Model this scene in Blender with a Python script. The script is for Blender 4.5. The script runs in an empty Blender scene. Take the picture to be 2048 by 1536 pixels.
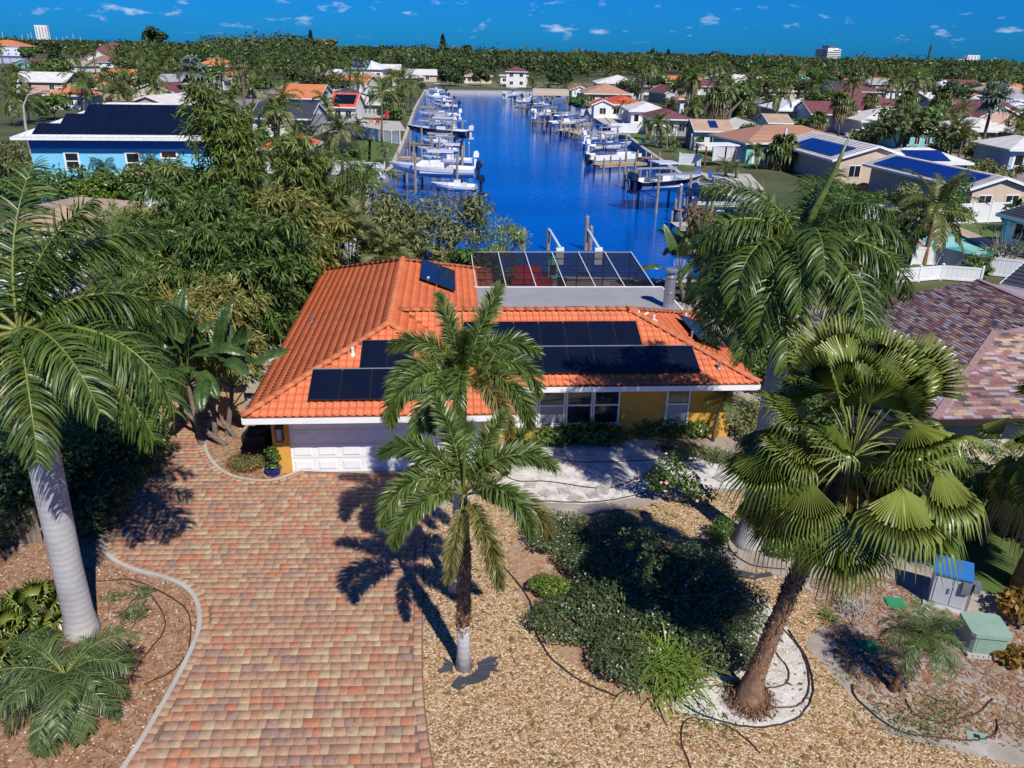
import bpy, math, random
import numpy as np
from mathutils import Vector, Matrix
from mathutils.geometry import tessellate_polygon
D = bpy.data
SC = bpy.context.scene
COL = SC.collection
rng = np.random.RandomState(5)
R = random.Random(5)
rad = math.radians
# ------------------------------------------------------------------ camera
CAM_H = 13.5
FPX, IW, IH = 1590.0, 2048, 1536
ROLL = math.atan(.022)
PITCH = math.atan(669 * math.cos(ROLL) / FPX)
_f = np.array([0, math.cos(PITCH), -math.sin(PITCH)])
_u0 = np.cross(np.array([1., 0, 0]), _f)
_r = math.cos(ROLL) * np.array([1., 0, 0]) + math.sin(ROLL) * _u0
_u = -math.sin(ROLL) * np.array([1., 0, 0]) + math.cos(ROLL) * _u0
EYE = np.array([0, 0, CAM_H])
cam = D.cameras.new('camera')
cam.sensor_width = 36
cam.lens = 36 * FPX / IW
cam.clip_end = 20000
cam.clip_start = .1
camo = D.objects.new('camera', cam)
COL.objects.link(camo)
camo.matrix_world = Matrix(((_r[0], _u[0], -_f[0], 0), (_r[1], _u[1], -_f[1], 0), (_r[2], _u[2], -_f[2], CAM_H), (0, 0, 0, 1)))
SC.camera = camo
def _ray(px, py):
 return _f + (px - IW / 2) / FPX * _r - (py - IH / 2) / FPX * _u
def at(px, py, z=0.0):
 """world point at height z seen at that place of the photograph (used to survey the site)"""
 d = _ray(px, py)
 return EYE + d * ((z - CAM_H) / d[2])
def at_y(px, py, y):
 d = _ray(px, py)
 return EYE + d * (y / d[1])
# ------------------------------------------------------------------ light
SUN_EL, SUN_AZ = 47.5, 27.0         # sun behind the camera, a little to its right
SUN_STRENGTH, SKY_STRENGTH, EXPOSURE = 5.0, .1, .12
sun = D.lights.new('sun', 'SUN')
sun.energy = SUN_STRENGTH
sun.angle = rad(.55)
sun.color = (1, .95, .86)
suno = D.objects.new('sun', sun)
COL.objects.link(suno)
_e, _a = rad(SUN_EL), rad(SUN_AZ)
_sd = Vector((-math.sin(_a) * math.cos(_e), math.cos(_a) * math.cos(_e), -math.sin(_e)))   # way the light travels
suno.rotation_euler = _sd.to_track_quat('-Z', 'Y').to_euler()
world = D.worlds.new('World')
SC.world = world
world.use_nodes = True
nt = world.node_tree
nt.nodes.clear()
def N(tree, typ, **kw):
 n = tree.nodes.new(typ)
 for k, v in kw.items():
  if hasattr(n, k):
   setattr(n, k, v)
  else:
   n.inputs[k].default_value = v
 return n
def lk(tree, a, b):
 tree.links.new(a, b)
def math_node(tree, op, a, b=None, clamp=False):
 n = tree.nodes.new('ShaderNodeMath')
 n.operation = op
 n.use_clamp = clamp
 for i, x in enumerate((a, b)):
  if x is None:
   continue
  if isinstance(x, (int, float)):
   n.inputs[i].default_value = x
  else:
   tree.links.new(x, n.inputs[i])
 return n.outputs[0]
def mix_col(tree, mode, fac, a, b):
 n = tree.nodes.new('ShaderNodeMix')
 n.data_type = 'RGBA'
 n.blend_type = mode
 for i, x in ((0, fac), (6, a), (7, b)):
  if isinstance(x, (int, float)):
   n.inputs[i].default_value = x
  elif isinstance(x, tuple):
   n.inputs[i].default_value = (*x[:3], 1)
  else:
   tree.links.new(x, n.inputs[i])
 return n.outputs[2]
sky = N(nt, 'ShaderNodeTexSky', sky_type='NISHITA', sun_disc=False, sun_elevation=rad(SUN_EL), sun_rotation=rad(180 - SUN_AZ),
  altitude=0, air_density=1.0, dust_density=.3, ozone_density=3.0)
tint = mix_col(nt, 'MULTIPLY', 1.0, sky.outputs[0], (.019, .30, .90))
geo = N(nt, 'ShaderNodeTexCoord')
sep = N(nt, 'ShaderNodeSeparateXYZ')
lk(nt, geo.outputs['Generated'], sep.inputs[0])
elev = sep.outputs[2]
mp = N(nt, 'ShaderNodeMapping')
mp.inputs['Scale'].default_value = (30, 30, 95)
mp.inputs['Location'].default_value = (2.1, .4, 1.7)
lk(nt, geo.outputs['Generated'], mp.inputs[0])
nz = N(nt, 'ShaderNodeTexNoise', Scale=1.0, Detail=6.0, Roughness=.55)
lk(nt, mp.outputs[0], nz.inputs[0])
band = nt.nodes.new('ShaderNodeValToRGB')           # cumulus sits low over the horizon all the way round
el = band.color_ramp.elements
el[0].position, el[0].color = .008, (0, 0, 0, 1)
el[1].position, el[1].color = .022, (1, 1, 1, 1)
for p, c in ((.04, .95), (.06, .45), (.10, 0)):
 k = el.new(p)
 k.color = (c, c, c, 1)
lk(nt, elev, band.inputs[0])
cl = nt.nodes.new('ShaderNodeValToRGB')
cl.color_ramp.elements[0].position = .60
cl.color_ramp.elements[1].position = .74
lk(nt, nz.outputs[0], cl.inputs[0])
cfac = math_node(nt, 'MULTIPLY', cl.outputs[0], band.outputs[0])
cfac = math_node(nt, 'MULTIPLY', cfac, .75)
skyc = mix_col(nt, 'MIX', cfac, tint, (5.2, 6.6, 9.0))
bg = N(nt, 'ShaderNodeBackground', Strength=SKY_STRENGTH)
lk(nt, skyc, bg.inputs[0])
wo = N(nt, 'ShaderNodeOutputWorld')
lk(nt, bg.outputs[0], wo.inputs[0])
SC.view_settings.view_transform = 'Standard'
SC.view_settings.look = 'None'
SC.view_settings.exposure = EXPOSURE
SC.view_settings.gamma = 1
SC.view_settings.use_curve_mapping = False
cy = SC.cycles
cy.max_bounces = 6
cy.diffuse_bounces = 4
cy.glossy_bounces = 3
cy.transmission_bounces = 4
cy.transparent_max_bounces = 12
cy.caustics_reflective = False
cy.caustics_refractive = False
# ------------------------------------------------------------------ materials
def mat(name, cols, rough=.6, metal=0.0, spec=.5, var=None, nscale=None, namt=.35, bump=0, bscale=30, trans=0, alpha=1.0, const=False, coord='obj', aniso=None, ring=None):
 """cols: one colour or several that VAR picks from: 'island' (each loose piece), 'object', 'noise', 'cells'"""
 m = D.materials.new(name)
 m.use_nodes = True
 t = m.node_tree
 b = t.nodes['Principled BSDF']
 b.inputs['Roughness'].default_value = rough
 b.inputs['Metallic'].default_value = metal
 b.inputs['Specular IOR Level'].default_value = spec
 if isinstance(cols, tuple):
  cols = [cols]
 tc = N(t, 'ShaderNodeTexCoord')
 ge = N(t, 'ShaderNodeNewGeometry')
 vec = tc.outputs['Object'] if coord == 'obj' else ge.outputs['Position']
 if aniso:
  mp = N(t, 'ShaderNodeMapping')
  mp.inputs['Scale'].default_value = aniso
  lk(t, vec, mp.inputs[0])
  vec = mp.outputs[0]
 fac = None
 if var == 'island':
  fac = ge.outputs['Random Per Island']
 elif var == 'object':
  fac = N(t, 'ShaderNodeObjectInfo').outputs['Random']
 elif var == 'both':
  fac = math_node(t, 'FRACT', math_node(t, 'ADD', ge.outputs['Random Per Island'], N(t, 'ShaderNodeObjectInfo').outputs['Random']))
 elif var == 'noise':
  n = N(t, 'ShaderNodeTexNoise', Scale=float(nscale), Detail=6.0, Roughness=.6)
  lk(t, vec, n.inputs[0])
  fac = math_node(t, 'MULTIPLY_ADD', n.outputs[0], 2.2, True)
  fac.node.inputs[2].default_value = -.6
 elif var == 'cells':
  n = N(t, 'ShaderNodeTexVoronoi', Scale=float(nscale))
  lk(t, vec, n.inputs['Vector'])
  s = N(t, 'ShaderNodeSeparateColor')
  lk(t, n.outputs['Color'], s.inputs[0])
  fac = s.outputs[0]
  cell = n
 if fac is not None and len(cols) > 1:
  r = t.nodes.new('ShaderNodeValToRGB')
  r.color_ramp.interpolation = 'CONSTANT' if const else 'LINEAR'
  e = r.color_ramp.elements
  k = len(cols)
  while len(e) < k:
   e.new(.5)
  for i, c in enumerate(cols):
   e[i].position = i / k if const else i / (k - 1)
  for i, c in enumerate(cols):
   e[i].color = (*c[:3], 1)
  lk(t, fac, r.inputs[0])
  col = r.outputs[0]
 else:
  col = tuple(cols[0][:3])
 if nscale and var not in ('noise', 'cells'):
  n = N(t, 'ShaderNodeTexNoise', Scale=float(nscale), Detail=5.0, Roughness=.65)
  lk(t, vec, n.inputs[0])
  mr = N(t, 'ShaderNodeMapRange')
  mr.inputs[1].default_value, mr.inputs[2].default_value = .3, .7
  mr.inputs[3].default_value, mr.inputs[4].default_value = 1 - namt, 1 + namt * .6
  lk(t, n.outputs[0], mr.inputs[0])
  col = mix_col(t, 'MULTIPLY', 1.0, col, mr.outputs[0])
 if ring:                                              # rings round a trunk
  w = N(t, 'ShaderNodeTexWave', Scale=float(ring), Distortion=4.0, Detail=4.0)
  w.bands_direction = 'Z'
  lk(t, tc.outputs['Object'], w.inputs[0])
  mr = N(t, 'ShaderNodeMapRange')
  mr.inputs[3].default_value, mr.inputs[4].default_value = .88, 1.04
  lk(t, w.outputs[0], mr.inputs[0])
  col = mix_col(t, 'MULTIPLY', 1.0, col, mr.outputs[0])
 if isinstance(col, tuple):
  b.inputs['Base Color'].default_value = (*col, 1)
 else:
  lk(t, col, b.inputs['Base Color'])
 if bump:
  if var == 'cells':
   hgt = math_node(t, 'SUBTRACT', 1.0, cell.outputs['Distance'])
  else:
   bn = N(t, 'ShaderNodeTexNoise', Scale=float(bscale), Detail=4.0)
   lk(t, vec, bn.inputs[0])
   hgt = bn.outputs[0]
  bp = N(t, 'ShaderNodeBump', Strength=float(min(1, bump)), Distance=.02 * bump)
  lk(t, hgt, bp.inputs['Height'])
  lk(t, bp.outputs[0], b.inputs['Normal'])
 out = t.nodes['Material Output']
 if trans:
  tr = N(t, 'ShaderNodeBsdfTranslucent')
  if isinstance(col, tuple):
   tr.inputs[0].default_value = (*[min(1, c * 1.5) for c in col], 1)
  else:
   lk(t, mix_col(t, 'MULTIPLY', 1.0, col, (1.7, 1.6, .7)), tr.inputs[0])
  mx = N(t, 'ShaderNodeMixShader', Fac=trans)
  mx.inputs[0].default_value = trans
  lk(t, b.outputs[0], mx.inputs[1])
  lk(t, tr.outputs[0], mx.inputs[2])
  lk(t, mx.outputs[0], out.inputs[0])
 elif alpha < 1:
  tr = N(t, 'ShaderNodeBsdfTransparent')
  mx = N(t, 'ShaderNodeMixShader')
  mx.inputs[0].default_value = alpha
  lk(t, tr.outputs[0], mx.inputs[1])
  lk(t, b.outputs[0], mx.inputs[2])
  lk(t, mx.outputs[0], out.inputs[0])
 return m
def leaf(name, *cols, rough=.42, trans=.22, var='both', spec=.55):
 return mat(name, list(cols), rough=rough, trans=trans, var=var, spec=spec)
M = {}
M['palm'] = leaf('palm leaf', (0.0308, 0.0682, 0.0099), (0.066, 0.119, 0.0165), (0.127, 0.171, 0.0264))
M['palm2'] = leaf('coconut leaf', (0.0562, 0.0813, 0.015), (0.106, 0.131, 0.0275), (0.163, 0.156, 0.0375))
M['dry'] = leaf('dry frond', (.16, .11, .055), (.26, .19, .10), (.20, .15, .06), rough=.8, trans=.1)
M['foxtail'] = leaf('foxtail leaf', (0.0607, 0.111, 0.0243), (0.115, 0.176, 0.0378), (0.176, 0.223, 0.054), rough=.38)
M['foxold'] = leaf('older foxtail leaf', (0.12, 0.12, 0.03), (0.192, 0.18, 0.054), (0.24, 0.198, 0.072), rough=.5)
M['fan'] = leaf('fan palm leaf', (.10, .15, .018), (.15, .20, .028), (.21, .25, .045), rough=.36, spec=.6)
M['fanold'] = leaf('older fan palm leaf', (.11, .12, .025), (.19, .16, .045), (.16, .13, .04), rough=.5)
M['silver'] = leaf('silver palm leaf', (.16, .20, .18), (.24, .29, .26), (.12, .16, .13))
M['date'] = leaf('date palm leaf', (0.0517, 0.0978, 0.0299), (0.0978, 0.155, 0.046), (0.149, 0.201, 0.069), rough=.4)
M['bamboo'] = leaf('bamboo leaf', (0.0585, 0.111, 0.0182), (0.13, 0.195, 0.039), (0.247, 0.26, 0.0715), rough=.5)
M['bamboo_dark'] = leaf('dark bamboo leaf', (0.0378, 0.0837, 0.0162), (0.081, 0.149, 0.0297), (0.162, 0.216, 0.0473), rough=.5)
M['bamboo_gold'] = leaf('golden bamboo leaf', (0.103, 0.127, 0.023), (0.218, 0.218, 0.0517), (0.345, 0.299, 0.103), rough=.5)
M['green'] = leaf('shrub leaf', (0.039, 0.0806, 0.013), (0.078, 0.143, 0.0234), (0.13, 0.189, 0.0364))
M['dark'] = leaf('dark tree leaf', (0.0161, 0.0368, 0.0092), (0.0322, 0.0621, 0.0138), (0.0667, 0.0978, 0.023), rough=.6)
M['oak'] = leaf('tree leaf', (0.0375, 0.0625, 0.015), (0.0725, 0.103, 0.0225), (0.138, 0.156, 0.04), rough=.6)
M['olive'] = leaf('olive tree leaf', (0.072, 0.102, 0.024), (0.144, 0.168, 0.048), (0.24, 0.228, 0.096), rough=.55)
M['lime'] = leaf('lime shrub leaf', (.09, .15, .014), (.14, .21, .022), (.10, .14, .02))
M['lantana'] = leaf('low shrub leaf', (0.0495, 0.0792, 0.0264), (0.0825, 0.121, 0.0385), (0.132, 0.165, 0.066))
M['strap'] = leaf('strap leaf', (.10, .17, .02), (.16, .24, .035), (.23, .29, .06))
M['variegated'] = leaf('variegated leaf', (.16, .19, .08), (.07, .10, .03), (.28, .29, .17))
M['banana'] = leaf('banana leaf', (0.0336, 0.0696, 0.0168), (0.054, 0.102, 0.024), (0.084, 0.132, 0.036), rough=.35)
M['croton'] = leaf('croton leaf', (.30, .12, .015), (.22, .13, .02), (.10, .08, .015), (.35, .20, .03))
M['flower_orange'] = mat('orange petals', [(.62, .10, .02), (.7, .16, .03)], var='island')
M['flower_pink'] = mat('pink petals', [(.8, .34, .34), (.75, .45, .42)], var='island')
M['flower_white'] = mat('white petals', [(.75, .72, .75), (.62, .55, .68), (.8, .8, .78)], var='island')
M['flower_red'] = mat('red petals', [(.6, .02, .03), (.4, .02, .03)], var='island')
M['stem_green'] = mat('green stem', [(.11, .15, .03), (.18, .2, .06)], rough=.4, nscale=3)
M['rachis'] = mat('palm rachis', [(.16, .19, .04), (.22, .22, .06)], rough=.4, var='object')
M['culm'] = mat('bamboo culm', [(.10, .10, .035), (.26, .21, .07), (.16, .15, .06)], rough=.4, var='island')
M['royal_trunk'] = mat('smooth grey palm trunk', [(.30, .29, .30), (.40, .385, .39), (.47, .45, .45)], rough=.85, var='noise', nscale=1.1, ring=1.9, bump=.5, bscale=9)
M['fibre_trunk'] = mat('fibrous palm trunk', [(.075, .038, .022), (.19, .105, .06), (.30, .19, .12)], rough=.9, var='noise', nscale=6, bump=1, bscale=22)
M['fibre'] = mat('trunk fibre', [(.11, .05, .026), (.22, .115, .058), (.32, .20, .115)], rough=.9, var='island')
M['trunk'] = mat('grey brown bark', [(.11, .085, .065), (.2, .16, .13)], rough=.9, var='noise', nscale=4, ring=2.5, bump=.8, bscale=20)
M['bark'] = mat('tree bark', [(.07, .055, .042), (.15, .12, .095)], rough=.9, var='noise', nscale=5)
M['white_paint'] = mat('white paint', (.78, .78, .79), rough=.45, nscale=1.5, namt=.08)
M['vinyl'] = mat('white vinyl', (.76, .77, .79), rough=.35, nscale=1.2, namt=.06)
M['ochre'] = mat('ochre stucco', (.60, .315, .055), rough=.85, nscale=2.2, namt=.10, bump=.25, bscale=90)
M['rooftile'] = mat('terracotta roof tile', [(.57, .135, .046), (.61, .155, .055), (.55, .125, .043), (.62, .17, .062)], rough=.6, var='island', nscale=.7, namt=.16, coord='pos')
M['rooftile_one'] = mat('single terracotta roof tile', [(.57, .135, .046), (.61, .155, .055), (.55, .125, .043), (.62, .17, .062)], rough=.6, var='object', nscale=.7, namt=.16, coord='pos')
M['roofbase'] = mat('roof underlay', (.30, .075, .025), rough=.8)
M['ridgecap'] = mat('roof ridge tile', [(.44, .12, .04), (.52, .16, .06), (.40, .11, .04)], rough=.7, var='object', nscale=5, namt=.2)
M['solar'] = mat('solar glass', (.006, .009, .020), rough=.12, spec=.5, nscale=.8, namt=.2)
M['solar_frame'] = mat('solar panel frame', (.02, .022, .028), rough=.4)
M['alu'] = mat('aluminium', (.52, .53, .55), rough=.35, metal=.6)
M['glass'] = mat('window glass', (.012, .016, .022), rough=.06, spec=.7)
M['shade'] = mat('window shade', (.35, .35, .38), rough=.5, nscale=30, namt=.1)
M['flat'] = mat('flat roof membrane', [(.25, .25, .265), (.31, .31, .325)], rough=.8, var='noise', nscale=.9)
M['galv'] = mat('galvanised steel', [(.36, .38, .42), (.5, .52, .55)], rough=.4, metal=.7, var='noise', nscale=4)
M['black'] = mat('black plastic', (.015, .015, .017), rough=.5)
M['bronze'] = mat('bronze metal', (.05, .035, .03), rough=.5, metal=.4)
M['screen'] = mat('insect screen', (.016, .017, .022), rough=.8, alpha=.54, spec=.1)
M['redthing'] = mat('red plastic', (.50, .02, .02), rough=.4)
M['teal'] = mat('teal plastic', (.16, .55, .48), rough=.4)
M['deckpaver'] = mat('patio pavers', [(.30, .17, .13), (.40, .24, .18)], rough=.8, var='cells', nscale=4)
M['bluepot'] = mat('blue glazed pot', (.010, .018, .16), rough=.12, spec=.7)
M['soil'] = mat('potting soil', (.05, .035, .025), rough=.95)
M['wood'] = mat('weathered wood', [(.17, .13, .095), (.27, .21, .15)], rough=.85, var='noise', nscale=3, aniso=(1, 1, 6))
M['newwood'] = mat('tan dock wood', [(.38, .26, .14), (.48, .34, .2)], rough=.8, var='noise', nscale=2)
M['concrete'] = mat('pale concrete', [(.36, .33, .29), (.48, .45, .40)], rough=.9, var='noise', nscale=1.2)
M['asphalt'] = mat('faded asphalt', [(.20, .17, .15), (.27, .23, .205)], rough=.9, var='noise', nscale=.5, coord='pos')
M['paver'] = mat('driveway paver', [(0.384, 0.204, 0.125), (0.406, 0.215, 0.129), (0.421, 0.298, 0.18), (0.332, 0.196, 0.137), (0.395, 0.242, 0.149), (0.291, 0.185, 0.141), (0.435, 0.181, 0.098), (0.413, 0.268, 0.156), (0.376, 0.223, 0.141), (0.435, 0.317, 0.195), (0.391, 0.23, 0.141), (0.406, 0.2, 0.118), (0.384, 0.215, 0.137)], rough=.85, var='island', const=True, nscale=9, namt=.28, bump=.3, bscale=70)
M['paver_one'] = mat('single driveway paver', [(0.384, 0.204, 0.125), (0.406, 0.215, 0.129), (0.421, 0.298, 0.18), (0.332, 0.196, 0.137), (0.395, 0.242, 0.149), (0.291, 0.185, 0.141), (0.435, 0.181, 0.098), (0.413, 0.268, 0.156), (0.376, 0.223, 0.141), (0.435, 0.317, 0.195), (0.391, 0.23, 0.141), (0.406, 0.2, 0.118), (0.384, 0.215, 0.137)], rough=.85, var='object', const=True, nscale=9, namt=.28, bump=.3, bscale=70, coord='pos')
M['joint'] = mat('paver joint sand', (.17, .105, .07), rough=.95)
M['shingle'] = mat('mixed brown roof shingle', [(.20, .10, .10), (.28, .16, .15), (.36, .32, .35), (.44, .29, .17), (.075, .06, .065), (.27, .13, .12), (.33, .23, .20), (.12, .075, .075), (.23, .115, .11), (.30, .25, .27)], rough=.8, var='island', const=True, nscale=8, namt=.2)
M['shingle_one'] = mat('single brown roof shingle', [(.20, .10, .10), (.28, .16, .15), (.36, .32, .35), (.44, .29, .17), (.075, .06, .065), (.27, .13, .12), (.33, .23, .20), (.12, .075, .075), (.23, .115, .11), (.30, .25, .27)], rough=.8, var='object', const=True, nscale=8, namt=.2)
M['hose'] = mat('brown irrigation hose', (.07, .03, .018), rough=.7)
M['edging'] = mat('black bed edging', (.02, .018, .016), rough=.7)
M['fabric'] = mat('weed barrier cloth', (.045, .05, .062), rough=.9)
M['bluebox'] = mat('blue grey cabinet steel', [(.25, .36, .52), (.33, .44, .58)], rough=.5, var='noise', nscale=2)
M['greenbox'] = mat('pale green cabinet steel', [(.22, .33, .26), (.28, .40, .31)], rough=.6, var='noise', nscale=2)
M['cabinet'] = mat('grey white cabinet steel', [(.44, .47, .52), (.52, .55, .59)], rough=.5, var='noise', nscale=2)
M['skysheen_lid'] = mat('cabinet lid with painted sky sheen', (.03, .16, .46), rough=.35)  # sky reflection on the lid put into its base colour
M['lid'] = mat('green plastic lid', (.03, .26, .11), rough=.5)
# ------------------------------------------------------------------ meshes
def new_obj(name, me, parent=None, loc=(0, 0, 0), rot=(0, 0, 0), scale=1.0):
 o = D.objects.new(name, me)
 COL.objects.link(o)
 if parent is not None:
  o.parent = parent
 o.location = loc
 o.rotation_euler = rot
 if scale != 1.0:
  o.scale = (scale,) * 3 if isinstance(scale, (int, float)) else scale
 return o
def np_mesh(name, V, F, mats, mi=None, smooth=False):
 """V (n,3); F list of arrays, each (m,3) or (m,4)"""
 me = D.meshes.new(name)
 if isinstance(F, np.ndarray):
  F = [F]
 V = np.asarray(V, dtype=np.float32).reshape(-1, 3)
 me.vertices.add(len(V))
 me.vertices.foreach_set('co', V.ravel())
 loops = np.concatenate([f.ravel() for f in F]).astype(np.int32)
 tot = np.concatenate([np.full(len(f), f.shape[1]) for f in F]).astype(np.int32)
 me.loops.add(len(loops))
 me.loops.foreach_set('vertex_index', loops)
 me.polygons.add(len(tot))
 me.polygons.foreach_set('loop_start', np.concatenate([[0], np.cumsum(tot)[:-1]]).astype(np.int32))
 me.polygons.foreach_set('loop_total', tot)
 for m in (mats if isinstance(mats, (list, tuple)) else [mats]):
  me.materials.append(m)
 if mi is not None:
  me.polygons.foreach_set('material_index', np.asarray(mi, dtype=np.int32))
 if smooth:
  me.polygons.foreach_set('use_smooth', np.ones(len(tot), dtype=bool))
 me.update(calc_edges=True)
 return me
class MB:
 def __init__(s):
  s.v, s.f, s.m = [], [], []
 def add(s, vs, fs, m=0, T=None):
  k = len(s.v)
  if T is not None:
   vs = [T @ Vector(v) for v in vs]
  s.v += [tuple(v) for v in vs]
  s.f += [tuple(i + k for i in f) for f in fs]
  s.m += [m] * len(fs)
  return s
 def box(s, x0, x1, y0, y1, z0, z1, m=0, T=None):
  vs = [(x, y, z) for z in (z0, z1) for y in (y0, y1) for x in (x0, x1)]
  return s.add(vs, [(0, 2, 3, 1), (4, 5, 7, 6), (0, 1, 5, 4), (1, 3, 7, 5), (3, 2, 6, 7), (2, 0, 4, 6)], m, T)
 def beam(s, a, b, w, h, m=0):
  """square bar from a to b"""
  a, b = Vector(a), Vector(b)
  d = (b - a)
  L = d.length
  T = Matrix.Translation(a) @ d.to_track_quat('X', 'Z').to_matrix().to_4x4()
  return s.box(0, L, -w / 2, w / 2, -h / 2, h / 2, m, T)
 def tube(s, pts, rs, n=8, m=0, cap=True, T=None):
  pts = [Vector(p) for p in pts]
  if isinstance(rs, (int, float)):
   rs = [rs] * len(pts)
  vs, fs = [], []
  x = None
  for i, p in enumerate(pts):
   d = (pts[min(i + 1, len(pts) - 1)] - pts[max(i - 1, 0)]).normalized()
   if x is None:
    x = d.orthogonal().normalized()
   x = (x - d * x.dot(d)).normalized()
   y = d.cross(x)
   for k in range(n):
    a = 2 * math.pi * k / n
    vs.append(p + (x * math.cos(a) + y * math.sin(a)) * rs[i])
  for i in range(len(pts) - 1):
   for k in range(n):
    k2 = (k + 1) % n
    fs.append((i * n + k, i * n + k2, (i + 1) * n + k2, (i + 1) * n + k))
  if cap:
   fs.append(tuple(range(n - 1, -1, -1)))
   fs.append(tuple((len(pts) - 1) * n + k for k in range(n)))
  return s.add(vs, fs, m, T)
 def prism(s, poly, z0, z1, m=0, T=None):
  n = len(poly)
  vs = [(p[0], p[1], z0) for p in poly] + [(p[0], p[1], z1) for p in poly]
  fs = [tuple(range(n - 1, -1, -1)), tuple(range(n, 2 * n))] + [(i, (i + 1) % n, n + (i + 1) % n, n + i) for i in range(n)]
  return s.add(vs, fs, m, T)
 def lathe(s, prof, n=16, c=(0, 0, 0), m=0, T=None):
  vs, fs = [], []
  for r, z in prof:
   for k in range(n):
    a = 2 * math.pi * k / n
    vs.append((c[0] + r * math.cos(a), c[1] + r * math.sin(a), c[2] + z))
  for i in range(len(prof) - 1):
   for k in range(n):
    k2 = (k + 1) % n
    fs.append((i * n + k, i * n + k2, (i + 1) * n + k2, (i + 1) * n + k))
  fs.append(tuple(range(n - 1, -1, -1)))
  fs.append(tuple((len(prof) - 1) * n + k for k in range(n)))
  return s.add(vs, fs, m, T)
 def poly(s, vs, m=0, T=None):
  return s.add(vs, [tuple(range(len(vs)))], m, T)
 def mesh(s, name, mats, smooth=False):
  me = D.meshes.new(name)
  me.from_pydata(s.v, [], s.f)
  for m in (mats if isinstance(mats, (list, tuple)) else [mats]):
   me.materials.append(m)
  me.polygons.foreach_set('material_index', s.m)
  if smooth:
   me.polygons.foreach_set('use_smooth', [True] * len(s.f))
  me.update()
  return me
 def build(s, name, mats, parent=None, smooth=False, **kw):
  return new_obj(name, s.mesh(name, mats, smooth), parent, **kw)
def tag(o, label, cat, group=None):
 o['label'] = label
 o['category'] = cat
 if group:
  o['group'] = group
 return o
def thing(name, label, cat, loc=(0, 0, 0), rz=0.0, group=None):
 return tag(new_obj(name, None, None, tuple(loc), (0, 0, rz)), label, cat, group)
def structure(o):
 o['kind'] = 'structure'
 return o
def stuff(o):
 o['kind'] = 'stuff'
 return o
def copy_tree(o, parent=None):
 c = o.copy()
 COL.objects.link(c)
 c.parent = parent
 for ch in list(o.children):
  copy_tree(ch, c)
 return c
def smooth_line(pts, per=6, closed=False):
 """Catmull-Rom through points"""
 P = [np.array(p, float) for p in pts]
 out = []
 n = len(P)
 for i in range(n if closed else n - 1):
  a, b, c, d = (P[(i + k) % n] if closed else P[min(max(i + k, 0), n - 1)] for k in (-1, 0, 1, 2))
  for j in range(per):
   t = j / per
   out.append(.5 * ((2 * b) + (c - a) * t + (2 * a - 5 * b + 4 * c - d) * t * t + (3 * b - a - 3 * c + d) * t ** 3))
 if not closed:
  out.append(P[-1])
 return out
def inside(p, poly):
 x, y = p[0], p[1]
 c = False
 n = len(poly)
 j = n - 1
 for i in range(n):
  xi, yi, xj, yj = poly[i][0], poly[i][1], poly[j][0], poly[j][1]
  if (yi > y) != (yj > y) and x < (xj - xi) * (y - yi) / (yj - yi) + xi:
   c = not c
  j = i
 return c
def edge_dist(p, poly):
 q = np.array(poly)[:, :2]
 a, b = q, np.roll(q, -1, axis=0)
 d = b - a
 t = np.clip(((np.array(p[:2]) - a) * d).sum(1) / np.maximum((d * d).sum(1), 1e-9), 0, 1)
 return np.sqrt(((a + d * t[:, None] - np.array(p[:2])) ** 2).sum(1)).min()
def sheet(name, poly, z, m, holes=()):
 """flat polygon, thin, at height z"""
 loops = [[Vector((p[0], p[1], 0)) for p in poly]] + [[Vector((p[0], p[1], 0)) for p in h] for h in holes]
 tris = tessellate_polygon(loops)
 vs = [(v.x, v.y, z) for l in loops for v in l]
 fs = []
 for t in tris:
  a, b, c = (Vector(vs[i]) for i in t)
  fs.append(tuple(t) if (b - a).cross(c - a).z > 0 else tuple(reversed(t)))
 me = D.meshes.new(name)
 me.from_pydata(vs, [], fs)
 me.materials.append(m)
 me.update()
 return new_obj(name, me)
# ------------------------------------------------------------------ the ground, water and yard surfaces
WATER_Z = -1.1
def A(pts, z=0.0):
 return [at(x, y, z)[:2] for x, y in pts]
left_wall = A([(740, 372), (785, 335), (809, 281), (830, 218), (851, 180)])
right_wall = A([(1180, 184), (1150, 196), (1205, 232), (1290, 300), (1365, 352), (1430, 385)])
canal = [(-9.5, 49.5)] + [tuple(p) for p in left_wall] + [tuple(p) for p in right_wall] + [(24.0, 60.0), (22.5, 49.5)]
lagoon = [tuple(p) for p in A([(-420, 150), (-60, 128), (30, 127), (62, 118), (48, 109), (-40, 106), (-420, 106)])]
rcanal = [tuple(p) for p in A([(1836, 216), (1960, 232), (2140, 250), (2140, 236), (1960, 222), (1838, 209)])]
pool_hole = [tuple(p) for p in A([(1812, 463), (1906, 463), (1962, 488), (2005, 515), (1925, 520), (1866, 500)])]
M['land'] = mat('suburban ground', [(.035, .055, .014), (.06, .075, .02), (.11, .10, .045)], rough=.95, var='noise', nscale=.12, coord='pos')
M['lawn'] = mat('lawn', [(.045, .085, .012), (.075, .12, .022), (.10, .13, .035)], rough=.95, var='noise', nscale=.8, bump=.6, bscale=12, coord='pos')
M['sand'] = mat('sandy soil', [(.17, .12, .085), (.30, .25, .21), (.36, .31, .26), (.50, .46, .42)], rough=.95, var='noise', nscale=.9, bump=.7, bscale=14, coord='pos')
M['shell'] = mat('white shell sand', [(.30, .25, .21), (.46, .42, .38), (.60, .575, .54), (.68, .66, .63)], rough=.95, var='noise', nscale=2.6, bump=.8, bscale=24, coord='pos')
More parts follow.
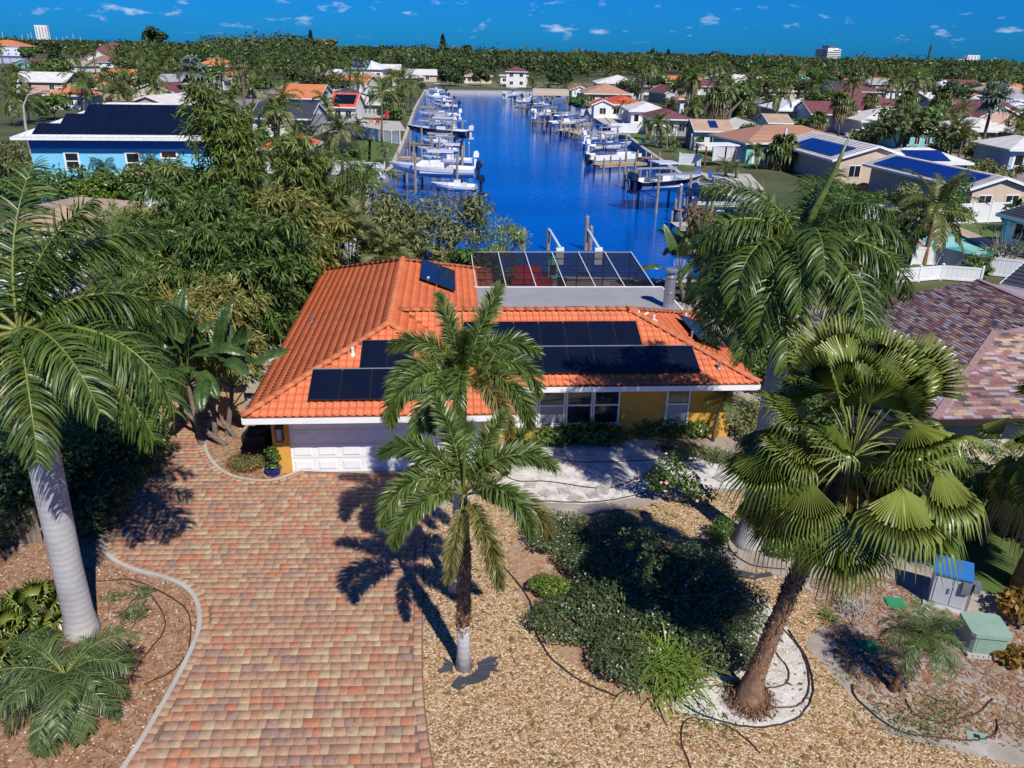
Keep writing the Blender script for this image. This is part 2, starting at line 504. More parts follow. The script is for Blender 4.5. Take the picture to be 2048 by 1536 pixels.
M['mulch'] = mat('brown mulch and shell', [(.14, .06, .03), (.27, .135, .07), (.36, .25, .17), (.30, .15, .08), (.38, .30, .23), (.52, .46, .40)], rough=.95, var='noise', nscale=1.5, bump=1, bscale=26, coord='pos')
M['gravel'] = mat('tan river gravel', [(.11, .055, .022), (.25, .13, .05), (.34, .19, .08), (.42, .27, .125), (.50, .36, .20), (.66, .57, .43), (.30, .16, .06)], rough=.7, var='cells', nscale=23, bump=1, coord='pos')
M['pebble'] = mat('river pebble', [(.12, .06, .024), (.28, .155, .06), (.36, .215, .09), (.44, .29, .14), (.52, .39, .23), (.70, .62, .48)], rough=.6, var='island')
def water_mat():
 m = D.materials.new('canal water')
 m.use_nodes = True
 t = m.node_tree
 b = t.nodes['Principled BSDF']
 b.inputs['Roughness'].default_value = .07
 b.inputs['IOR'].default_value = 1.33
 b.inputs['Specular IOR Level'].default_value = .6
 g = N(t, 'ShaderNodeNewGeometry')
 mp = N(t, 'ShaderNodeMapping')
 mp.inputs['Scale'].default_value = (.45, 1.5, 1)
 lk(t, g.outputs['Position'], mp.inputs[0])
 n1 = N(t, 'ShaderNodeTexNoise', Scale=1.8, Detail=4.0)
 n2 = N(t, 'ShaderNodeTexNoise', Scale=.035, Detail=3.0)
 lk(t, mp.outputs[0], n1.inputs[0])
 lk(t, mp.outputs[0], n2.inputs[0])
 r = t.nodes.new('ShaderNodeValToRGB')
 r.color_ramp.elements[0].position, r.color_ramp.elements[0].color = .35, (.0002, .062, .32, 1)
 r.color_ramp.elements[1].position, r.color_ramp.elements[1].color = .65, (.0003, .095, .43, 1)
 lk(t, n2.outputs[0], r.inputs[0])
 lk(t, r.outputs[0], b.inputs['Base Color'])
 bp = N(t, 'ShaderNodeBump', Strength=.25, Distance=.10)
 lk(t, n1.outputs[0], bp.inputs['Height'])
 lk(t, bp.outputs[0], b.inputs['Normal'])
 return m
M['water'] = water_mat()
BIG = 9000
structure(sheet('ground', [(-BIG, -60), (BIG, -60), (BIG, BIG), (-BIG, BIG)], 0.0, M['land'], [canal, lagoon, rcanal, pool_hole]))
structure(sheet('water', [(-1500, 40), (1500, 40), (1500, 1500), (-1500, 1500)], WATER_Z, M['water']))
def seawall(poly, closed=True, label=None):
 """concrete wall with a cap round a basin"""
 b = MB()
 n = len(poly)
 area = sum(poly[i][0] * poly[(i + 1) % n][1] - poly[(i + 1) % n][0] * poly[i][1] for i in range(n))
 s = 1 if area > 0 else -1
 for i in range(n):
  p, q = Vector(poly[i]), Vector(poly[(i + 1) % n])
  d = (q - p).normalized()
  nn = Vector((d.y, -d.x)) * s                     # away from the water
  p2, q2 = p - d * .3, q + d * .3
  i0 = -nn * .12
  b.add([(*(p2 + i0), -2.5), (*(q2 + i0), -2.5), (*(q2 + i0), .1), (*(p2 + i0), .1)], [(0, 1, 2, 3)])
  b.prism([p2 + i0 * 1.6, q2 + i0 * 1.6, q2 + nn * .36, p2 + nn * .36], .06, .16 + .003 * (i % 2))
 return b.build('seawall', M['concrete'])
tag(seawall(canal), 'pale concrete seawall and cap running round the blue canal', 'seawall')
tag(seawall(rcanal), 'concrete seawall along the small far canal behind the white tile roofs', 'seawall')
tag(seawall(lagoon), 'low seawall at the edge of the far lagoon by the orange roofed villa', 'seawall')
# yard surfaces: each a sheet a few millimetres above the one below
structure(sheet('yard_soil', [(-21, 4), (24, 4), (24, 45), (-21, 45)], .004, M['sand']))
gravel_poly = A([(840, 1640), (848, 1200), (852, 1060), (905, 1000), (1040, 985), (1120, 1040), (1270, 1015), (1420, 985), (1480, 985), (1530, 1000), (1500, 1060), (1450, 1090), (1380, 1100), (1440, 1140), (1530, 1140),
    (1620, 1180), (1650, 1230), (1610, 1290), (1690, 1380), (1780, 1470), (1900, 1500), (2090, 1545), (2090, 1640)])
structure(sheet('gravel_bed', gravel_poly, .010, M['gravel']))
shell_poly = A([(1000, 945), (1010, 985), (1080, 1005), (1180, 1010), (1270, 995), (1360, 970), (1480, 980), (1530, 960), (1480, 930), (1380, 900), (1300, 880), (1100, 885), (1030, 900)])
structure(sheet('shell_path', shell_poly, .014, M['shell']))
ring_poly = A([(1400, 1230), (1520, 1190), (1565, 1240), (1600, 1300), (1625, 1370), (1620, 1420), (1580, 1448), (1500, 1455), (1420, 1445), (1350, 1420), (1330, 1380), (1400, 1330)])
structure(sheet('shell_ring', ring_poly, .018, M['shell']))
mulch_poly = A([(-60, 1640), (330, 1640), (420, 1400), (450, 1290), (440, 1200), (350, 1140), (270, 1100), (230, 1060), (60, 1090), (-60, 1100)])
structure(sheet('mulch_bed', mulch_poly, .010, M['mulch']))
island_poly = A([(1040, 1060), (1200, 1045), (1400, 1085), (1520, 1200), (1510, 1300), (1440, 1390), (1250, 1400), (1120, 1310), (1040, 1190), (1010, 1110)])
structure(sheet('island_bed', island_poly, .0155, M['mulch']))
structure(sheet('side_lawn', A([(1780, 1010), (2100, 960), (2100, 1230), (1960, 1180), (1830, 1110)]), .012, M['lawn']))
# loose pebbles and litter, too many to count
def pebbles(name, poly, n, size, m, z=.012, long=1.0, seed=1):
 r = np.random.RandomState(seed)
 q = np.array(poly)
 lo, hi = q.min(0), q.max(0)
 pts = []
 while len(pts) < n:
  c = lo + (hi - lo) * r.rand(2)
  if c[1] > 7 and inside(c, poly):
   pts.append(c)
 P = np.array(pts)
 s = size * (.5 + r.rand(n))
 a = r.rand(n) * 6.28
 base = np.array([[1, 0, 0], [0, .62, 0], [-1, 0, 0], [0, -.62, 0], [0, 0, .5], [0, 0, -.4]])
 V = np.zeros((n, 6, 3))
 ca, sa = np.cos(a)[:, None], np.sin(a)[:, None]
 bx, by = base[:, 0] * long, base[:, 1]
 V[:, :, 0] = P[:, :1] + s[:, None] * (ca * bx - sa * by)
 V[:, :, 1] = P[:, 1:] + s[:, None] * (sa * bx + ca * by)
 V[:, :, 2] = z + s[:, None] * base[:, 2] * (.5 + r.rand(n, 1) * .8)
 F = np.array([[0, 1, 4], [1, 2, 4], [2, 3, 4], [3, 0, 4]])
 F = (F[None] + 6 * np.arange(n)[:, None, None]).reshape(-1, 3)
 return stuff(new_obj(name, np_mesh(name, V, F, m)))
pebbles('gravel', gravel_poly, 42000, .023, M['pebble'])
M['chip'] = mat('bark chip', [(.14, .05, .025), (.24, .11, .05), (.30, .16, .08), (.10, .04, .02), (.36, .24, .15), (.20, .085, .04)], rough=.9, var='island')
M['fallen'] = mat('fallen leaf', [(.20, .10, .04), (.30, .17, .06), (.12, .07, .03), (.10, .12, .03)], rough=.8, var='island')
pebbles('fallen_leaves', gravel_poly, 900, .06, M['fallen'], z=.02, long=1.5, seed=12)
pebbles('fallen_leaves', drive, 160, .055, M['fallen'], z=.062, long=1.5, seed=13) if False else None
M['shellbit'] = mat('white shell bit', [(.62, .59, .55), (.72, .70, .66), (.5, .45, .4)], rough=.8, var='island')
pebbles('shell_bits', mulch_poly, 1300, .026, M['shellbit'], seed=15)
pebbles('path_shells', shell_poly, 7000, .026, M['shellbit'], z=.016, seed=16)
pebbles('ring_shells', ring_poly, 3000, .022, M['shellbit'], z=.02, seed=17)
pebbles('mulch_litter', mulch_poly, 14000, .03, M['chip'], long=2.4, seed=3)
litter_poly = A([(1620, 1160), (1780, 1150), (1850, 1210), (2060, 1260), (2060, 1480), (1900, 1480), (1780, 1440), (1700, 1370), (1640, 1250)])
pebbles('leaf_litter', litter_poly, 3800, .035, M['chip'], long=2.6, seed=4)
# ------------------------------------------------------------------ driveway of pavers
drive_R = A([(1004, 958), (940, 975), (880, 1010), (852, 1080), (847, 1200), (846, 1330), (852, 1430), (868, 1536), (900, 1680)])
drive_L = A([(150, 1680), (250, 1536), (310, 1440), (370, 1330), (398, 1260), (395, 1210), (372, 1178), (330, 1158), (270, 1142), (225, 1120), (205, 1092), (212, 1050), (245, 990), (275, 930), (300, 870), (330, 840)])
bed_edge = A([(420, 848), (410, 890), (425, 925), (455, 950), (500, 962), (550, 962), (600, 944)])
LS, RS, BS = smooth_line(drive_L, 8), smooth_line(drive_R, 8), smooth_line(bed_edge, 8)
drive = [tuple(p) for p in LS + BS + RS]
driveway = structure(sheet('driveway', drive, .046, M['joint']))
th = rad(3.2)
cu, su = math.cos(th), math.sin(th)
cands = []
row_h = .205
rp = random.Random(11)
v = 7.2
row_h = .26
for r_ in range(0, 110):
 v += row_h
 row_h = rp.choice((.2, .26, .26))
 u = -16 - rp.random() * .3
 while u < 3:
  w = rp.choice((.19, .26, .26, .26, .37))
  c = (u + w / 2, v + row_h / 2)
  x, y = c[0] * cu - c[1] * su, c[0] * su + c[1] * cu
  if inside((x, y), drive):
   e = edge_dist((x, y), drive)
   if e > .19:
    cands.append((x, y, w, th, row_h))
  u += w
def soldier(line, poly):
 """the course of pavers that follows the curved edge"""
 out, acc = [], 0
 for a, b in zip(line[:-1], line[1:]):
  d = b - a
  L = np.linalg.norm(d)
  while acc < L:
   p = a + d / L * acc
   nn = np.array([-d[1], d[0]]) / L
   q = p + nn * .13
   if not inside(q, poly):
    q = p - nn * .13
   out.append((q[0], q[1], .225, math.atan2(d[1], d[0]), .2))
   acc += .232
  acc -= L
 return out
cands += soldier(LS, drive) + soldier(RS, drive) + soldier(BS, drive)
cands = [c for c in cands if c[1] > 10.5]
def paver_shape(w, h):
 a, b, e = w / 2 - .0035, h / 2 - .0035, .005
 V = [(-a, -b, 0), (a, -b, 0), (a, b, 0), (-a, b, 0), (-a, -b, .03), (a, -b, .03), (a, b, .03), (-a, b, .03),
  (-a + e, -b + e, .037), (a - e, -b + e, .037), (a - e, b - e, .037), (-a + e, b - e, .037)]
 F = []
 for k in range(4):
  j = (k + 1) % 4
  F += [(k, j, 4 + j, 4 + k), (4 + k, 4 + j, 8 + j, 8 + k)]
 return np.array(V), np.array(F + [(8, 9, 10, 11)])
cands.sort(key=lambda c: (c[0]) ** 2 + c[1] ** 2)
paver_me = {}
for c in cands[:300]:
 if (c[2], c[4]) not in paver_me:
  V, F = paver_shape(c[2], c[4])
  paver_me[c[2], c[4]] = np_mesh('paver', V, F, M['paver_one'])
 new_obj('paver', paver_me[c[2], c[4]], driveway, (c[0], c[1], .02 + rp.uniform(0, .003) + (.004 if c[2] == .225 else 0)), (rp.uniform(-.006, .006), rp.uniform(-.006, .006), c[3]))
VV, FF, k = [], [], 0
for c in cands[300:]:
 V, F = paver_shape(c[2], c[4])
 ca, sa = math.cos(c[3]), math.sin(c[3])
 W = np.stack([c[0] + V[:, 0] * ca - V[:, 1] * sa, c[1] + V[:, 0] * sa + V[:, 1] * ca, V[:, 2] + .02 + rp.uniform(0, .003) + (.004 if c[2] == .225 else 0)], 1)
 VV.append(W)
 FF.append(F + k)
 k += len(V)
stuff(new_obj('pavers', np_mesh('pavers', np.concatenate(VV), np.concatenate(FF), M['paver']), driveway))
# concrete kerb round the planting beds
def kerb(line, w=.11, h=.075):
 b = MB()
 L = [Vector((p[0], p[1])) for p in line]
 for off, z0 in ((0, 0),):
  vs, fs = [], []
  for i, p in enumerate(L):
   d = (L[min(i + 1, len(L) - 1)] - L[max(i - 1, 0)]).normalized()
   nn = Vector((-d.y, d.x))
   vs += [(*(p - nn * w / 2), 0), (*(p - nn * w / 2), h), (*(p + nn * w / 2), h), (*(p + nn * w / 2), 0)]
  for i in range(len(L) - 1):
   for k in range(3):
    fs.append((i * 4 + k, i * 4 + k + 1, i * 4 + 4 + k + 1, i * 4 + 4 + k))
  b.add(vs, fs)
 return b
bed_poly = [tuple(p) for p in BS] + A([(620, 930), (600, 860), (560, 840), (440, 835)])
structure(sheet('planting_bed', bed_poly, .012, M['mulch']))
pebbles('bed_litter', bed_poly, 2200, .035, M['chip'], long=2.6, seed=9)
structure(kerb(LS[4:96]).build('driveway_kerb', M['concrete']))
structure(kerb(BS).build('bed_kerb', M['concrete']))
# ------------------------------------------------------------------ the ochre house
HT = rad(4.8)
house = thing('ochre_house', 'ochre stucco house with terracotta tile roof, black solar panels and white garage door', 'house', (-8.45, 22.52, 0), HT)
HM = Matrix.Translation((-8.45, 22.52, 0)) @ Matrix.Rotation(HT, 4, 'Z')
ZE, U1, SL, VB, VR, U2, HW = 2.675, 8.71, .3725, 17.95, 2.26, 17.56, 4.0
ZR, ZW = ZE + SL * U1 / 2, ZE + SL * HW
wall = MB()
wall.prism([(.57, 1.17), (1.12, 1.17), (1.12, 1.32), (7.6, 1.32), (7.6, 1.17), (8.14, 1.17), (8.14, 3.45), (17.1, 3.45), (17.1, 9.4), (16.5, 9.4), (16.5, 13.3), (8.14, 13.3), (8.14, 17.3), (.57, 17.3)], 0, 2.52)
wall_o = wall.build('wall', M['ochre'], house)
planes = {
 'front': [(0, 0), (U1, 0), (U1 / 2, U1 / 2)],
 'left': [(0, VB), (0, 0), (U1 / 2, U1 / 2), (U1 / 2, VB - U1 / 2)],
 'back': [(U1, VB), (0, VB), (U1 / 2, VB - U1 / 2)],
 'right': [(U1, 0), (U1, VR), (U1 - HW, VR + HW), (U1, VR + 2 * HW), (U1, VB), (U1 / 2, VB - U1 / 2), (U1 / 2, U1 / 2)],
 'wfront': [(U1, VR), (U2, VR), (U2 - HW, VR + HW), (U1 - HW, VR + HW)],
 'wright': [(U2, VR), (U2, VR + 2 * HW), (U2 - HW, VR + HW)],
 'wback': [(U2, VR + 2 * HW), (U1, VR + 2 * HW), (U1 - HW, VR + HW), (U2 - HW, VR + HW)],
}
ups = {'front': (0, 1), 'left': (1, 0), 'back': (0, -1), 'right': (-1, 0), 'wfront': (0, 1), 'wright': (-1, 0), 'wback': (0, -1)}
def plane_z(name, p):
 a = planes[name][0]
 u = ups[name]
 return ZE + SL * ((p[0] - a[0]) * u[0] + (p[1] - a[1]) * u[1])
rb = MB()
for nme, poly in planes.items():
 rb.poly([(p[0], p[1], plane_z(nme, p) - .02) for p in poly])
roof = rb.build('roof', M['roofbase'], house)
# soffit and fascia
fb = MB()
outline = [(0, 0), (U1, 0), (U1, VR), (U2, VR), (U2, VR + 2 * HW), (U1, VR + 2 * HW), (U1, VB), (0, VB)]
fb.poly([(p[0], p[1], ZE - .15) for p in reversed(outline)])
fas = MB()
for p, q in zip(outline, outline[1:] + outline[:1]):
 p, q = Vector(p), Vector(q)
 d = (q - p).normalized()
 nn = Vector((d.y, -d.x))
 fas.prism([p + nn * .03, q + nn * .03, q, p], ZE - .23, ZE - .035)
fb.build('soffit', M['white_paint'], house)
fas.build('fascia', M['white_paint'], house)
# tiles
def tile_shape(w=.25, L=.40):
 xs = np.array([-.5, -.45, -.33, -.2, -.07, .04, .12, .31, .5]) * w
 hs = np.array([.0, .022, .048, .058, .048, .022, .0, -.008, .0]) * .72
 V, F = [], []
 n = len(xs)
 for y, dz in ((0, .020), (L, .0)):
  for x, h in zip(xs, hs):
   V.append((x, y, h + dz))
 for x, h in zip(xs, hs):
  V.append((x, .004, h + .006))
 for i in range(n - 1):
  F.append((i, i + 1, n + i + 1, n + i))
  F.append((2 * n + i, 2 * n + i + 1, i + 1, i))
 return np.array(V), np.array(F)
def lay(poly, up, zfun, tw, ex, jitter=0, margin=0.0):
 """places (origin, x axis, y axis) of roof pieces in courses over a plane given in plan"""
 out = []
 P = np.array(poly, float)
 a = P[0]
 u = np.array(up, float)
 e = np.array([u[1], -u[0]])                          # along the eave
 cosp = 1 / math.sqrt(1 + SL * SL)
 s = (P - a) @ u
 t = (P - a) @ e
 run = ex * cosp
 for j in range(int(s.max() / run) + 1):
  v = j * run
  off = (jitter * (j % 2)) * tw
  for i in range(int(t.min() / tw) - 2, int(t.max() / tw) + 2):
   x = i * tw + tw / 2 + off
   c = a + e * x + u * (v + run * .5)
   if inside(c, poly):
    p = a + e * x + u * v
    out.append((p[0], p[1], zfun(p)))
 sp = math.sin(math.atan(SL))
 X = Vector((e[0], e[1], 0))
 Y = Vector((u[0] * cosp, u[1] * cosp, sp))
 return out, X, Y, X.cross(Y)
TV, TF = tile_shape()
tile_me = np_mesh('tile', TV, TF, M['rooftile_one'], smooth=False)
all_tiles = []
for nme, poly in planes.items():
 pos, X, Y, Z = lay(poly, ups[nme], lambda p, k=nme: plane_z(k, p), .25, .33)
 for p in pos:
  all_tiles.append((p, X, Y, Z))
CL = HM.inverted() @ Vector((0, 0, CAM_H))
vis = {'front', 'wfront'}
all_tiles.sort(key=lambda t: (Vector(t[0]) - CL).length + (0 if t[2].y > .5 and t[0][1] < 5 else 9))
for p, X, Y, Z in all_tiles[:300]:
 o = new_obj('tile', tile_me, roof)
 T = Matrix(((X.x, Y.x, Z.x, p[0]), (X.y, Y.y, Z.y, p[1]), (X.z, Y.z, Z.z, p[2]), (0, 0, 0, 1)))
 o.matrix_local = T
VV, FF, k = [], [], 0
for p, X, Y, Z in all_tiles[300:]:
 B = np.array([X, Y, Z])
 VV.append(TV @ B + np.array(p))
 FF.append(TF + k)
 k += len(TV)
stuff(new_obj('tiles', np_mesh('tiles', np.concatenate(VV), np.concatenate(FF), M['rooftile']), roof))
# ridge and hip caps
def cap_mesh(r=.13, L=.46):
 V, F = [], []
 n = 7
 for y, k, dz in ((0, 1.08, .02), (L, .92, 0)):
  for i in range(n):
   a = math.pi * i / (n - 1)
   V.append((r * k * math.cos(a), y, r * .8 * k * math.sin(a) - .02 + dz))
 for i in range(n):
  a = math.pi * i / (n - 1)
  V.append((r * .9 * math.cos(a), .003, r * .62 * math.sin(a) - .03))
 for i in range(n - 1):
  F.append((i + 1, i, n + i, n + i + 1))
  F.append((2 * n + i + 1, 2 * n + i, i, i + 1))
 return np_mesh('ridge_cap', np.array(V), np.array(F), M['ridgecap'])
cap_me = cap_mesh()
for a, b in (((0, 0, ZE), (U1 / 2, U1 / 2, ZR)), ((U1, 0, ZE), (U1 / 2, U1 / 2, ZR)), ((U1 / 2, U1 / 2, ZR), (U1 / 2, VB - U1 / 2, ZR)),
   ((U1 - HW - .1, VR + HW, ZW), (U2 - HW, VR + HW, ZW)), ((U2, VR, ZE), (U2 - HW, VR + HW, ZW)), ((0, VB, ZE), (U1 / 2, VB - U1 / 2, ZR)),
   ((U1, VB, ZE), (U1 / 2, VB - U1 / 2, ZR)), ((U2, VR + 2 * HW, ZE), (U2 - HW, VR + HW, ZW))):
 a, b = Vector(a) + Vector((0, 0, .06)), Vector(b) + Vector((0, 0, .06))
 d = b - a
 n = int(d.length / .40)
 rot = d.to_track_quat('Y', 'Z')
 for i in range(n + 1):
  p = a + d * min(i * .40 / d.length, 1)
  o = new_obj('ridge_cap', cap_me, roof, p)
  o.rotation_mode = 'QUATERNION'
  o.rotation_quaternion = rot
# flat roof at the back, its edge and the steel flue
fr = MB()
fr.prism([(7.62, 9.1), (16.75, 9.1), (16.75, 13.45), (7.62, 13.45)], 2.84, 3.05)
fr.build('flat_roof', M['flat'], house)
fr = MB()
fr.box(7.5, 16.8, 13.45, 13.53, 2.8, 3.075).box(16.75, 16.83, 9.2, 13.45, 2.8, 3.075)
fr.build('roof_edge', M['white_paint'], house)
fl = MB()
fl.lathe([(.24, 0), (.24, .62), (.25, .63), (.25, .72), (.24, .73), (.24, 1.35), (.27, 1.36), (.27, 1.42), (.19, 1.44), (.17, 1.62), (.30, 1.63), (.31, 1.72), (.24, 1.76)], 18)
flue = fl.build('flue', M['galv'], house, loc=(16.25, 10.25, 3.05), smooth=False)
hv = MB()
hv.box(-.32, .32, -.2, .2, 0, .16).box(-.36, .36, -.24, .24, .16, .21)
hv.build('roof_vent', M['bronze'], house, loc=(12.0, 9.5, 3.05))
def on_roof(nme, u, v, lift=.1):
 return Vector((u, v, plane_z(nme, (u, v)) + lift))
# vent pipes and the white bracket
for nme, u, v in (('front', 3.2, 2.75), ('wfront', 16.25, 3.0), ('wright', 15.9, 5.4), ('left', .9, 8.4), ('right', 5.6, 11.4)):
 pb = MB()
 pb.lathe([(.09, -.1), (.085, .02), (.05, .05), (.05, .22), (.06, .22), (.06, .26)], 10)
 pb.build('vent_pipe', M['white_paint'] if nme in ('front', 'right') else M['galv'], house, loc=on_roof(nme, u, v, .03))
br = MB()
br.beam((0, 0, 0), (.75, -.55, -.15), .09, .04).beam((.3, -.2, -.02), (.5, .0, .02), .06, .05).tube([(.1, -.05, 0), (.1, -.05, .12)], .05).tube([(.62, -.45, -.1), (.62, -.45, .06)], .05)
br.build('antenna_bracket', M['white_paint'], house, loc=(13.75, 6.0, ZW - .02))
fsh = MB()
fsh.box(-.35, .35, -.05, .05, 0, .03)
for u in (6.6, 7.6):
 fsh.build('flashing', M['white_paint'], house, loc=(u, 6.34, ZW + .07))
# solar panels: glass slab in a thin frame, lifted off the tiles
def solar_panel(nme, ua, ub, va, vb, lift=.13, flip=False):
 c = [on_roof(nme, *p, lift) for p in ((ua, va), (ub, va), (ub, vb), (ua, vb))]
 if flip:
  c = [on_roof(nme, *p, lift) for p in ((ua, va), (ua, vb), (ub, vb), (ub, va))]
 nrm = (c[1] - c[0]).cross(c[3] - c[0]).normalized()
 if nrm.z < 0:
  nrm = -nrm
  c.reverse()
 m = sum(c, Vector()) / 4
 b = MB()
 top = [p + nrm * .035 for p in c]
 inn = [m + (p - m) * (1 - .03) + nrm * .035 for p in c]
 b.add(c + top + inn, [(i, (i + 1) % 4, 4 + (i + 1) % 4, 4 + i) for i in range(4)] + [(4 + i, 4 + (i + 1) % 4, 8 + (i + 1) % 4, 8 + i) for i in range(4)] + [(3, 2, 1, 0)])
 fr_ = b.build('solar_panel', M['solar_frame'], house)
 g = MB()
 g.poly([m + (p - m) * (1 - .03) + nrm * .031 for p in c])
 g.build('glass_face', M['solar'], fr_)
def solar_row(nme, ua, ub, va, vb, w):
 n = round((ub - ua) / w)
 s = (ub - ua) / n
 for i in range(n):
  solar_panel(nme, ua + i * s + .008, ua + (i + 1) * s - .008, va + .008, vb - .008)
solar_row('front', 1.96, 6.9, .52, 1.9, .99)
solar_row('front', 3.5, 5.3, 1.91, 3.3, .9)
solar_row('wfront', 7.95, 15.5, 2.7, 4.05, .94)
solar_row('wfront', 7.05, 13.65, 4.06, 5.43, .94)
rl = MB()
rl.beam(on_roof('wfront', 7.9, 4.06, .16), on_roof('wfront', 15.5, 4.06, .16), .03, .03)
rl.beam(on_roof('front', 1.96, 1.91, .16), on_roof('front', 6.9, 1.91, .16), .03, .03)
rl.build('mounting_rail', M['alu'], house)
# the tilted blue collector on the main roof's far slope and the dark one on the hip
for i in range(2):
 ua = 5.25 + i * .78
 solar_panel('right', ua, ua + .76, 11.0, 14.4, .2)
solar_panel('wright', 15.95, 17.1, 4.8, 6.25, .25)
solar_panel('wright', 15.95, 17.1, 6.28, 7.73, .25)
# garage door: raised panels in rows
gd = MB()
gd.box(1.12, 7.6, 1.26, 1.31, 0, 2.5)
door = gd.build('garage_door', M['white_paint'], house)
pm = MB()
w_, h_ = .62, .36
pm.add([(-w_ / 2, 0, -h_ / 2), (w_ / 2, 0, -h_ / 2), (w_ / 2, 0, h_ / 2), (-w_ / 2, 0, h_ / 2),
  (-w_ / 2 + .05, -.022, -h_ / 2 + .05), (w_ / 2 - .05, -.022, -h_ / 2 + .05), (w_ / 2 - .05, -.022, h_ / 2 - .05), (-w_ / 2 + .05, -.022, h_ / 2 - .05)],
 [(0, 1, 5, 4), (1, 2, 6, 5), (2, 3, 7, 6), (3, 0, 4, 7), (4, 5, 6, 7)])
pm.add([(-w_ / 2 - .03, -.006, -h_ / 2 - .03), (w_ / 2 + .03, -.006, -h_ / 2 - .03), (w_ / 2 + .03, -.006, -h_ / 2 - .008), (-w_ / 2 - .03, -.006, -h_ / 2 - .008)], [(0, 1, 2, 3)])
panel_me = pm.mesh('panel', M['white_paint'])
for r_ in range(4):
 for c_ in range(8):
  new_obj('panel', panel_me, door, (1.12 + 6.48 * (c_ + .5) / 8, 1.259, .28 + r_ * .53))
gs = MB()
for z in (.545, 1.075, 1.605):
 gs.box(1.14, 7.58, 1.2565, 1.262, z - .008, z + .008)
gs.build('section_joint', M['shade'], door)
# windows
def window_unit(x0, x1, y, z0, z1, parent, white='white_paint', sash=True, shade_low=True):
 f = MB()
 t = .06
 f.box(x0, x1, y - .07, y, z0, z0 + t).box(x0, x1, y - .07, y, z1 - t, z1).box(x0, x0 + t, y - .068, y, z0 + t, z1 - t).box(x1 - t, x1, y - .068, y, z0 + t, z1 - t)
 zm = (z0 + z1) / 2
 if sash:
  f.box(x0 + t, x1 - t, y - .06, y, zm - .03, zm + .03)
 fo = f.build('frame', M[white], parent)
 for a, b, mt in ((z0 + t, zm - .03, 'shade' if shade_low else 'glass'), (zm + .03, z1 - t, 'glass')):
  p = MB()
  p.add([(x0 + t, y - .012, a), (x1 - t, y - .012, a), (x1 - t, y - .012, b), (x0 + t, y - .012, b)], [(0, 1, 2, 3)])
  p.build('pane', M[mt], parent)
win = new_obj('window', None, house)
for i in range(4):
 x0 = 8.75 + i * 1.02
 window_unit(x0, x0 + .99, 3.45, .62, 2.2, win, shade_low=i < 2)
sl_ = MB()
sl_.box(8.68, 12.9, 3.33, 3.45, .55, .615)
sl_.build('sill', M['white_paint'], win)
win2 = new_obj('window', None, house)
window_unit(14.55, 15.45, 3.45, .62, 2.2, win2)
sl_ = MB()
sl_.box(14.5, 15.5, 3.33, 3.45, .55, .615)
sl_.build('sill', M['white_paint'], win2)
# coach lamp on the garage pier
lb = MB()
lb.box(-.08, .08, -.02, 0, -.05, .5)
for x in (-.1, .1):
 for y in (-.24, -.04):
  lb.box(x - .012, x + .012, y - .012, y + .012, 0, .45)
lb.box(-.13, .13, -.27, -.01, .45, .5).box(-.1, .1, -.24, -.04, .5, .56).box(-.12, .12, -.26, -.02, -.03, .0)
lamp = lb.build('wall_lamp', M['bronze'], house, loc=(.85, 1.17, 1.35))
lb = MB()
lb.box(-.085, .085, -.225, -.055, .0, .44)
lb.build('lamp_glass', M['shade'], lamp)
# ------------------------------------------------------------------ screened pool cage behind the house
cage = thing('pool_cage', 'dark screened pool enclosure with white aluminium beams behind the orange roof', 'pool enclosure', HM @ Vector((7.8, 13.55, 0)), HT)
CW, CD, CZ = 8.6, 7.1, 3.02
sb = MB()
sb.add([(0, 0, CZ), (CW, 0, CZ), (CW + .4, CD, CZ), (-.05, CD, CZ)], [(0, 1, 2, 3)])
sb.build('roof_screen', M['screen'], cage)
sb = MB()
sb.add([(-.05, CD, 0), (CW + .4, CD, 0), (CW + .4, CD, CZ), (-.05, CD, CZ)], [(0, 1, 2, 3)])
sb.add([(CW, 0, 0), (CW + .4, CD, 0), (CW + .4, CD, CZ), (CW, 0, CZ)], [(3, 2, 1, 0)])
sb.build('wall_screen', M['screen'], cage)
for i in range(7):
 t = i / 6
 b = MB()
 b.beam((CW * t, 0, CZ + .03), (CW * t + (.4 * t - .05 * (1 - t)), CD, CZ + .03), .04, .09)
 b.build('roof_beam', M['vinyl'], cage)
for j in range(1, 5):
 b = MB()
 b.beam((0, CD * j / 5, CZ - .01), (CW + .4 * j / 5, CD * j / 5, CZ - .01), .045, .05)
 b.build('purlin', M['bronze'], cage)
b = MB()
b.beam((-.05, CD, CZ + .02), (CW + .4, CD, CZ + .02), .05, .07)
b.build('eave_beam', M['alu'], cage)
for i in range(7):
 x = (CW + .45) * i / 6 - .05
 b = MB()
 b.beam((x, CD, 0), (x, CD, CZ), .06, .06)
 b.build('post', M['bronze'], cage)
b = MB()
b.beam((-.05, CD, 1.0), (CW + .4, CD, 1.0), .05, .05)
b.build('mid_rail', M['bronze'], cage)
structure(sheet('patio', [tuple((HM @ Vector(p))[:2]) for p in ((7.9, 13.3, 0), (17.2, 13.3, 0), (17.6, 25.6, 0), (7.9, 25.6, 0))], .02, M['deckpaver']))
def local(u, v, z=0):
 return HM @ Vector((u, v, z))
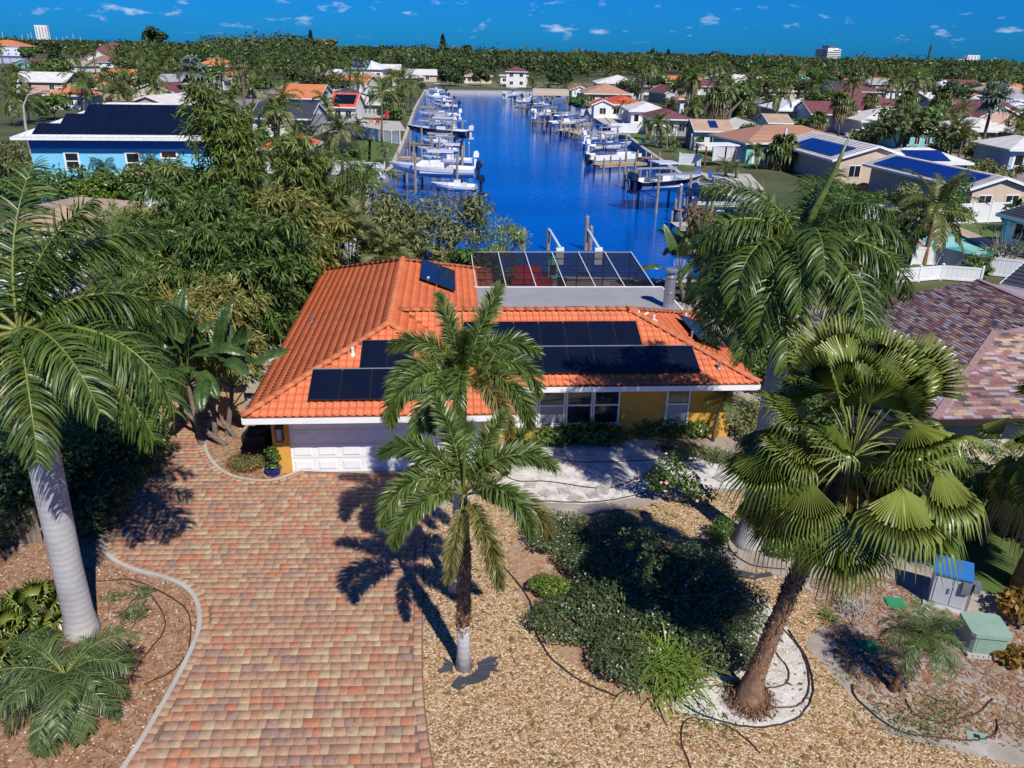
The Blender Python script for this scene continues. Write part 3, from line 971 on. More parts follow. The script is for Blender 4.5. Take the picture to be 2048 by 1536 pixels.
# furniture under the screen
so = thing('patio_sofa', 'red outdoor sofa seen through the dark pool screen', 'sofa', local(11.3, 24.9), HT)
b = MB()
b.box(-.95, .95, -.45, .42, .12, .42)
b.build('seat', M['redthing'], so)
b = MB()
b.box(-.95, .95, .25, .45, .42, 1.05)
b.build('backrest', M['redthing'], so)
for s in (-1, 1):
 b = MB()
 b.box(s * .95 - .12 * (s > 0), s * .95 + .12 * (s < 0), -.45, .25, .425, .68)
 b.build('armrest', M['redthing'], so)
 for y in (-.38, .36):
  b = MB()
  b.box(s * .85 - .04, s * .85 + .04, y - .04, y + .04, .02, .12)
  b.build('leg', M['bronze'], so)
ck = thing('storage_bench', 'low red cushioned bench beside the red sofa under the screen', 'bench', local(12.3, 23.9), HT)
b = MB()
b.box(-.5, .5, -.4, .4, .1, .5)
b.build('bench_body', M['redthing'], ck)
b = MB()
b.box(-.52, .52, -.42, .42, .5, .62)
b.build('cushion', M['redthing'], ck)
rc = thing('kayak', 'teal plastic kayak standing on end under the dark pool screen', 'kayak', local(13.0, 25.2), HT)
kb = MB()
for i in range(9):
 pass
prof = [(.05, .0), (.25, .12), (.34, .4), (.38, .9), (.34, 1.35), (.22, 1.62), (.05, 1.75)]
kb.lathe(prof, 14, T=Matrix.Diagonal((1, .45, 1, 1)))
kb.build('hull', M['teal'], rc, smooth=True)
kb = MB()
kb.lathe([(.2, .55), (.21, .6), (.21, 1.1), (.18, 1.15)], 12, T=Matrix.Translation((0, -.13, 0)) @ Matrix.Diagonal((1, .3, 1, 1)))
kb.build('cockpit', M['black'], rc)
for i, (u, v, rz, lab, mt) in enumerate(((11.8, 22.9, .3, 'small red patio chair on the brick patio behind the flat grey roof', 'redthing'), (13.2, 22.9, -.4, 'dark patio chair beside the red patio chair', 'bronze'), (16.0, 22.8, .2, 'pale grey patio chair on the patio near the steel flue', 'shade'))):
 c = thing('patio_chair', lab, 'chair', local(u, v), HT + rz, 'patio chairs behind the screen')
 b = MB()
 b.box(-.28, .28, -.28, .28, .36, .42)
 b.build('seat', M[mt], c)
 b = MB()
 b.box(-.28, .28, .24, .3, .42, .9)
 b.build('backrest', M[mt], c)
 for x in (-.25, .25):
  for y in (-.25, .25):
   b = MB()
   b.box(x - .02, x + .02, y - .02, y + .02, .02, .36)
   b.build('leg', M['bronze'], c)
# ------------------------------------------------------------------ plants: generators
def frond_mesh(name, L, n, e0, droop, ll, lw, m, plume=0.0, vee=.35, hang=.35, seed=0, pet=.12, rach=.03, sweep=0.0, fwd=.75, mstem=None, seg=2):
 """one pinnate leaf along +X: an arching rib with leaflets; E0 start elevation, DROOP total bend (degrees)"""
 r = np.random.RandomState(seed)
 K = 26
 ts = np.linspace(0, 1, K)
 ang = np.radians(e0 - droop * ts ** 1.25)
 az = np.radians(sweep * ts ** 1.5)
 st = L / (K - 1)
 d = np.stack([np.cos(ang) * np.cos(az), np.cos(ang) * np.sin(az), np.sin(ang)], 1)
 P = np.concatenate([[[0, 0, 0]], np.cumsum(d[:-1] * st, 0)])
 V, F3, F4, MI3, MI4 = [], [], [], [], []
 # rib: three sided tube
 rr = rach * (1 - .85 * ts)
 for i in range(K):
  T = d[i]
  S = np.cross(T, [0, 0, 1.])
  S /= np.linalg.norm(S) + 1e-9
  U = np.cross(S, T)
  for a in (90, 210, 330):
   V.append(P[i] + rr[i] * (math.cos(rad(a)) * S + math.sin(rad(a)) * U))
 for i in range(K - 1):
  for k in range(3):
   F4.append((i * 3 + k, i * 3 + (k + 1) % 3, i * 3 + 3 + (k + 1) % 3, i * 3 + 3 + k))
 nst = len(F4)
 for i in range(n):
  t = pet + (1 - pet) * (i + .5) / n
  x = t * (K - 1)
  k = min(int(x), K - 2)
  p = P[k] + (P[k + 1] - P[k]) * (x - k)
  T = d[k]
  S = np.cross(T, [0, 0, 1.])
  S /= np.linalg.norm(S) + 1e-9
  U = np.cross(S, T)
  tt = (t - pet) / (1 - pet)
  prof = (math.sin(math.pi * min(.97, .12 + .80 * tt)) ** .7)
  for s in ((-1, 1, -1, 1) if plume > 100 else (-1, 1)):
   l = ll * prof * (.85 + .3 * r.rand())
   if plume:
    ro = rad(r.uniform(-plume, plume * .75))
   else:
    ro = vee + r.uniform(-.18, .18)
   out = s * S * math.cos(ro) + U * math.sin(ro)
   f = fwd * (.55 + .75 * tt) + r.uniform(-.1, .1)
   dr = out + T * f
   dr /= np.linalg.norm(dr)
   w = T - dr * (T @ dr)
   w /= np.linalg.norm(w) + 1e-9
   tw = r.uniform(-.5, .5)
   nn = np.cross(dr, w)
   w = w * math.cos(tw) + nn * math.sin(tw)
   b = len(V)
   q = p
   dd = dr.copy()
   V += [q - w * lw * .3, q + w * lw * .3]
   for j in range(1, seg + 1):
    q = q + dd * l / (seg + 1)
    dd = dd + np.array([0, 0, -hang * 1.2 / seg])
    dd /= np.linalg.norm(dd)
    ww = lw * (.5 if j == 1 else .4)
    V += [q - w * ww, q + w * ww]
    F4.append((b + 2 * j - 2, b + 2 * j - 1, b + 2 * j + 1, b + 2 * j))
   q = q + dd * l / (seg + 1)
   V.append(q)
   F3.append((b + 2 * seg, b + 2 * seg + 1, b + 2 * seg + 2))
 F4, F3 = np.array(F4), np.array(F3)
 mi = np.zeros(len(F4) + len(F3), dtype=np.int32)
 mi[:nst] = 1
 return np_mesh(name, np.array(V), [F4, F3], [m, mstem or M['rachis']], mi)
def fan_mesh(name, lp, Rb, e0, bend, m, seed=0, nseg=34, spread=150, tipdroop=.8, fused=.52, fold=.5, pet_r=.022, mstem=None):
 """a costapalmate leaf: bare stalk, then a pleated blade whose free tips hang"""
 r = np.random.RandomState(seed)
 V, F3, F4 = [], [], []
 K = 7
 P = np.zeros(3)
 ang = rad(e0)
 for i in range(K):
  T = np.array([math.cos(ang), 0, math.sin(ang)])
  U = np.array([-math.sin(ang), 0, math.cos(ang)])
  for a in (90, 210, 330):
   V.append(P + pet_r * (1 - .4 * i / K) * (math.cos(rad(a)) * np.array([0, 1., 0]) + math.sin(rad(a)) * U))
  if i < K - 1:
   P = P + T * lp / (K - 1)
   ang -= rad(bend) / (K - 1)
   for k in range(3):
    F4.append((i * 3 + k, i * 3 + (k + 1) % 3, i * 3 + 3 + (k + 1) % 3, i * 3 + 3 + k))
 nst = len(F4)
 T = np.array([math.cos(ang), 0, math.sin(ang)])
 U = np.array([-math.sin(ang), 0, math.cos(ang)])
 S = np.array([0, 1., 0])
 hub = len(V)
 V.append(P)
 da = rad(2 * spread / nseg)
 for i in range(nseg):
  a = rad(-spread + 2 * spread * (i + .5) / nseg)
  Rl = Rb * (.78 + .26 * math.cos(a * .55)) * r.uniform(.92, 1.05)
  def pt(aa, rr_, lift, g=0.0):
   q = P + rr_ * (math.cos(aa) * T + math.sin(aa) * S)
   # blade folds like a shallow V and arches
   q = q + U * (lift - fold * rr_ * abs(math.sin(aa)) * .35)
   return q + np.array([0, 0, -g])
  b = len(V)
  r1, r2 = Rl * fused, Rl * .8
  V += [pt(a - da / 2, r1, -.012, .10 * r1), pt(a, r1, .03, .10 * r1), pt(a + da / 2, r1, -.012, .10 * r1)]
  F3 += [(hub, b, b + 1), (hub, b + 1, b + 2)]
  g2 = tipdroop * (r2 - r1) * r.uniform(.6, 1.2)
  V += [pt(a - da * .22, r2, 0, g2), pt(a + da * .22, r2, .012, g2)]
  F4 += [(b, b + 1, b + 4, b + 3)] if False else []
  F3 += [(b, b + 1, b + 3), (b + 1, b + 4, b + 3), (b + 1, b + 2, b + 4)]
  g3 = tipdroop * (Rl - r1) * r.uniform(1.2, 2.2)
  V.append(pt(a, Rl * r.uniform(.88, .95), 0, g3))
  F3.append((b + 3, b + 4, b + 5))
 F4, F3 = np.array(F4), np.array(F3)
 mi = np.zeros(len(F4) + len(F3), dtype=np.int32)
 mi[:nst] = 1
 return np_mesh(name, np.array(V), [F4, F3], [m, mstem or M['rachis']], mi)
def cloud(n, clumps, size, aspect=.5, up=.6, hang=0.0, seed=0, shell=.55, fold=True):
 """leaf blades spread through ellipsoidal clumps (x, y, z, rx, ry, rz)"""
 r = np.random.RandomState(seed)
 C = np.array(clumps, float)
 wgt = (C[:, 3] * C[:, 4] * C[:, 5]) ** .667
 idx = r.choice(len(C), n, p=wgt / wgt.sum())
 u = r.normal(size=(n, 3))
 u /= np.linalg.norm(u, axis=1)[:, None]
 rad_ = 1 - shell * r.rand(n) ** 1.6
 rad_ *= r.uniform(.86, 1.12, n)
 c = C[idx, :3] + u * rad_[:, None] * C[idx, 3:]
 nrm = u * .8 + np.array([0, 0, up]) + r.normal(size=(n, 3)) * .45
 nrm /= np.linalg.norm(nrm, axis=1)[:, None]
 d = r.normal(size=(n, 3)) + u * .6 + np.array([0, 0, -hang])
 d -= nrm * (d * nrm).sum(1)[:, None]
 d /= np.linalg.norm(d, axis=1)[:, None] + 1e-9
 if hang:
  d = d + np.array([0, 0, -hang * .6])
  d /= np.linalg.norm(d, axis=1)[:, None]
 w = np.cross(nrm, d)
 w /= np.linalg.norm(w, axis=1)[:, None] + 1e-9
 s = size * r.uniform(.65, 1.3, n)[:, None]
 V = np.stack([c - d * s * .5, c + w * s * aspect * .5 + d * s * .05, c + d * s * .5, c - w * s * aspect * .5 + d * s * .05], 1)
 F = np.arange(4 * n).reshape(n, 4)
 return V.reshape(-1, 3), F
def cloud_mesh(name, n, clumps, size, m, extra=None, **kw):
 V, F = cloud(n, clumps, size, **kw)
 mats = [m]
 mi = np.zeros(len(F), dtype=np.int32)
 if extra:                                            # (count, size, material): blossoms
  V2, F2 = cloud(extra[0], clumps, extra[1], aspect=.9, seed=77, shell=.08)
  F = np.concatenate([F, F2 + len(V)])
  V = np.concatenate([V, V2])
  mats.append(extra[2])
  mi = np.concatenate([mi, np.ones(len(F2), dtype=np.int32)])
 return np_mesh(name, V, F, mats, mi)
def blade_mesh(name, n, L, w, m, seed=0, droop=1.0, spread=1.0, base=.1, mats=None):
 """a tuft of arching strap leaves"""
 r = np.random.RandomState(seed)
 V, F4, F3 = [], [], []
 for i in range(n):
  a = r.uniform(0, 6.283)
  e = rad(r.uniform(35, 85))
  l = L * r.uniform(.55, 1.1)
  p = np.array([r.normal() * base, r.normal() * base, 0])
  h = np.array([math.cos(a), math.sin(a), 0])
  S = np.array([-math.sin(a), math.cos(a), 0])
  b = len(V)
  V += [p - S * w * .5, p + S * w * .5]
  for j in range(1, 4):
   p = p + (h * math.cos(e) * spread + np.array([0, 0, math.sin(e)])) * l / 4
   e -= droop * r.uniform(.3, .75)
   V += [p - S * w * .5 * (1.05 - .15 * j), p + S * w * .5 * (1.05 - .15 * j)]
   F4.append((b + 2 * j - 2, b + 2 * j - 1, b + 2 * j + 1, b + 2 * j))
  p = p + (h * math.cos(e) + np.array([0, 0, math.sin(e)])) * l / 4
  V.append(p)
  F3.append((b + 6, b + 7, b + 8))
 return np_mesh(name, np.array(V), [np.array(F4), np.array(F3)], m)
def paddle_mesh(name, L, W, lp, e0, droop, m, seed=0, tears=8):
 """banana or bird of paradise leaf: stalk and broad blade, torn across"""
 r = np.random.RandomState(seed)
 V, F4 = [], []
 K = 16
 P = np.zeros(3)
 ang = rad(e0)
 ns = 5
 rows = []
 tot = lp + L
 for i in range(ns + K):
  T = np.array([math.cos(ang), 0, math.sin(ang)])
  U = np.array([-math.sin(ang), 0, math.cos(ang)])
  rows.append((P.copy(), T, U))
  step = lp / ns if i < ns else L / (K - 1)
  P = P + T * step
  ang -= rad(droop) * step / tot * (.5 if i < ns else 1.3)
 for i, (p, T, U) in enumerate(rows):
  w = .03 * (1 - .7 * i / (ns + K))
  for a in (90, 210, 330):
   V.append(p + w * (math.cos(rad(a)) * np.array([0, 1., 0]) + math.sin(rad(a)) * U))
  if i:
   for k in range(3):
    F4.append(((i - 1) * 3 + k, (i - 1) * 3 + (k + 1) % 3, i * 3 + (k + 1) % 3, i * 3 + k))
 nst = len(F4)
 for s in (-1, 1):
  for i in range(ns, ns + K - 1):
   t0, t1 = (i - ns) / (K - 1), (i + 1 - ns) / (K - 1)
   lag = r.uniform(-.12, .12) if tears else 0
   ws = []
   for t, (p, T, U) in ((t0, rows[i]), (t1, rows[i + 1])):
    wd = W * math.sin(math.pi * min(1, .1 + .9 * t)) ** .55 * (1 if t < .98 else .1)
    tip = p + s * np.array([0, 1., 0]) * wd * .5 * .93 + U * (.16 * wd + lag * wd * .4) - T * wd * .05 + np.array([0, 0, -.25 * wd])
    mid = p + s * np.array([0, 1., 0]) * wd * .27 + U * .16 * wd
    ws.append((p + U * .02, mid, tip))
   b = len(V)
   gap = .06 if (tears and r.rand() < .5) else 0
   for a, c in zip(ws[0], ws[1]):
    V += [a, c]
   V[b + 5] = V[b + 5] + (V[b + 4] - V[b + 5]) * gap * 3
   F4 += [(b, b + 1, b + 3, b + 2), (b + 2, b + 3, b + 5, b + 4)]
 mi = np.zeros(len(F4), dtype=np.int32)
 mi[:nst] = 1
 return np_mesh(name, np.array(V), np.array(F4), [m, M['stem_green']], mi)
def trunk_obj(parent, pts, rs, m, n=14, smooth=True):
 b = MB()
 b.tube(pts, rs, n)
 return b.build('trunk', m, parent, smooth=smooth)
def crown(parent, top, fronds, seed=0, name='frond'):
 """fronds: (mesh, azimuth degrees, roll, scale)"""
 r = random.Random(seed)
 for me, az, tilt, sc in fronds:
  o = new_obj(name, me, parent, top, (rad(r.uniform(-9, 9)), rad(tilt), rad(az)), sc)
  o.rotation_mode = 'XYZ'
# shared leaf meshes -----------------------------------------------------------
ROYAL = [frond_mesh('frond', 3.9, 125, e, d, .95, .042, M['palm'], vee=v, plume=58, fwd=.6, hang=h, seed=i, rach=.06, sweep=s, seg=3)
  for i, (e, d, v, h, s) in enumerate(((82, 45, .5, .6, 10), (62, 85, .45, .8, -12), (42, 100, .4, .9, 14), (22, 95, .3, .95, -10), (2, 80, .2, 1.0, 8), (-25, 55, .1, .8, -8)))]
FOX = [frond_mesh('frond', 2.5, 150, e, d, .45, .028, M['foxtail'], plume=115, hang=.35, seed=20 + i, rach=.032, sweep=s, fwd=.95, pet=.16)
 for i, (e, d, s) in enumerate(((84, 30, 5), (68, 120, -12), (54, 150, 14), (40, 140, -10), (15, 110, 8), (-20, 70, 0)))]
FOXOLD = [frond_mesh('frond', 2.35, 140, e, d, .43, .028, M['foxold'], plume=115, hang=.4, seed=40 + i, rach=.03, sweep=s, fwd=.95, pet=.16)
  for i, (e, d, s) in enumerate(((28, 120, 8), (2, 85, -8), (-35, 50, 0)))]
FAN = [fan_mesh('frond', lp, rb, e, b, mm, seed=60 + i, tipdroop=td, spread=sp, nseg=int(sp / 2.1), fused=fu, fold=.9)
 for i, (lp, rb, e, b, mm, td, sp, fu) in enumerate(((1.5, 1.15, 82, 10, M['fan'], .2, 76, .55), (1.6, 1.2, 62, 55, M['fan'], .35, 78, .58), (1.7, 1.2, 38, 76, M['fan'], .42, 74, .58), (1.65, 1.2, 16, 76, M['fan'], .42, 68, .58), (1.45, 1.15, -8, 60, M['fan'], .45, 62, .58), (1.3, 1.1, -25, 48, M['fanold'], .5, 58, .55)))]
FANDRY = [fan_mesh('frond', 1.1, .9, -50, 22, M['dry'], seed=70 + i, tipdroop=1.6, spread=100, nseg=20, mstem=M['dry']) for i in range(2)]
DATE = [frond_mesh('frond', 1.25, 64, e, d, .34, .013, M['date'], vee=.45, plume=40, hang=.55, seed=80 + i, rach=.018, sweep=s, seg=2)
  for i, (e, d, s) in enumerate(((75, 60, 8), (52, 85, -10), (30, 95, 10), (8, 85, -8), (-20, 55, 5)))]
COCO = [frond_mesh('frond', 4.2, 46, e, d, .9, .085, M['palm2'], vee=.25, hang=.9, seed=90 + i, rach=.055, sweep=s)
  for i, (e, d, s) in enumerate(((75, 60, 10), (48, 95, -14), (22, 95, 12), (-5, 75, -10), (-35, 40, 8)))]
QUEEN = [frond_mesh('frond', 3.2, 50, e, d, .75, .055, M['palm'], vee=.3, hang=1.1, plume=60, seed=100 + i, rach=.04, sweep=s)
  for i, (e, d, s) in enumerate(((75, 75, 10), (50, 110, -14), (22, 105, 12), (-15, 60, -10)))]
ARECA = [frond_mesh('frond', 2.2, 40, e, d, .55, .045, M['olive'], vee=.5, hang=.5, seed=110 + i, rach=.025, sweep=s)
  for i, (e, d, s) in enumerate(((80, 50, 10), (62, 90, -12), (40, 100, 12)))]
SABAL = [fan_mesh('frond', 1.0, 1.0, e, b, mm, seed=120 + i, nseg=22, tipdroop=td, spread=130)
  for i, (e, b, mm, td) in enumerate(((75, 15, M['olive'], .5), (40, 30, M['olive'], .9), (5, 35, M['fanold'], 1.1), (-40, 25, M['dry'], 1.4)))]
BISM = [fan_mesh('frond', 1.2, 1.35, e, b, M['silver'], seed=130 + i, nseg=20, tipdroop=td, spread=140, fused=.62)
  for i, (e, b, td) in enumerate(((75, 10, .2), (42, 25, .4), (10, 30, .6), (-25, 20, .8)))]
PADDLE = [paddle_mesh('leaf', 1.7, .62, 1.2, e, d, M['banana'], seed=140 + i) for i, (e, d) in enumerate(((84, 30), (68, 65), (50, 90), (30, 95)))]
def spread(meshes, n, a0=0, seed=0, sc=1.0, jit=20, first=0):
 """fronds round a crown: upright ones in the middle, hanging ones outside"""
 r = random.Random(seed)
 out = []
 for i in range(n):
  k = min(len(meshes) - 1, first + int((i + .5) / n * (len(meshes) - first)))
  out.append((meshes[k], a0 + i * 137.5 + r.uniform(-jit, jit), r.uniform(-6, 6), sc * r.uniform(.88, 1.08)))
 return out
# ------------------------------------------------------------------ front garden
# tall royal palm by the drive, close to the camera
rl_ = thing('royal_palm', 'tall royal palm with smooth pale grey trunk beside the curved driveway edge', 'palm tree', at(165, 1262), 0)
trunk_obj(rl_, [(0, 0, -.1), (0, 0, .15), (.0, 0, .6), (0, 0, 2), (.02, 0, 3.6), (.05, 0, 5.0), (.08, 0, 5.75)], [.45, .40, .345, .33, .34, .345, .33], M['royal_trunk'], 20)
trunk = MB().tube([(.08, 0, 5.7), (.1, 0, 6.3), (.14, 0, 7.3), (.16, 0, 7.9)], [.31, .29, .2, .13], 14)
trunk.build('crownshaft', M['stem_green'], rl_, smooth=True)
V, F = cloud(900, [(.1, -.05, 5.95, .42, .42, .5)], .34, aspect=.10, up=0, hang=1.2, seed=5)
stuff(new_obj('dead_sheath', np_mesh('dead_sheath', V, F, M['fibre']), rl_))
V, F = cloud(2600, [(-.1, -.2, 6.7, .5, .5, .55), (.3, .1, 6.9, .4, .4, .4), (-.35, .2, 7.0, .4, .4, .5)], .16, aspect=.22, up=0, hang=1.0, seed=6)
stuff(new_obj('flower_spray', np_mesh('flower_spray', V, F, M['olive']), rl_))
crown(rl_, (.16, 0, 7.85), [(ROYAL[0], 75, 0, .95), (ROYAL[0], 20, 8, .85), (ROYAL[1], 50, 0, 1), (ROYAL[1], 120, 0, 1), (ROYAL[2], 165, 0, 1), (ROYAL[3], -4, 8, 1.06), (ROYAL[4], -58, 8, .86), (ROYAL[3], -36, 0, .92), (ROYAL[2], 95, 0, 1), (ROYAL[2], 28, 6, .95),
      (ROYAL[3], 200, 0, 1), (ROYAL[3], 68, 0, 1), (ROYAL[4], 130, 0, 1), (ROYAL[4], 235, 0, .95), (ROYAL[4], 25, 0, .98), (ROYAL[5], 90, 0, .9), (ROYAL[5], 170, 0, .9), (ROYAL[4], 60, 0, 1), (ROYAL[5], 40, 0, .9), (ROYAL[4], -18, 6, 1.0), (ROYAL[3], 110, 0, 1)], 3)
# royal palm by the corner of the house
rr_ = thing('royal_palm', 'royal palm with white lichened base and tall spear leaf by the house corner', 'palm tree', at(1497, 1085), 0)
trunk_obj(rr_, [(0, 0, -.1), (0, 0, .15), (.02, 0, .7), (.05, .05, 2.5), (.05, .1, 4.5), (.05, .1, 6.3)], [.52, .47, .36, .31, .3, .24], M['royal_trunk'], 20)
ROYD = [frond_mesh('frond', 3.9, 125, e, d, .98, .042, M['palm'], vee=v, plume=58, fwd=.6, hang=.95, seed=200 + i, rach=.06, sweep=sw, seg=3)
  for i, (e, d, v, sw) in enumerate(((70, 95, .45, 12), (52, 120, .4, -12), (34, 120, .3, 14), (14, 105, .2, -10), (-12, 72, .1, 8)))]
MB().tube([(.05, .1, 6.2), (.06, .1, 7.6), (.1, .1, 8.8)], [.23, .18, .12], 12).build('crownshaft', M['stem_green'], rr_, smooth=True)
MB().tube([(.1, .1, 8.7), (.35, .1, 9.9), (.7, .1, 10.9), (.95, .1, 11.9)], [.1, .10, .07, .012], 8).build('spear_leaf', M['stem_green'], rr_, smooth=True)
crown(rr_, (.1, .1, 8.85), [(ROYAL[0], 25, 6, .62), (ROYD[0], 160, 0, .85), (ROYD[0], 60, 0, .85), (ROYD[1], 190, 0, .88), (ROYD[1], -5, 0, .85), (ROYD[1], 110, 0, .85), (ROYD[2], 218, 0, .9), (ROYD[1], -92, 0, .88),
      (ROYD[2], -35, 0, .9), (ROYD[2], 35, 0, .85), (ROYD[3], 240, 0, .92), (ROYD[3], 180, 0, .9), (ROYD[3], -65, 0, .95), (ROYD[3], 5, 0, .88), (ROYD[3], 80, 0, .9), (ROYD[4], -115, 0, .95), (ROYD[0], -60, 0, .8), (ROYD[2], 140, 0, .9),
      (ROYD[2], 250, 0, .9), (ROYD[3], 205, 0, .92), (ROYD[4], 205, 0, .9), (ROYD[4], 170, 0, .85), (ROYD[4], -30, 0, .9), (ROYD[4], -75, 0, .95), (ROYD[2], 8, 0, .85), (ROYD[4], 235, 0, .95), (ROYD[4], 10, 0, .85), (ROYD[3], 130, 0, .9)], 4)
def shag(parent, pts, rad0, n, length, m, seed=0, name='trunk_fibre', z0=0, z1=1):
 """torn leaf bases hanging along a trunk"""
 r = np.random.RandomState(seed)
 P = np.array(pts, float)
 V, F = [], []
 for i in range(n):
  t = r.uniform(z0, z1) * (len(P) - 1)
  k = min(int(t), len(P) - 2)
  c = P[k] + (P[k + 1] - P[k]) * (t - k)
  a = r.uniform(0, 6.283)
  o = np.array([math.cos(a), math.sin(a), 0])
  s = np.array([-math.sin(a), math.cos(a), 0])
  l = length * r.uniform(.5, 1.2)
  w = length * r.uniform(.12, .3)
  b = len(V)
  q = c + o * rad0
  up = r.uniform(-1, .7)
  V += [q - s * w, q + s * w, q + o * l * .35 + np.array([0, 0, l * up]) + s * r.normal() * .05]
  F.append((b, b + 1, b + 2))
 return stuff(new_obj(name, np_mesh(name, np.array(V), np.array(F), m), parent))
# two foxtail palms in front of the garage
fa = thing('foxtail_palm', 'foxtail palm with fibrous brown trunk rising from the gravel beside the driveway', 'palm tree', at(927, 1335), 0)
pa = [(0, 0, -.05), (0, 0, .5), (0, 0, 1.4), (.02, 0, 2.6), (.02, 0, 3.7)]
trunk_obj(fa, pa[:3], [.2, .155, .145], M['royal_trunk'], 14)
trunk_obj(fa, [(0, 0, 1.3), (.01, 0, 2.0), (.02, 0, 2.8), (.02, 0, 3.6)], [.16, .165, .16, .14], M['fibre_trunk'], 12)
shag(fa, pa, .15, 420, .16, M['fibre'], 3, z0=.42, z1=.95)
MB().tube([(.02, 0, 3.5), (.02, 0, 4.2), (.02, 0, 4.75)], [.13, .12, .07], 12).build('crownshaft', M['stem_green'], fa, smooth=True)
MB().tube([(.02, 0, 4.6), (.04, 0, 5.6), (.06, .0, 6.3)], [.04, .028, .006], 6).build('spear_leaf', M['stem_green'], fa)
crown(fa, (.02, 0, 4.7), [(FOX[1], 168, 0, 1.0), (FOX[1], 12, 0, 1.0), (FOX[2], 205, 0, 1.0), (FOXOLD[0], -18, 0, 1.05), (FOX[2], -42, 0, 1.0), (FOXOLD[1], -65, 0, 1.0), (FOX[3], 225, 0, .95), (FOX[1], 95, 0, 1.0), (FOX[2], 135, 0, .9),
      (FOX[2], 55, 0, .95), (FOX[0], 140, 10, .9), (FOXOLD[2], -95, 0, .8), (FOX[0], 40, 16, .8)], 5)
fb_ = thing('foxtail_palm', 'taller foxtail palm with slim grey trunk whose crown hangs over the garage roof', 'palm tree', at(908, 1182), 0)
trunk_obj(fb_, [(0, 0, -.05), (0, 0, .4), (.1, 0, 2.4), (.2, 0, 4.4), (.22, 0, 4.9)], [.19, .14, .12, .12, .115], M['royal_trunk'], 12)
MB().tube([(.22, 0, 4.8), (.25, 0, 5.6), (.28, 0, 6.2)], [.125, .115, .07], 12).build('crownshaft', M['stem_green'], fb_, smooth=True)
MB().tube([(.28, 0, 6.1), (.27, 0, 7.2), (.25, .0, 8.1)], [.04, .028, .006], 6).build('spear_leaf', M['stem_green'], fb_)
crown(fb_, (.28, 0, 6.15), [(FOX[0], 60, 14, 1.0), (FOX[0], -75, 16, .8), (FOX[1], 172, 0, .95), (FOX[1], 15, 0, .95), (FOX[2], -8, 0, 1.0), (FOX[2], 200, 0, 1.0), (FOX[3], 218, 0, 1.08), (FOX[3], -35, 0, 1.08), (FOX[2], -95, 0, .9),
      (FOX[3], 250, 0, .95), (FOX[1], 110, 0, .9), (FOXOLD[0], -55, 0, 1.0), (FOX[4], 230, 0, .95), (FOX[0], 120, 14, .9)], 6)
# torn weed cloth round the trunk foot
fc = MB()
for a0, a1, r0, r1 in ((150, 200, .25, .55), (250, 350, .3, .75), (350, 390, .35, .8)):
 n = 7
 rj = random.Random(a0)
 vs = []
 for i in range(n):
  a = rad(a0 + (a1 - a0) * i / (n - 1))
  vs.append((math.cos(a) * r0, math.sin(a) * r0, .03))
  q = r1 * rj.uniform(.75, 1.15)
  vs.append((math.cos(a) * q, math.sin(a) * q, .02 + rj.uniform(0, .07)))
 fc.add(vs, [(2 * i, 2 * i + 1, 2 * i + 3, 2 * i + 2) for i in range(n - 1)])
fco = fc.build('weed_cloth', M['fabric'], loc=at(927, 1337))
tag(fco, 'torn dark weed cloth scraps lying round the foot of a foxtail palm', 'weed cloth')
# leaning fan palm
fp = thing('fan_palm', 'big Mexican fan palm leaning over the front garden with glossy drooping fans', 'palm tree', at(1497, 1402), 0)
pf_ = [(0, 0, -.05), (0, 0, .25), (.06, 0, .8), (.25, 0, 1.9), (.5, 0, 3.2), (.75, 0, 4.5), (1.1, 0, 6.15)]
trunk_obj(fp, pf_, [.50, .29, .215, .175, .165, .17, .14], M['fibre_trunk'], 16)
shag(fp, pf_, .165, 1300, .2, M['fibre'], 8, z0=.12, z1=.97)
V, F = cloud(2200, [(0, 0, .05, .62, .62, .2)], .2, aspect=.10, up=0, hang=1, seed=9)
stuff(new_obj('root_skirt', np_mesh('root_skirt', V, F, M['fibre']), fp))
fr_list = spread(FAN[:1], 7, 60, 1, 1.05) + spread(FAN[1:2], 11, 10, 2, 1.0, 40) + spread(FAN[2:3], 13, -20, 3, .97, 40) + spread(FAN[3:4], 13, 5, 4, .92, 40) + spread(FAN[4:5], 10, 30, 5, .82, 40) + spread(FAN[5:6], 5, 0, 6, .75, 40)
crown(fp, (1.15, 0, 6.2), [(m_, a_, t_ + R.uniform(-16, 16), s_ * R.uniform(.85, 1.1)) for m_, a_, t_, s_ in fr_list] + [(FAN[2], 190, -8, 1.1), (FAN[3], 205, -4, 1.1), (FAN[3], 165, 6, 1.1), (FAN[0], 30, 18, 1.2), (FAN[0], 100, 12, 1.2), (FANDRY[1], -30, 0, .8), (FANDRY[0], 15, 0, .9), (FANDRY[1], 40, 0, .9), (FANDRY[0], 150, 0, .7), (FANDRY[0], -5, 0, .9)], 7)
# shaggy fan palm at the picture's edge
fe = thing('fan_palm', 'shaggy fan palm with a skirt of dry leaves beside the side lawn and cabinets', 'palm tree', (14.3, 18.2, 0), 0)
trunk_obj(fe, [(0, 0, -.1), (0, 0, 1.5), (-.1, 0, 3.2), (-.1, 0, 4.6)], [.4, .26, .24, .2], M['fibre_trunk'], 12)
crown(fe, (-.1, 0, 4.6), spread(FAN, 16, 80, 11, .95, first=1) + spread([FAN[4], FAN[4]], 8, 10, 13) + spread(FANDRY, 16, 30, 12, 1.15), 8)
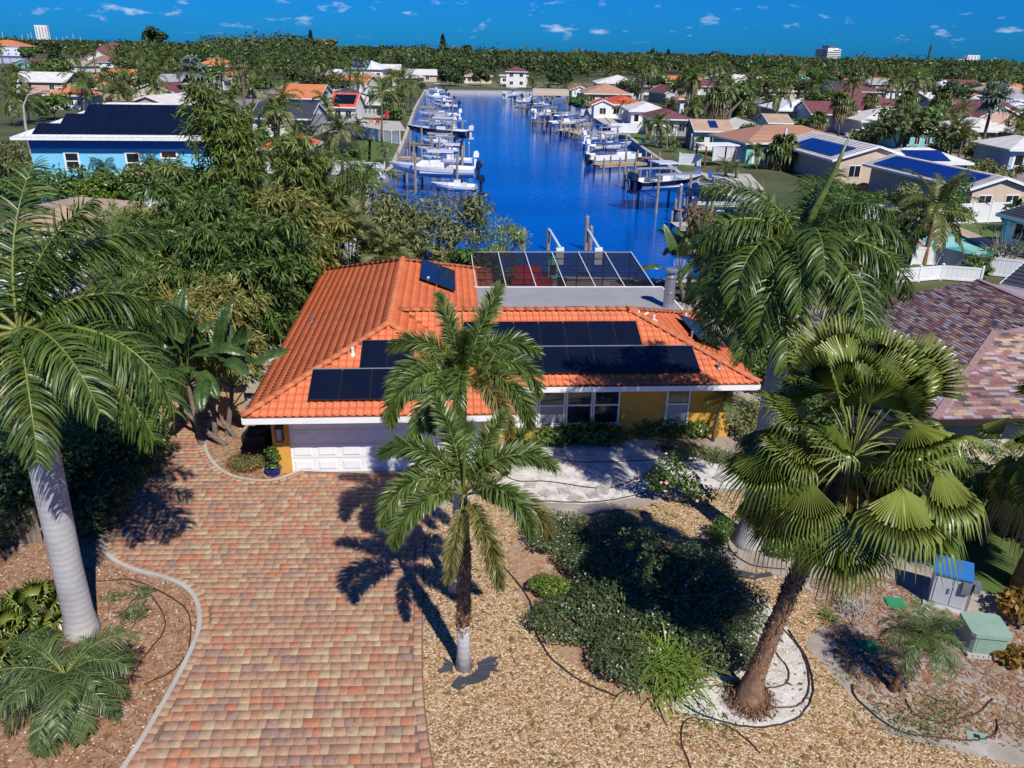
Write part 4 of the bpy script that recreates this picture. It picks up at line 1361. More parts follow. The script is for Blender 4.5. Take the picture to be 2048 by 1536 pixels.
# small date palms
dl = thing('date_palm', 'low pygmy date palm with a round feathery crown on the mulch below the royal palm', 'palm tree', at(150, 1425), 0)
trunk_obj(dl, [(0, 0, -.05), (0, 0, .5), (0, 0, 1.0)], [.16, .12, .1], M['fibre_trunk'], 10)
shag(dl, [(0, 0, .0), (0, 0, 1.0)], .11, 160, .14, M['fibre'], 4)
crown(dl, (0, 0, 1.0), spread(DATE, 44, 15, 21, 1.28, first=1) + spread([FOXOLD[2]], 1, -80, 2, .01), 9)
dr_ = thing('date_palm', 'small leaning pygmy date palm beside the green utility lids', 'palm tree', at(1784, 1380), 0)
pr_ = [(0, 0, -.05), (.06, 0, .3), (.22, 0, .9), (.38, 0, 1.5)]
trunk_obj(dr_, pr_, [.11, .08, .07, .06], M['fibre_trunk'], 10)
shag(dr_, pr_, .07, 130, .1, M['fibre'], 5)
crown(dr_, (.38, 0, 1.5), spread(DATE, 36, 40, 22, .82), 10)
ds = thing('date_palm', 'thin young palm with a bent pale stem in front of the ochre wall', 'palm tree', at(1425, 882), 0)
trunk_obj(ds, [(0, 0, 0), (.02, 0, .6), (.05, 0, 1.1), (.25, 0, 1.75)], [.075, .06, .05, .04], M['trunk'], 8)
crown(ds, (.25, 0, 1.75), spread(DATE, 11, 25, 23, .8), 11)
# palmetto fans at the lower corner
FANS = [fan_mesh('frond', .5, .6, e, 20, M['fan'], seed=150 + i, nseg=16, tipdroop=.4, spread=95, pet_r=.012) for i, e in enumerate((75, 50, 25))]
for i, (px, py, lab) in enumerate(((25, 1290, 'clump of green palmetto fans behind the low date palm'), (70, 1235, 'smaller palmetto clump beside the royal palm trunk'), (-15, 1370, 'palmetto clump in the dark lower corner by the date palm'))):
 t = thing('palmetto', lab, 'palmetto', at(px, py), 0, 'palmetto clumps')
 crown(t, (0, 0, .05), spread(FANS, 15, i * 50, 30 + i, 1.15), 12 + i)
# shrubs -----------------------------------------------------------------------
def shrub(name, label, cat, pos, clumps, n, size, m, group=None, extra=None, stems=5, seed=0, stem_m='bark', **kw):
 t = thing(name, label, cat, pos, 0, group)
 o = new_obj('foliage', cloud_mesh('foliage', n, clumps, size, m, extra, seed=seed, **kw), t)
 if stems:
  r = random.Random(seed)
  b = MB()
  for i in range(stems):
   c = clumps[i % len(clumps)]
   b.tube([(r.uniform(-.1, .1), r.uniform(-.1, .1), -.03), (c[0] * .5, c[1] * .5, c[2] * .45), (c[0], c[1], c[2] * .95)], [.03, .022, .01], 5)
  b.build('stem', M[stem_m], t)
 return t
def dome(rx, ry, h, k=7, seed=0):
 r = random.Random(seed)
 out = [(0, 0, h * .5, rx * .75, ry * .75, h * .5)]
 for i in range(k):
  a = i * 6.283 / k + r.uniform(-.3, .3)
  d = r.uniform(.4, .66)
  s = r.uniform(.34, .5)
  out.append((math.cos(a) * rx * d, math.sin(a) * ry * d, h * r.uniform(.35, .68), rx * s, ry * s, h * r.uniform(.26, .4)))
 return out
isl_lab = ['small dark shrub with white flowers at the top tip of the island bed', 'dark white flowered shrub in the shade at the upper middle of the island bed', 'shaded white flowered shrub on the island bed side facing the white palm base', 'white flowered shrub at the island bed end closest to the fan palm trunk', 'white flowered shrub just behind the bright clipped shrub and dry twigs', 'shaded white flowered shrub in the centre of the island bed', 'white flowered shrub just below the dry grey twigs on the island bed', 'white flowered shrub next to the bright strap leaf clump, on its driveway side', 'white flowered shrub between the strap leaf clump and the fan palm ring', 'white flowered shrub between the clipped shrub and the shaded island centre', 'fully shaded white flowered shrub between island centre and white palm base']
isl = [((1120, 1085), 1.0, .8, .7, 'lantana'), ((1255, 1120), 1.2, 1.1, .95, 'lantana'), ((1385, 1165), 1.15, 1.0, .9, 'lantana'), ((1455, 1235), .95, .9, .8, 'lantana'), ((1215, 1215), 1.3, 1.0, .9, 'lantana'), ((1345, 1255), 1.25, 1.0, .9, 'lantana'),
 ((1135, 1265), .9, .75, .65, 'lantana'), ((1235, 1320), 1.05, .8, .7, 'lantana'), ((1440, 1315), .9, .8, .75, 'lantana'), ((1180, 1145), .9, .7, .7, 'lantana'), ((1300, 1165), 1.1, .9, .95, 'lantana')]
lan_me = [cloud_mesh('foliage', 4200, dome(1, .9, .8, 11, s), .10, M['lantana'], (80, .05, M['flower_white']), seed=s, aspect=.34, shell=.35) for s in range(3)]
for i, (p, rx, ry, h, mm) in enumerate(isl):
 t = thing('flowering_shrub', isl_lab[i], 'shrub', at(*p), R.uniform(0, 6), 'low flowering shrubs of the island bed')
 new_obj('foliage', lan_me[i % 3], t, scale=(rx * 1.22, ry * 1.22, h / .8 * 1.12))
 b = MB()
 for k in range(4):
  a = k * 1.6
  b.tube([(0, 0, -.02), (math.cos(a) * .3, math.sin(a) * .3, .5)], [.025, .012], 5)
 b.build('stem', M['bark'], t)
shrub('clipped_shrub', 'bright yellow green clipped shrub at the edge of the island bed', 'shrub', at(1102, 1190), dome(.62, .5, .62, 6, 3), 2600, .075, M['lime'], seed=31, aspect=.55, shell=.3)
shrub('dry_shrub', 'dry grey twiggy shrub below the bright clipped shrub', 'shrub', at(1092, 1225), dome(.45, .3, .35, 5, 4), 700, .085, M['variegated'], seed=32, aspect=.25)
t = thing('grass_clump', 'bright green clump of strap leaves at the near edge of the island bed', 'plant', at(1330, 1345))
new_obj('leaves', blade_mesh('leaves', 560, 1.2, .042, M['strap'], 3, droop=1.0, base=.36), t)
for i, (px, py, L, n, lab, mt) in enumerate(((268, 1232, .42, 150, 'green and cream striped grass clump on the mulch by the royal palm', 'variegated'), (285, 1190, .34, 110, 'pale striped grass clump near the driveway curve', 'variegated'), (225, 1200, .26, 60, 'sparse pale grass tuft beside the royal palm base', 'variegated'),
           (1655, 1235, .32, 60, 'small green bromeliad tuft beside dry grey stems', 'strap'))):
 t = thing('grass_clump', lab, 'plant', at(px, py))
 new_obj('leaves', blade_mesh('leaves', n, L, .03, M[mt], 40 + i, base=.14), t)
t = thing('dry_stalks', 'heap of dry grey stems lying on the sandy bed', 'dead plant', at(1705, 1225))
new_obj('stems', blade_mesh('stems', 110, .62, .02, mat('dead grey stem', [(.3, .27, .24), (.42, .38, .35)], var='island'), 45, droop=.7, base=.14), t)
shrub('round_shrub', 'small round dense green shrub in the gravel by the white palm base', 'shrub', at(1436, 1085), [(-.05, -.12, .34, .34, .3, .34), (.12, .2, .42, .34, .32, .36)], 1700, .07, M['green'], seed=33, aspect=.6, shell=.3)
shrub('round_shrub', 'loose dark shrub beside the white lichened palm base', 'shrub', at(1560, 1110), dome(.6, .5, .55, 5, 6), 1100, .1, M['green'], seed=34)
shrub('hibiscus', 'loose hibiscus shrub with pink flowers beside the white shell path', 'shrub', at(1340, 1005), [(0, 0, 1.1, .75, .65, .55), (-.45, .1, .8, .5, .45, .45), (.6, -.2, .75, .45, .4, .35), (.2, .3, 1.5, .5, .4, .35), (.95, -.45, .6, .4, .3, .3)], 1500, .13, M['green'], extra=(34, .14, M['flower_pink']), seed=35, aspect=.6, stems=7)
# against the house wall
shrub('dark_shrub', 'glossy dark green shrub under the big four part window', 'shrub', at(1150, 888), [(-.6, 0, .42, .8, .55, .4), (.5, .1, .46, .85, .6, .44), (1.3, .1, .4, .7, .55, .38), (-1.1, -.2, .35, .5, .4, .34)], 2200, .17, M['green'], seed=36, aspect=.6)
shrub('dark_shrub', 'dark green shrub below the single window on the ochre wall', 'shrub', at(1325, 872), [(-.7, 0, .42, .7, .5, .4), (.3, .1, .46, .8, .6, .44), (1.2, .0, .42, .7, .5, .38)], 1900, .17, M['green'], extra=(6, .14, M['flower_pink']), seed=37, aspect=.55)
shrub('dark_shrub', 'pale edged shrub at the house corner behind the thin young palm', 'shrub', at(1478, 868), [(-.3, .1, .6, .7, .6, .6), (.6, .2, .7, .7, .6, .7), (.2, -.5, .4, .6, .5, .4)], 1700, .16, M['olive'], seed=38, aspect=.45)
for i, (px, py) in enumerate(((1390, 905), (1430, 918), (1475, 925), (1345, 900), (1515, 935))):
 t = thing('spider_plant', 'pale spider plant clump ' + ('under the thin young palm', 'just beyond the thin young palm towards the path', 'at the house corner by the path', 'below the single window beside the hibiscus', 'closest to the royal palm trunk')[i], 'plant', at(px, py), i * 1.1, 'spider plants along the ochre wall')
 if i == 0:
  sp_me = blade_mesh('leaves', 260, .62, .032, M['variegated'], 50, base=.22)
 new_obj('leaves', sp_me, t)
yu = thing('yucca', 'grey green yucca clump of stiff leaves at the garage corner', 'plant', at(1038, 925))
for i, (x, y, z, n) in enumerate(((0, 0, .9, 130), (-.35, .2, .55, 110), (.3, .15, .45, 110))):
 MB().tube([(x * .5, y * .5, 0), (x, y, z)], [.06, .045], 7).build('stem', M['trunk'], yu)
 new_obj('leaves', blade_mesh('leaves', n, .72, .04, M['bamboo'], 55 + i, droop=.35, base=.05), yu, (x, y, z))
shrub('firecracker_plant', 'wispy shrub dotted with orange flowers beside the garage pier', 'shrub', at(490, 940), dome(.8, .55, .7, 7, 8), 2300, .13, M['olive'], extra=(120, .06, M['flower_orange']), seed=39, aspect=.12, hang=.5, shell=.6)
pt = thing('flower_pot', 'glossy blue ceramic pot standing at the foot of the garage pier', 'pot', at(548, 950))
MB().lathe([(.16, 0), (.24, .12), (.27, .26), (.29, .30), (.26, .31), (.235, .27)], 18).build('pot', M['bluepot'], pt, smooth=False)
MB().lathe([(.0, .255), (.238, .26)], 16).build('soil', M['soil'], pt)
shrub('potted_plant', 'leafy green plant growing from the blue pot', 'plant', at(548, 950) + np.array([0, 0, .26]), [(0, 0, .12, .26, .24, .14), (-.02, .05, .62, .24, .2, .26), (.12, 0, .42, .2, .18, .2)], 520, .1, M['green'], seed=41, aspect=.6, stems=3)
# AC unit in the shade at the garage side
ac = thing('air_conditioner', 'dark air conditioner unit in the shade beside the garage pier', 'air conditioner', at(518, 905))
MB().box(-.42, .42, -.42, .42, .06, .85).build('casing', M['black'], ac)
MB().lathe([(.36, .85), (.38, .86), (.38, .9), (.33, .9), (.33, .87), (.05, .86)], 20).build('fan_guard', M['bronze'], ac)
MB().box(-.5, .5, -.5, .5, 0, .058).build('pad', M['concrete'], ac)
# bird of paradise beside the garage with its leaning stems
bp_ = thing('bird_of_paradise', 'giant bird of paradise with broad torn leaves beside the garage roof corner', 'plant', at(405, 892))
st_ = [((0, 0, 0), (-.3, .4, 1.2), (-.5, .7, 2.1)), ((.35, .4, 0), (.3, .7, 1.3), (.4, .9, 2.3)), ((-.3, .8, 0), (-.6, 1.0, 1.4), (-1.0, 1.1, 2.4)), ((.6, .9, 0), (.75, 1.1, 1.0), (.9, 1.2, 1.8))]
for k, s3 in enumerate(st_):
 MB().tube(s3, [.11, .085, .07], 8).build('stem', M['trunk'], bp_)
 for i in range(10):
  new_obj('leaf', PADDLE[i % 4], bp_, s3[2], (rad(R.uniform(-14, 14)), 0, rad(i * 137 + k * 40)), R.uniform(.8, 1.2))
ln = thing('leaning_palm', 'two bare ringed stems leaning out over the drive beside the bird of paradise', 'plant', at(452, 892))
MB().tube([(0, 0, .02), (-.7, .2, .45), (-1.5, .5, 1.1), (-2.0, .8, 1.8), (-2.2, .9, 2.4)], [.10, .085, .08, .075, .06], 9).build('stem', M['trunk'], ln)
MB().tube([(.1, .7, .02), (-.5, .9, .8), (-1.2, 1.0, 1.5), (-1.7, 1.1, 2.3)], [.09, .08, .075, .06], 9).build('stem', M['trunk'], ln)
for i in range(9):
 new_obj('leaf', PADDLE[1 + i % 3], ln, ((-2.2, .9, 2.4), (-1.7, 1.1, 2.3))[i % 2], (rad(R.uniform(-15, 15)), 0, rad(i * 113)), .75)
# hedge mass beside the drive, in the shade of the royal palm
hd = [((60, 1075), 3.0, 'tall dark hedge tree behind the royal palm trunk'), ((150, 1040), 3.3, 'dark leafy hedge shrub where the palm shadow falls on the drive'), ((225, 975), 3.0, 'dense dark shrub beside the top bend of the driveway'), ((285, 905), 2.2, 'dark shrub at the narrow top end of the driveway'), ((-20, 960), 3.6, 'big dark tree in the shaded corner by the wood fence'), ((100, 945), 3.4, 'dark leafy tree between the hedge and the bamboo'), ((235, 1045), 1.7, 'leafy green shrub right at the driveway edge in the palm shadow'), ((300, 950), 1.6, 'small dark shrub at the driveway edge above the palm shadow'), ((190, 870), 2.8, 'dense green shrub under the palm fronds by the carport')]
for i, (p, h, lab) in enumerate(hd):
 q = at(*p)
 q[0] -= .75
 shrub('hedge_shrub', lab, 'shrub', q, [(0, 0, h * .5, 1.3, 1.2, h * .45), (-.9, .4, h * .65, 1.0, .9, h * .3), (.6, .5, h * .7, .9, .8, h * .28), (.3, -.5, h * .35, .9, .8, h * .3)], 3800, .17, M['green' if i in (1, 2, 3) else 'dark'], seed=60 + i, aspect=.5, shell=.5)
# utility boxes on the sandy corner -----------------------------------------------
def bevel_box(x, y, z, t=.03):
 b = MB()
 b.prism([(-x + t, -y), (x - t, -y), (x, -y + t), (x, y - t), (x - t, y), (-x + t, y), (-x, y - t), (-x, -y + t)], 0, z)
 return b
cb = thing('utility_cabinet', 'tall grey electrical cabinet with a sloping blue lid beside the side lawn', 'utility cabinet', at(1890, 1205), -.45)
b = MB()
b.add([(-.42, -.3, .06), (.42, -.3, .06), (.42, .38, .06), (-.42, .38, .06), (-.42, -.3, 1.02), (.42, -.3, 1.02), (.42, .38, 1.12), (-.42, .38, 1.12)], [(3, 2, 1, 0), (0, 1, 5, 4), (1, 2, 6, 5), (2, 3, 7, 6), (3, 0, 4, 7), (4, 5, 6, 7)])
b.build('cabinet_body', M['cabinet'], cb)
b = MB()
b.add([(-.46, -.36, 1.025), (.46, -.36, 1.025), (.46, .42, 1.125), (-.46, .42, 1.125), (-.46, -.36, 1.06), (.46, -.36, 1.06), (.46, .42, 1.16), (-.46, .42, 1.16)], [(3, 2, 1, 0), (0, 1, 5, 4), (1, 2, 6, 5), (2, 3, 7, 6), (3, 0, 4, 7), (4, 5, 6, 7)])
b.build('lid', M['skysheen_lid'], cb)
MB().box(-.36, .02, -.318, -.302, .14, .94).box(.05, .38, -.318, -.302, .14, .94).build('door', M['cabinet'], cb)
MB().box(-.06, -.02, -.345, -.32, .5, .66).build('handle', M['galv'], cb)
MB().box(-.55, .55, -.45, .5, -.02, .06).build('pad', M['concrete'], cb)
mp_ = thing('meter_post', 'square wooden post with grey meter boxes next to the electrical cabinet', 'meter', at(1925, 1222), -.35)
MB().box(-.08, .08, -.08, .08, 0, .95).build('post', M['wood'], mp_)
MB().box(-.2, .0, -.2, -.082, .62, .98).build('meter_box', M['galv'], mp_)
MB().box(.082, .24, -.14, .1, .68, .95).build('meter_box', M['galv'], mp_)
gb = thing('transformer_box', 'pale green pad mounted transformer with louvred front on a grey slab', 'transformer', at(1958, 1295), -.12)
bevel_box(.42, .4, .5, .07).build('casing', M['greenbox'], gb, loc=(0, 0, .12))
bevel_box(.47, .45, .1, .08).build('lid', M['greenbox'], gb, loc=(0, 0, .622))
MB().lathe([(.0, .0), (.2, 0), (.22, .02)], 16).build('lid_boss', M['greenbox'], gb, loc=(0, 0, .705))
for i in range(7):
 MB().box(-.3, .3, -.415, -.402, .2 + i * .055, .225 + i * .055).build('louvre', M['lid' if i < 0 else 'greenbox'], gb)
b = MB()
b.box(-.48, .48, -.46, .46, 0, .045).box(-.46, .46, -.44, .44, .045, .118)
for i in range(8):
 b.box(-.46 + i * .125, -.40 + i * .125, -.455, -.44, .045, .118)
b.build('base_grating', M['concrete'], gb)
l1 = thing('valve_lid', 'square green plastic valve box lid lying in the sand', 'lid', at(1790, 1207), -.1)
MB().box(-.24, .24, -.19, .19, -.03, .05).build('lid_plate', M['lid'], l1)
MB().box(-.2, .2, -.15, .15, .05, .058).build('raised_panel', M['lid'], l1)
l2 = thing('valve_lid', 'oval bright green ribbed valve lid beside the leaning date palm', 'lid', at(1741, 1296), -.6)
b = MB()
b.lathe([(.30, -.03), (.30, .05), (.27, .075), (.0, .09)], 22, T=Matrix.Diagonal((1, .62, 1, 1)))
b.build('lid_plate', M['lid'], l2)
for i in range(7):
 y = -.14 + i * .047
 hw_ = .25 * math.sqrt(max(0, 1 - (y / .17) ** 2))
 if hw_ > .05:
  MB().box(-hw_, hw_, y - .008, y + .008, .075, .096).build('rib', M['lid'], l2)
l3 = thing('water_meter_box', 'small grey green rectangular water meter lid set flush in the soil', 'lid', at(1953, 1474), -.35)
MB().box(-.2, .2, -.14, .14, -.02, .025).build('lid_plate', M['greenbox'], l3)
MB().box(-.06, .06, -.05, .05, .025, .032).build('hatch', M['black'], l3)
shrub('croton', 'orange and bronze croton shrub beside the green transformer', 'shrub', at(2035, 1235), dome(.75, .7, .8, 7, 9), 700, .2, M['croton'], seed=71, aspect=.4)
shrub('croton', 'low golden croton shrub below the green transformer', 'shrub', at(2030, 1325), dome(.6, .45, .4, 6, 10), 420, .2, M['croton'], seed=72, aspect=.45)
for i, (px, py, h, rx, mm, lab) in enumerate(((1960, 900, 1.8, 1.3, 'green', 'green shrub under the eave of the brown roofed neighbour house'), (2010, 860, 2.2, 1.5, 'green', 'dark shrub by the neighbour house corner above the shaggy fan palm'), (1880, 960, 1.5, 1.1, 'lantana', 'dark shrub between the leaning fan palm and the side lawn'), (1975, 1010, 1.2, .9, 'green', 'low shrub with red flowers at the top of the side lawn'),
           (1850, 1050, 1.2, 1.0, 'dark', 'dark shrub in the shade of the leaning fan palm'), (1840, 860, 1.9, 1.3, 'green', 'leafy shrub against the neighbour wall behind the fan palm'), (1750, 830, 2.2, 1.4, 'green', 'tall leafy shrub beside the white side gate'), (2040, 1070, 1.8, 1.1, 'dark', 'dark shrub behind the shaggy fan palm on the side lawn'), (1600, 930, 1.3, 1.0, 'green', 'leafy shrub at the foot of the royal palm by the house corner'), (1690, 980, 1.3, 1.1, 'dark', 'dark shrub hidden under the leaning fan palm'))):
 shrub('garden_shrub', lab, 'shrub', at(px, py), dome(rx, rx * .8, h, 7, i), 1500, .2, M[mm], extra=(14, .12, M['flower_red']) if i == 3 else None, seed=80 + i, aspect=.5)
for i, (px, py, lab) in enumerate(((1930, 850, 'small broad palm against the brown shingle eave'), (2035, 800, 'short palm with dark fronds over the neighbour roof edge'))):
 t = thing('small_palm', lab, 'palm tree', at(px, py))
 trunk_obj(t, [(0, 0, 0), (0, 0, 1.6)], [.09, .07], M['trunk'], 8)
 crown(t, (0, 0, 1.6), spread(ARECA, 12, 30 * i, 90 + i, .8), 20 + i)
for i, (x, y, h, rx, lab) in enumerate(((11.0, 25.2, 2.6, 1.1, 'tall leafy shrub against the wall under the brown shingle eave'), (10.9, 28.4, 2.9, 1.1, 'tall dark shrub under the brown shingle eave behind the royal palm'), (11.8, 22.4, 2.3, 1.2, 'leafy shrub at the corner of the brown shingle house'), (14.4, 21.9, 2.2, 1.3, 'wide leafy shrub in front of the brown shingle house wall'), (10.8, 31.5, 3.0, 1.2, 'dark leafy shrub farther along the brown shingle eave'), (17.0, 22.2, 2.1, 1.3, 'leafy shrub at the far end of the brown shingle house front'))):
 shrub('garden_shrub', lab, 'shrub', (x, y, 0), dome(rx, rx * .8, h, 8, i), 1700, .24, M['green'], seed=180 + i, aspect=.5)
for i, (x, y, h, lab) in enumerate(((12.6, 20.9, 2.0, 'leafy palm hiding the corner of the brown shingle house'), (14.3, 20.4, 2.2, 'dark leaved palm in front of the brown shingle house wall'), (16.2, 20.3, 2.0, 'broad palm at the far part of the brown shingle house front'))):
 t = thing('small_palm', lab, 'palm tree', (x, y, 0))
 trunk_obj(t, [(0, 0, 0), (0, 0, h)], [.1, .07], M['trunk'], 8)
 crown(t, (0, 0, h), spread(QUEEN, 16, 30 * i, 190 + i, .6), 40 + i)
# irrigation hoses, bed edging and stones on the ground ----------------------------
def ground_line(label, pts, r, m, cat='hose', name='irrigation_hose', z=.03, group=None):
 L = smooth_line([at(x, y) for x, y in pts], 7)
 rr0 = random.Random(len(pts))
 P = [(p[0] + rr0.uniform(-.012, .012), p[1] + rr0.uniform(-.012, .012), z + rr0.uniform(0, .012)) for p in L]
 o = MB().tube(P, r, 5).build(name, m)
 return tag(o, label, cat, group)
ground_line('brown drip hose looping over the mulch round the royal palm', [(195, 1165), (265, 1162), (330, 1190), (375, 1225), (380, 1290), (350, 1340), (290, 1370)], .018, M['hose'])
ground_line('brown drip hose curving past the striped grass clumps', [(258, 1168), (300, 1190), (328, 1235), (325, 1270), (285, 1320), (262, 1360)], .018, M['hose'])
ground_line('dark drip hose ringing the leaning fan palm on its shell bed', [(1565, 1258), (1605, 1310), (1618, 1370), (1600, 1410), (1550, 1417), (1530, 1400)], .02, M['hose'])
ground_line('short inner hose loop beside the fan palm trunk', [(1545, 1300), (1575, 1340), (1570, 1370), (1535, 1378)], .018, M['hose'])
ground_line('thin dark hose trailing off the shell ring over the gravel', [(1430, 1445), (1375, 1440), (1362, 1480), (1385, 1545)], .014, M['hose'])
ground_line('dark hose snaking across the gravel below the fan palm', [(1440, 1448), (1480, 1470), (1520, 1508)], .014, M['hose'])
ground_line('brown hose crossing the sandy bed by the small date palm', [(1705, 1370), (1715, 1400), (1790, 1460), (1860, 1475), (1945, 1482), (1990, 1470), (1992, 1440)], .018, M['hose'])
ground_line('brown hose arc between the date palm and the meter lid', [(1810, 1400), (1830, 1430), (1880, 1445), (1950, 1430), (1985, 1400)], .016, M['hose'])
ground_line('dark hose crossing the white shell path by the garage corner', [(1000, 940), (1030, 962), (1100, 965), (1200, 978), (1250, 968), (1330, 930)], .018, M['hose'])
ground_line('thin dark hose along the upper shell path', [(1070, 900), (1130, 922), (1230, 925), (1330, 918)], .014, M['hose'])
ground_line('brown hose along the gravel above the island bed', [(1130, 1052), (1180, 1030), (1260, 1022), (1305, 1030)], .016, M['hose'])
ground_line('brown hose curve round the white palm base', [(1455, 1072), (1460, 1100), (1500, 1130), (1570, 1140)], .016, M['hose'])
ground_line('black bed edging strip along the curved island bed', [(1005, 1130), (1052, 1190), (1066, 1230), (1075, 1275), (1110, 1325), (1165, 1365), (1235, 1395)], .022, M['edging'], 'edging', 'bed_edging')
ground_line('black bed edging strip round the shell ring of the fan palm', [(1345, 1385), (1380, 1420), (1450, 1446), (1520, 1456), (1590, 1440), (1622, 1400), (1624, 1360), (1608, 1310), (1575, 1262)], .022, M['edging'], 'edging', 'bed_edging')
ground_line('black edging strip along the lower edge of the shell path', [(1080, 1003), (1180, 1006), (1270, 992), (1330, 972)], .02, M['edging'], 'edging', 'bed_edging')
stone = [(1060, 972), (1092, 988), (1128, 984), (1150, 998), (1186, 992), (1205, 982), (1440, 958)]
sb_ = MB().prism([(-.24, -.2), (.22, -.22), (.25, .18), (-.2, .22)], 0, .045)
st_me = sb_.mesh('paving_slab', mat('pale stepping stone', [(.36, .34, .31), (.46, .43, .39)], var='object', nscale=5))
for i, p in enumerate(stone):
 o = new_obj('stepping_stone', st_me, None, tuple(at(*p) + np.array([0, 0, .012])), (0, 0, i * .9), R.uniform(.8, 1.1))
 tag(o, 'pale stepping stone in the shell path, ' + ('first from the garage corner', 'second from the garage corner', 'third from the garage corner', 'the lower one in the middle', 'just before the hibiscus shadow', 'inside the palm shadow edge', 'alone beyond the hibiscus')[i], 'stepping stone', 'stepping stones in the shell path')
# scrap of cloth and a plank
b = MB()
rj = random.Random(4)
pts = [(0, 0), (.35, .12), (.8, -.05), (1.2, .05), (1.25, -.12), (.7, -.28), (.3, -.22), (.1, -.35)]
b.prism(pts, .02, .035)
tag(b.build('weed_cloth', M['fabric'], loc=at(1455, 1146)), 'torn strip of dark weed cloth showing through the gravel by the fan palm', 'weed cloth')
for i, (px, py, n) in enumerate(((1900, 1420, 90), (1860, 1445, 80), (1790, 1435, 60), (1400, 1432, 60), (1840, 1470, 60), (1320, 1040, 40), (1220, 1045, 40), (2040, 1460, 50), (1690, 1345, 30), (1420, 1460, 40))):
 t = stuff(new_obj('weeds', blade_mesh('weeds', n * 2, .16, .022, M['green'], 200 + i, base=.34, droop=1.2), None, tuple(at(px, py))))
# wood fence pieces
def board_fence(label, a, b, h, w=.14, m='wood', post=True):
 a, b = Vector((*a[:2], 0)), Vector((*b[:2], 0))
 d = b - a
 L = d.length
 t = thing('wood_fence', label, 'fence', a, math.atan2(d.y, d.x))
 n = int(L / w)
 rj = random.Random(3)
 me = MB().box(-w / 2 + .004, w / 2 - .004, -.012, .012, .03, h).mesh('board', M[m])
 for i in range(n):
  new_obj('board', me, t, ((i + .5) * w, rj.uniform(-.006, .006), rj.uniform(-.02, .02)))
 for z in (.4, h - .35):
  MB().box(0, L, .014, .055, z, z + .09).build('rail', M[m], t)
 return t
board_fence('weathered wood fence between the garage and the bamboo', at(318, 838), at(498, 838), 1.8, m='newwood')
board_fence('low wood fence beside the dark hedge at the garden edge', at(-60, 1095), at(95, 1085), 1.2)
# ------------------------------------------------------------------ the neighbourhood: houses
for k, c in dict(r_white=(.62, .60, .57), r_tan=(.42, .30, .21), r_orange=(.56, .19, .07), r_red=(.58, .09, .035), r_maroon=(.17, .055, .06), r_dark=(.04, .045, .06), r_grey=(.33, .34, .36), r_metal=(.66, .68, .72), r_teal=(.06, .42, .36), r_clay=(.42, .24, .15), r_brown=(.25, .15, .11)).items():
 M[k] = mat('roof ' + k[2:], c, rough=.7, nscale=.8, namt=.18)
for k, c in dict(w_white=(.74, .73, .70), w_beige=(.56, .44, .35), w_turq=(.20, .50, .52), w_blue=(.19, .55, .80), w_teal=(.05, .46, .38), w_pink=(.6, .38, .3), w_red=(.45, .06, .04), w_cream=(.62, .54, .40), w_grey=(.45, .46, .47), w_bluelight=(.36, .52, .66)).items():
 M[k] = mat('wall ' + k[2:], c, rough=.85, nscale=.9, namt=.10)
M['w_eaveshade'] = mat('blue wall in painted eave shade', (.02, .16, .58), rough=.8)
M['solar_blue'] = mat('blue pool heating mat', [(.004, .022, .15), (.006, .03, .19)], rough=.3, var='noise', nscale=.3)
M['rooftile_far'] = mat('roof tile', [(.42, .24, .15), (.34, .17, .11), (.50, .32, .2)], rough=.75, var='island')
M['roofrib'] = mat('roof rib', (.5, .49, .47), rough=.6)
def xy(p):
 return Vector((float(p[0]), float(p[1])))
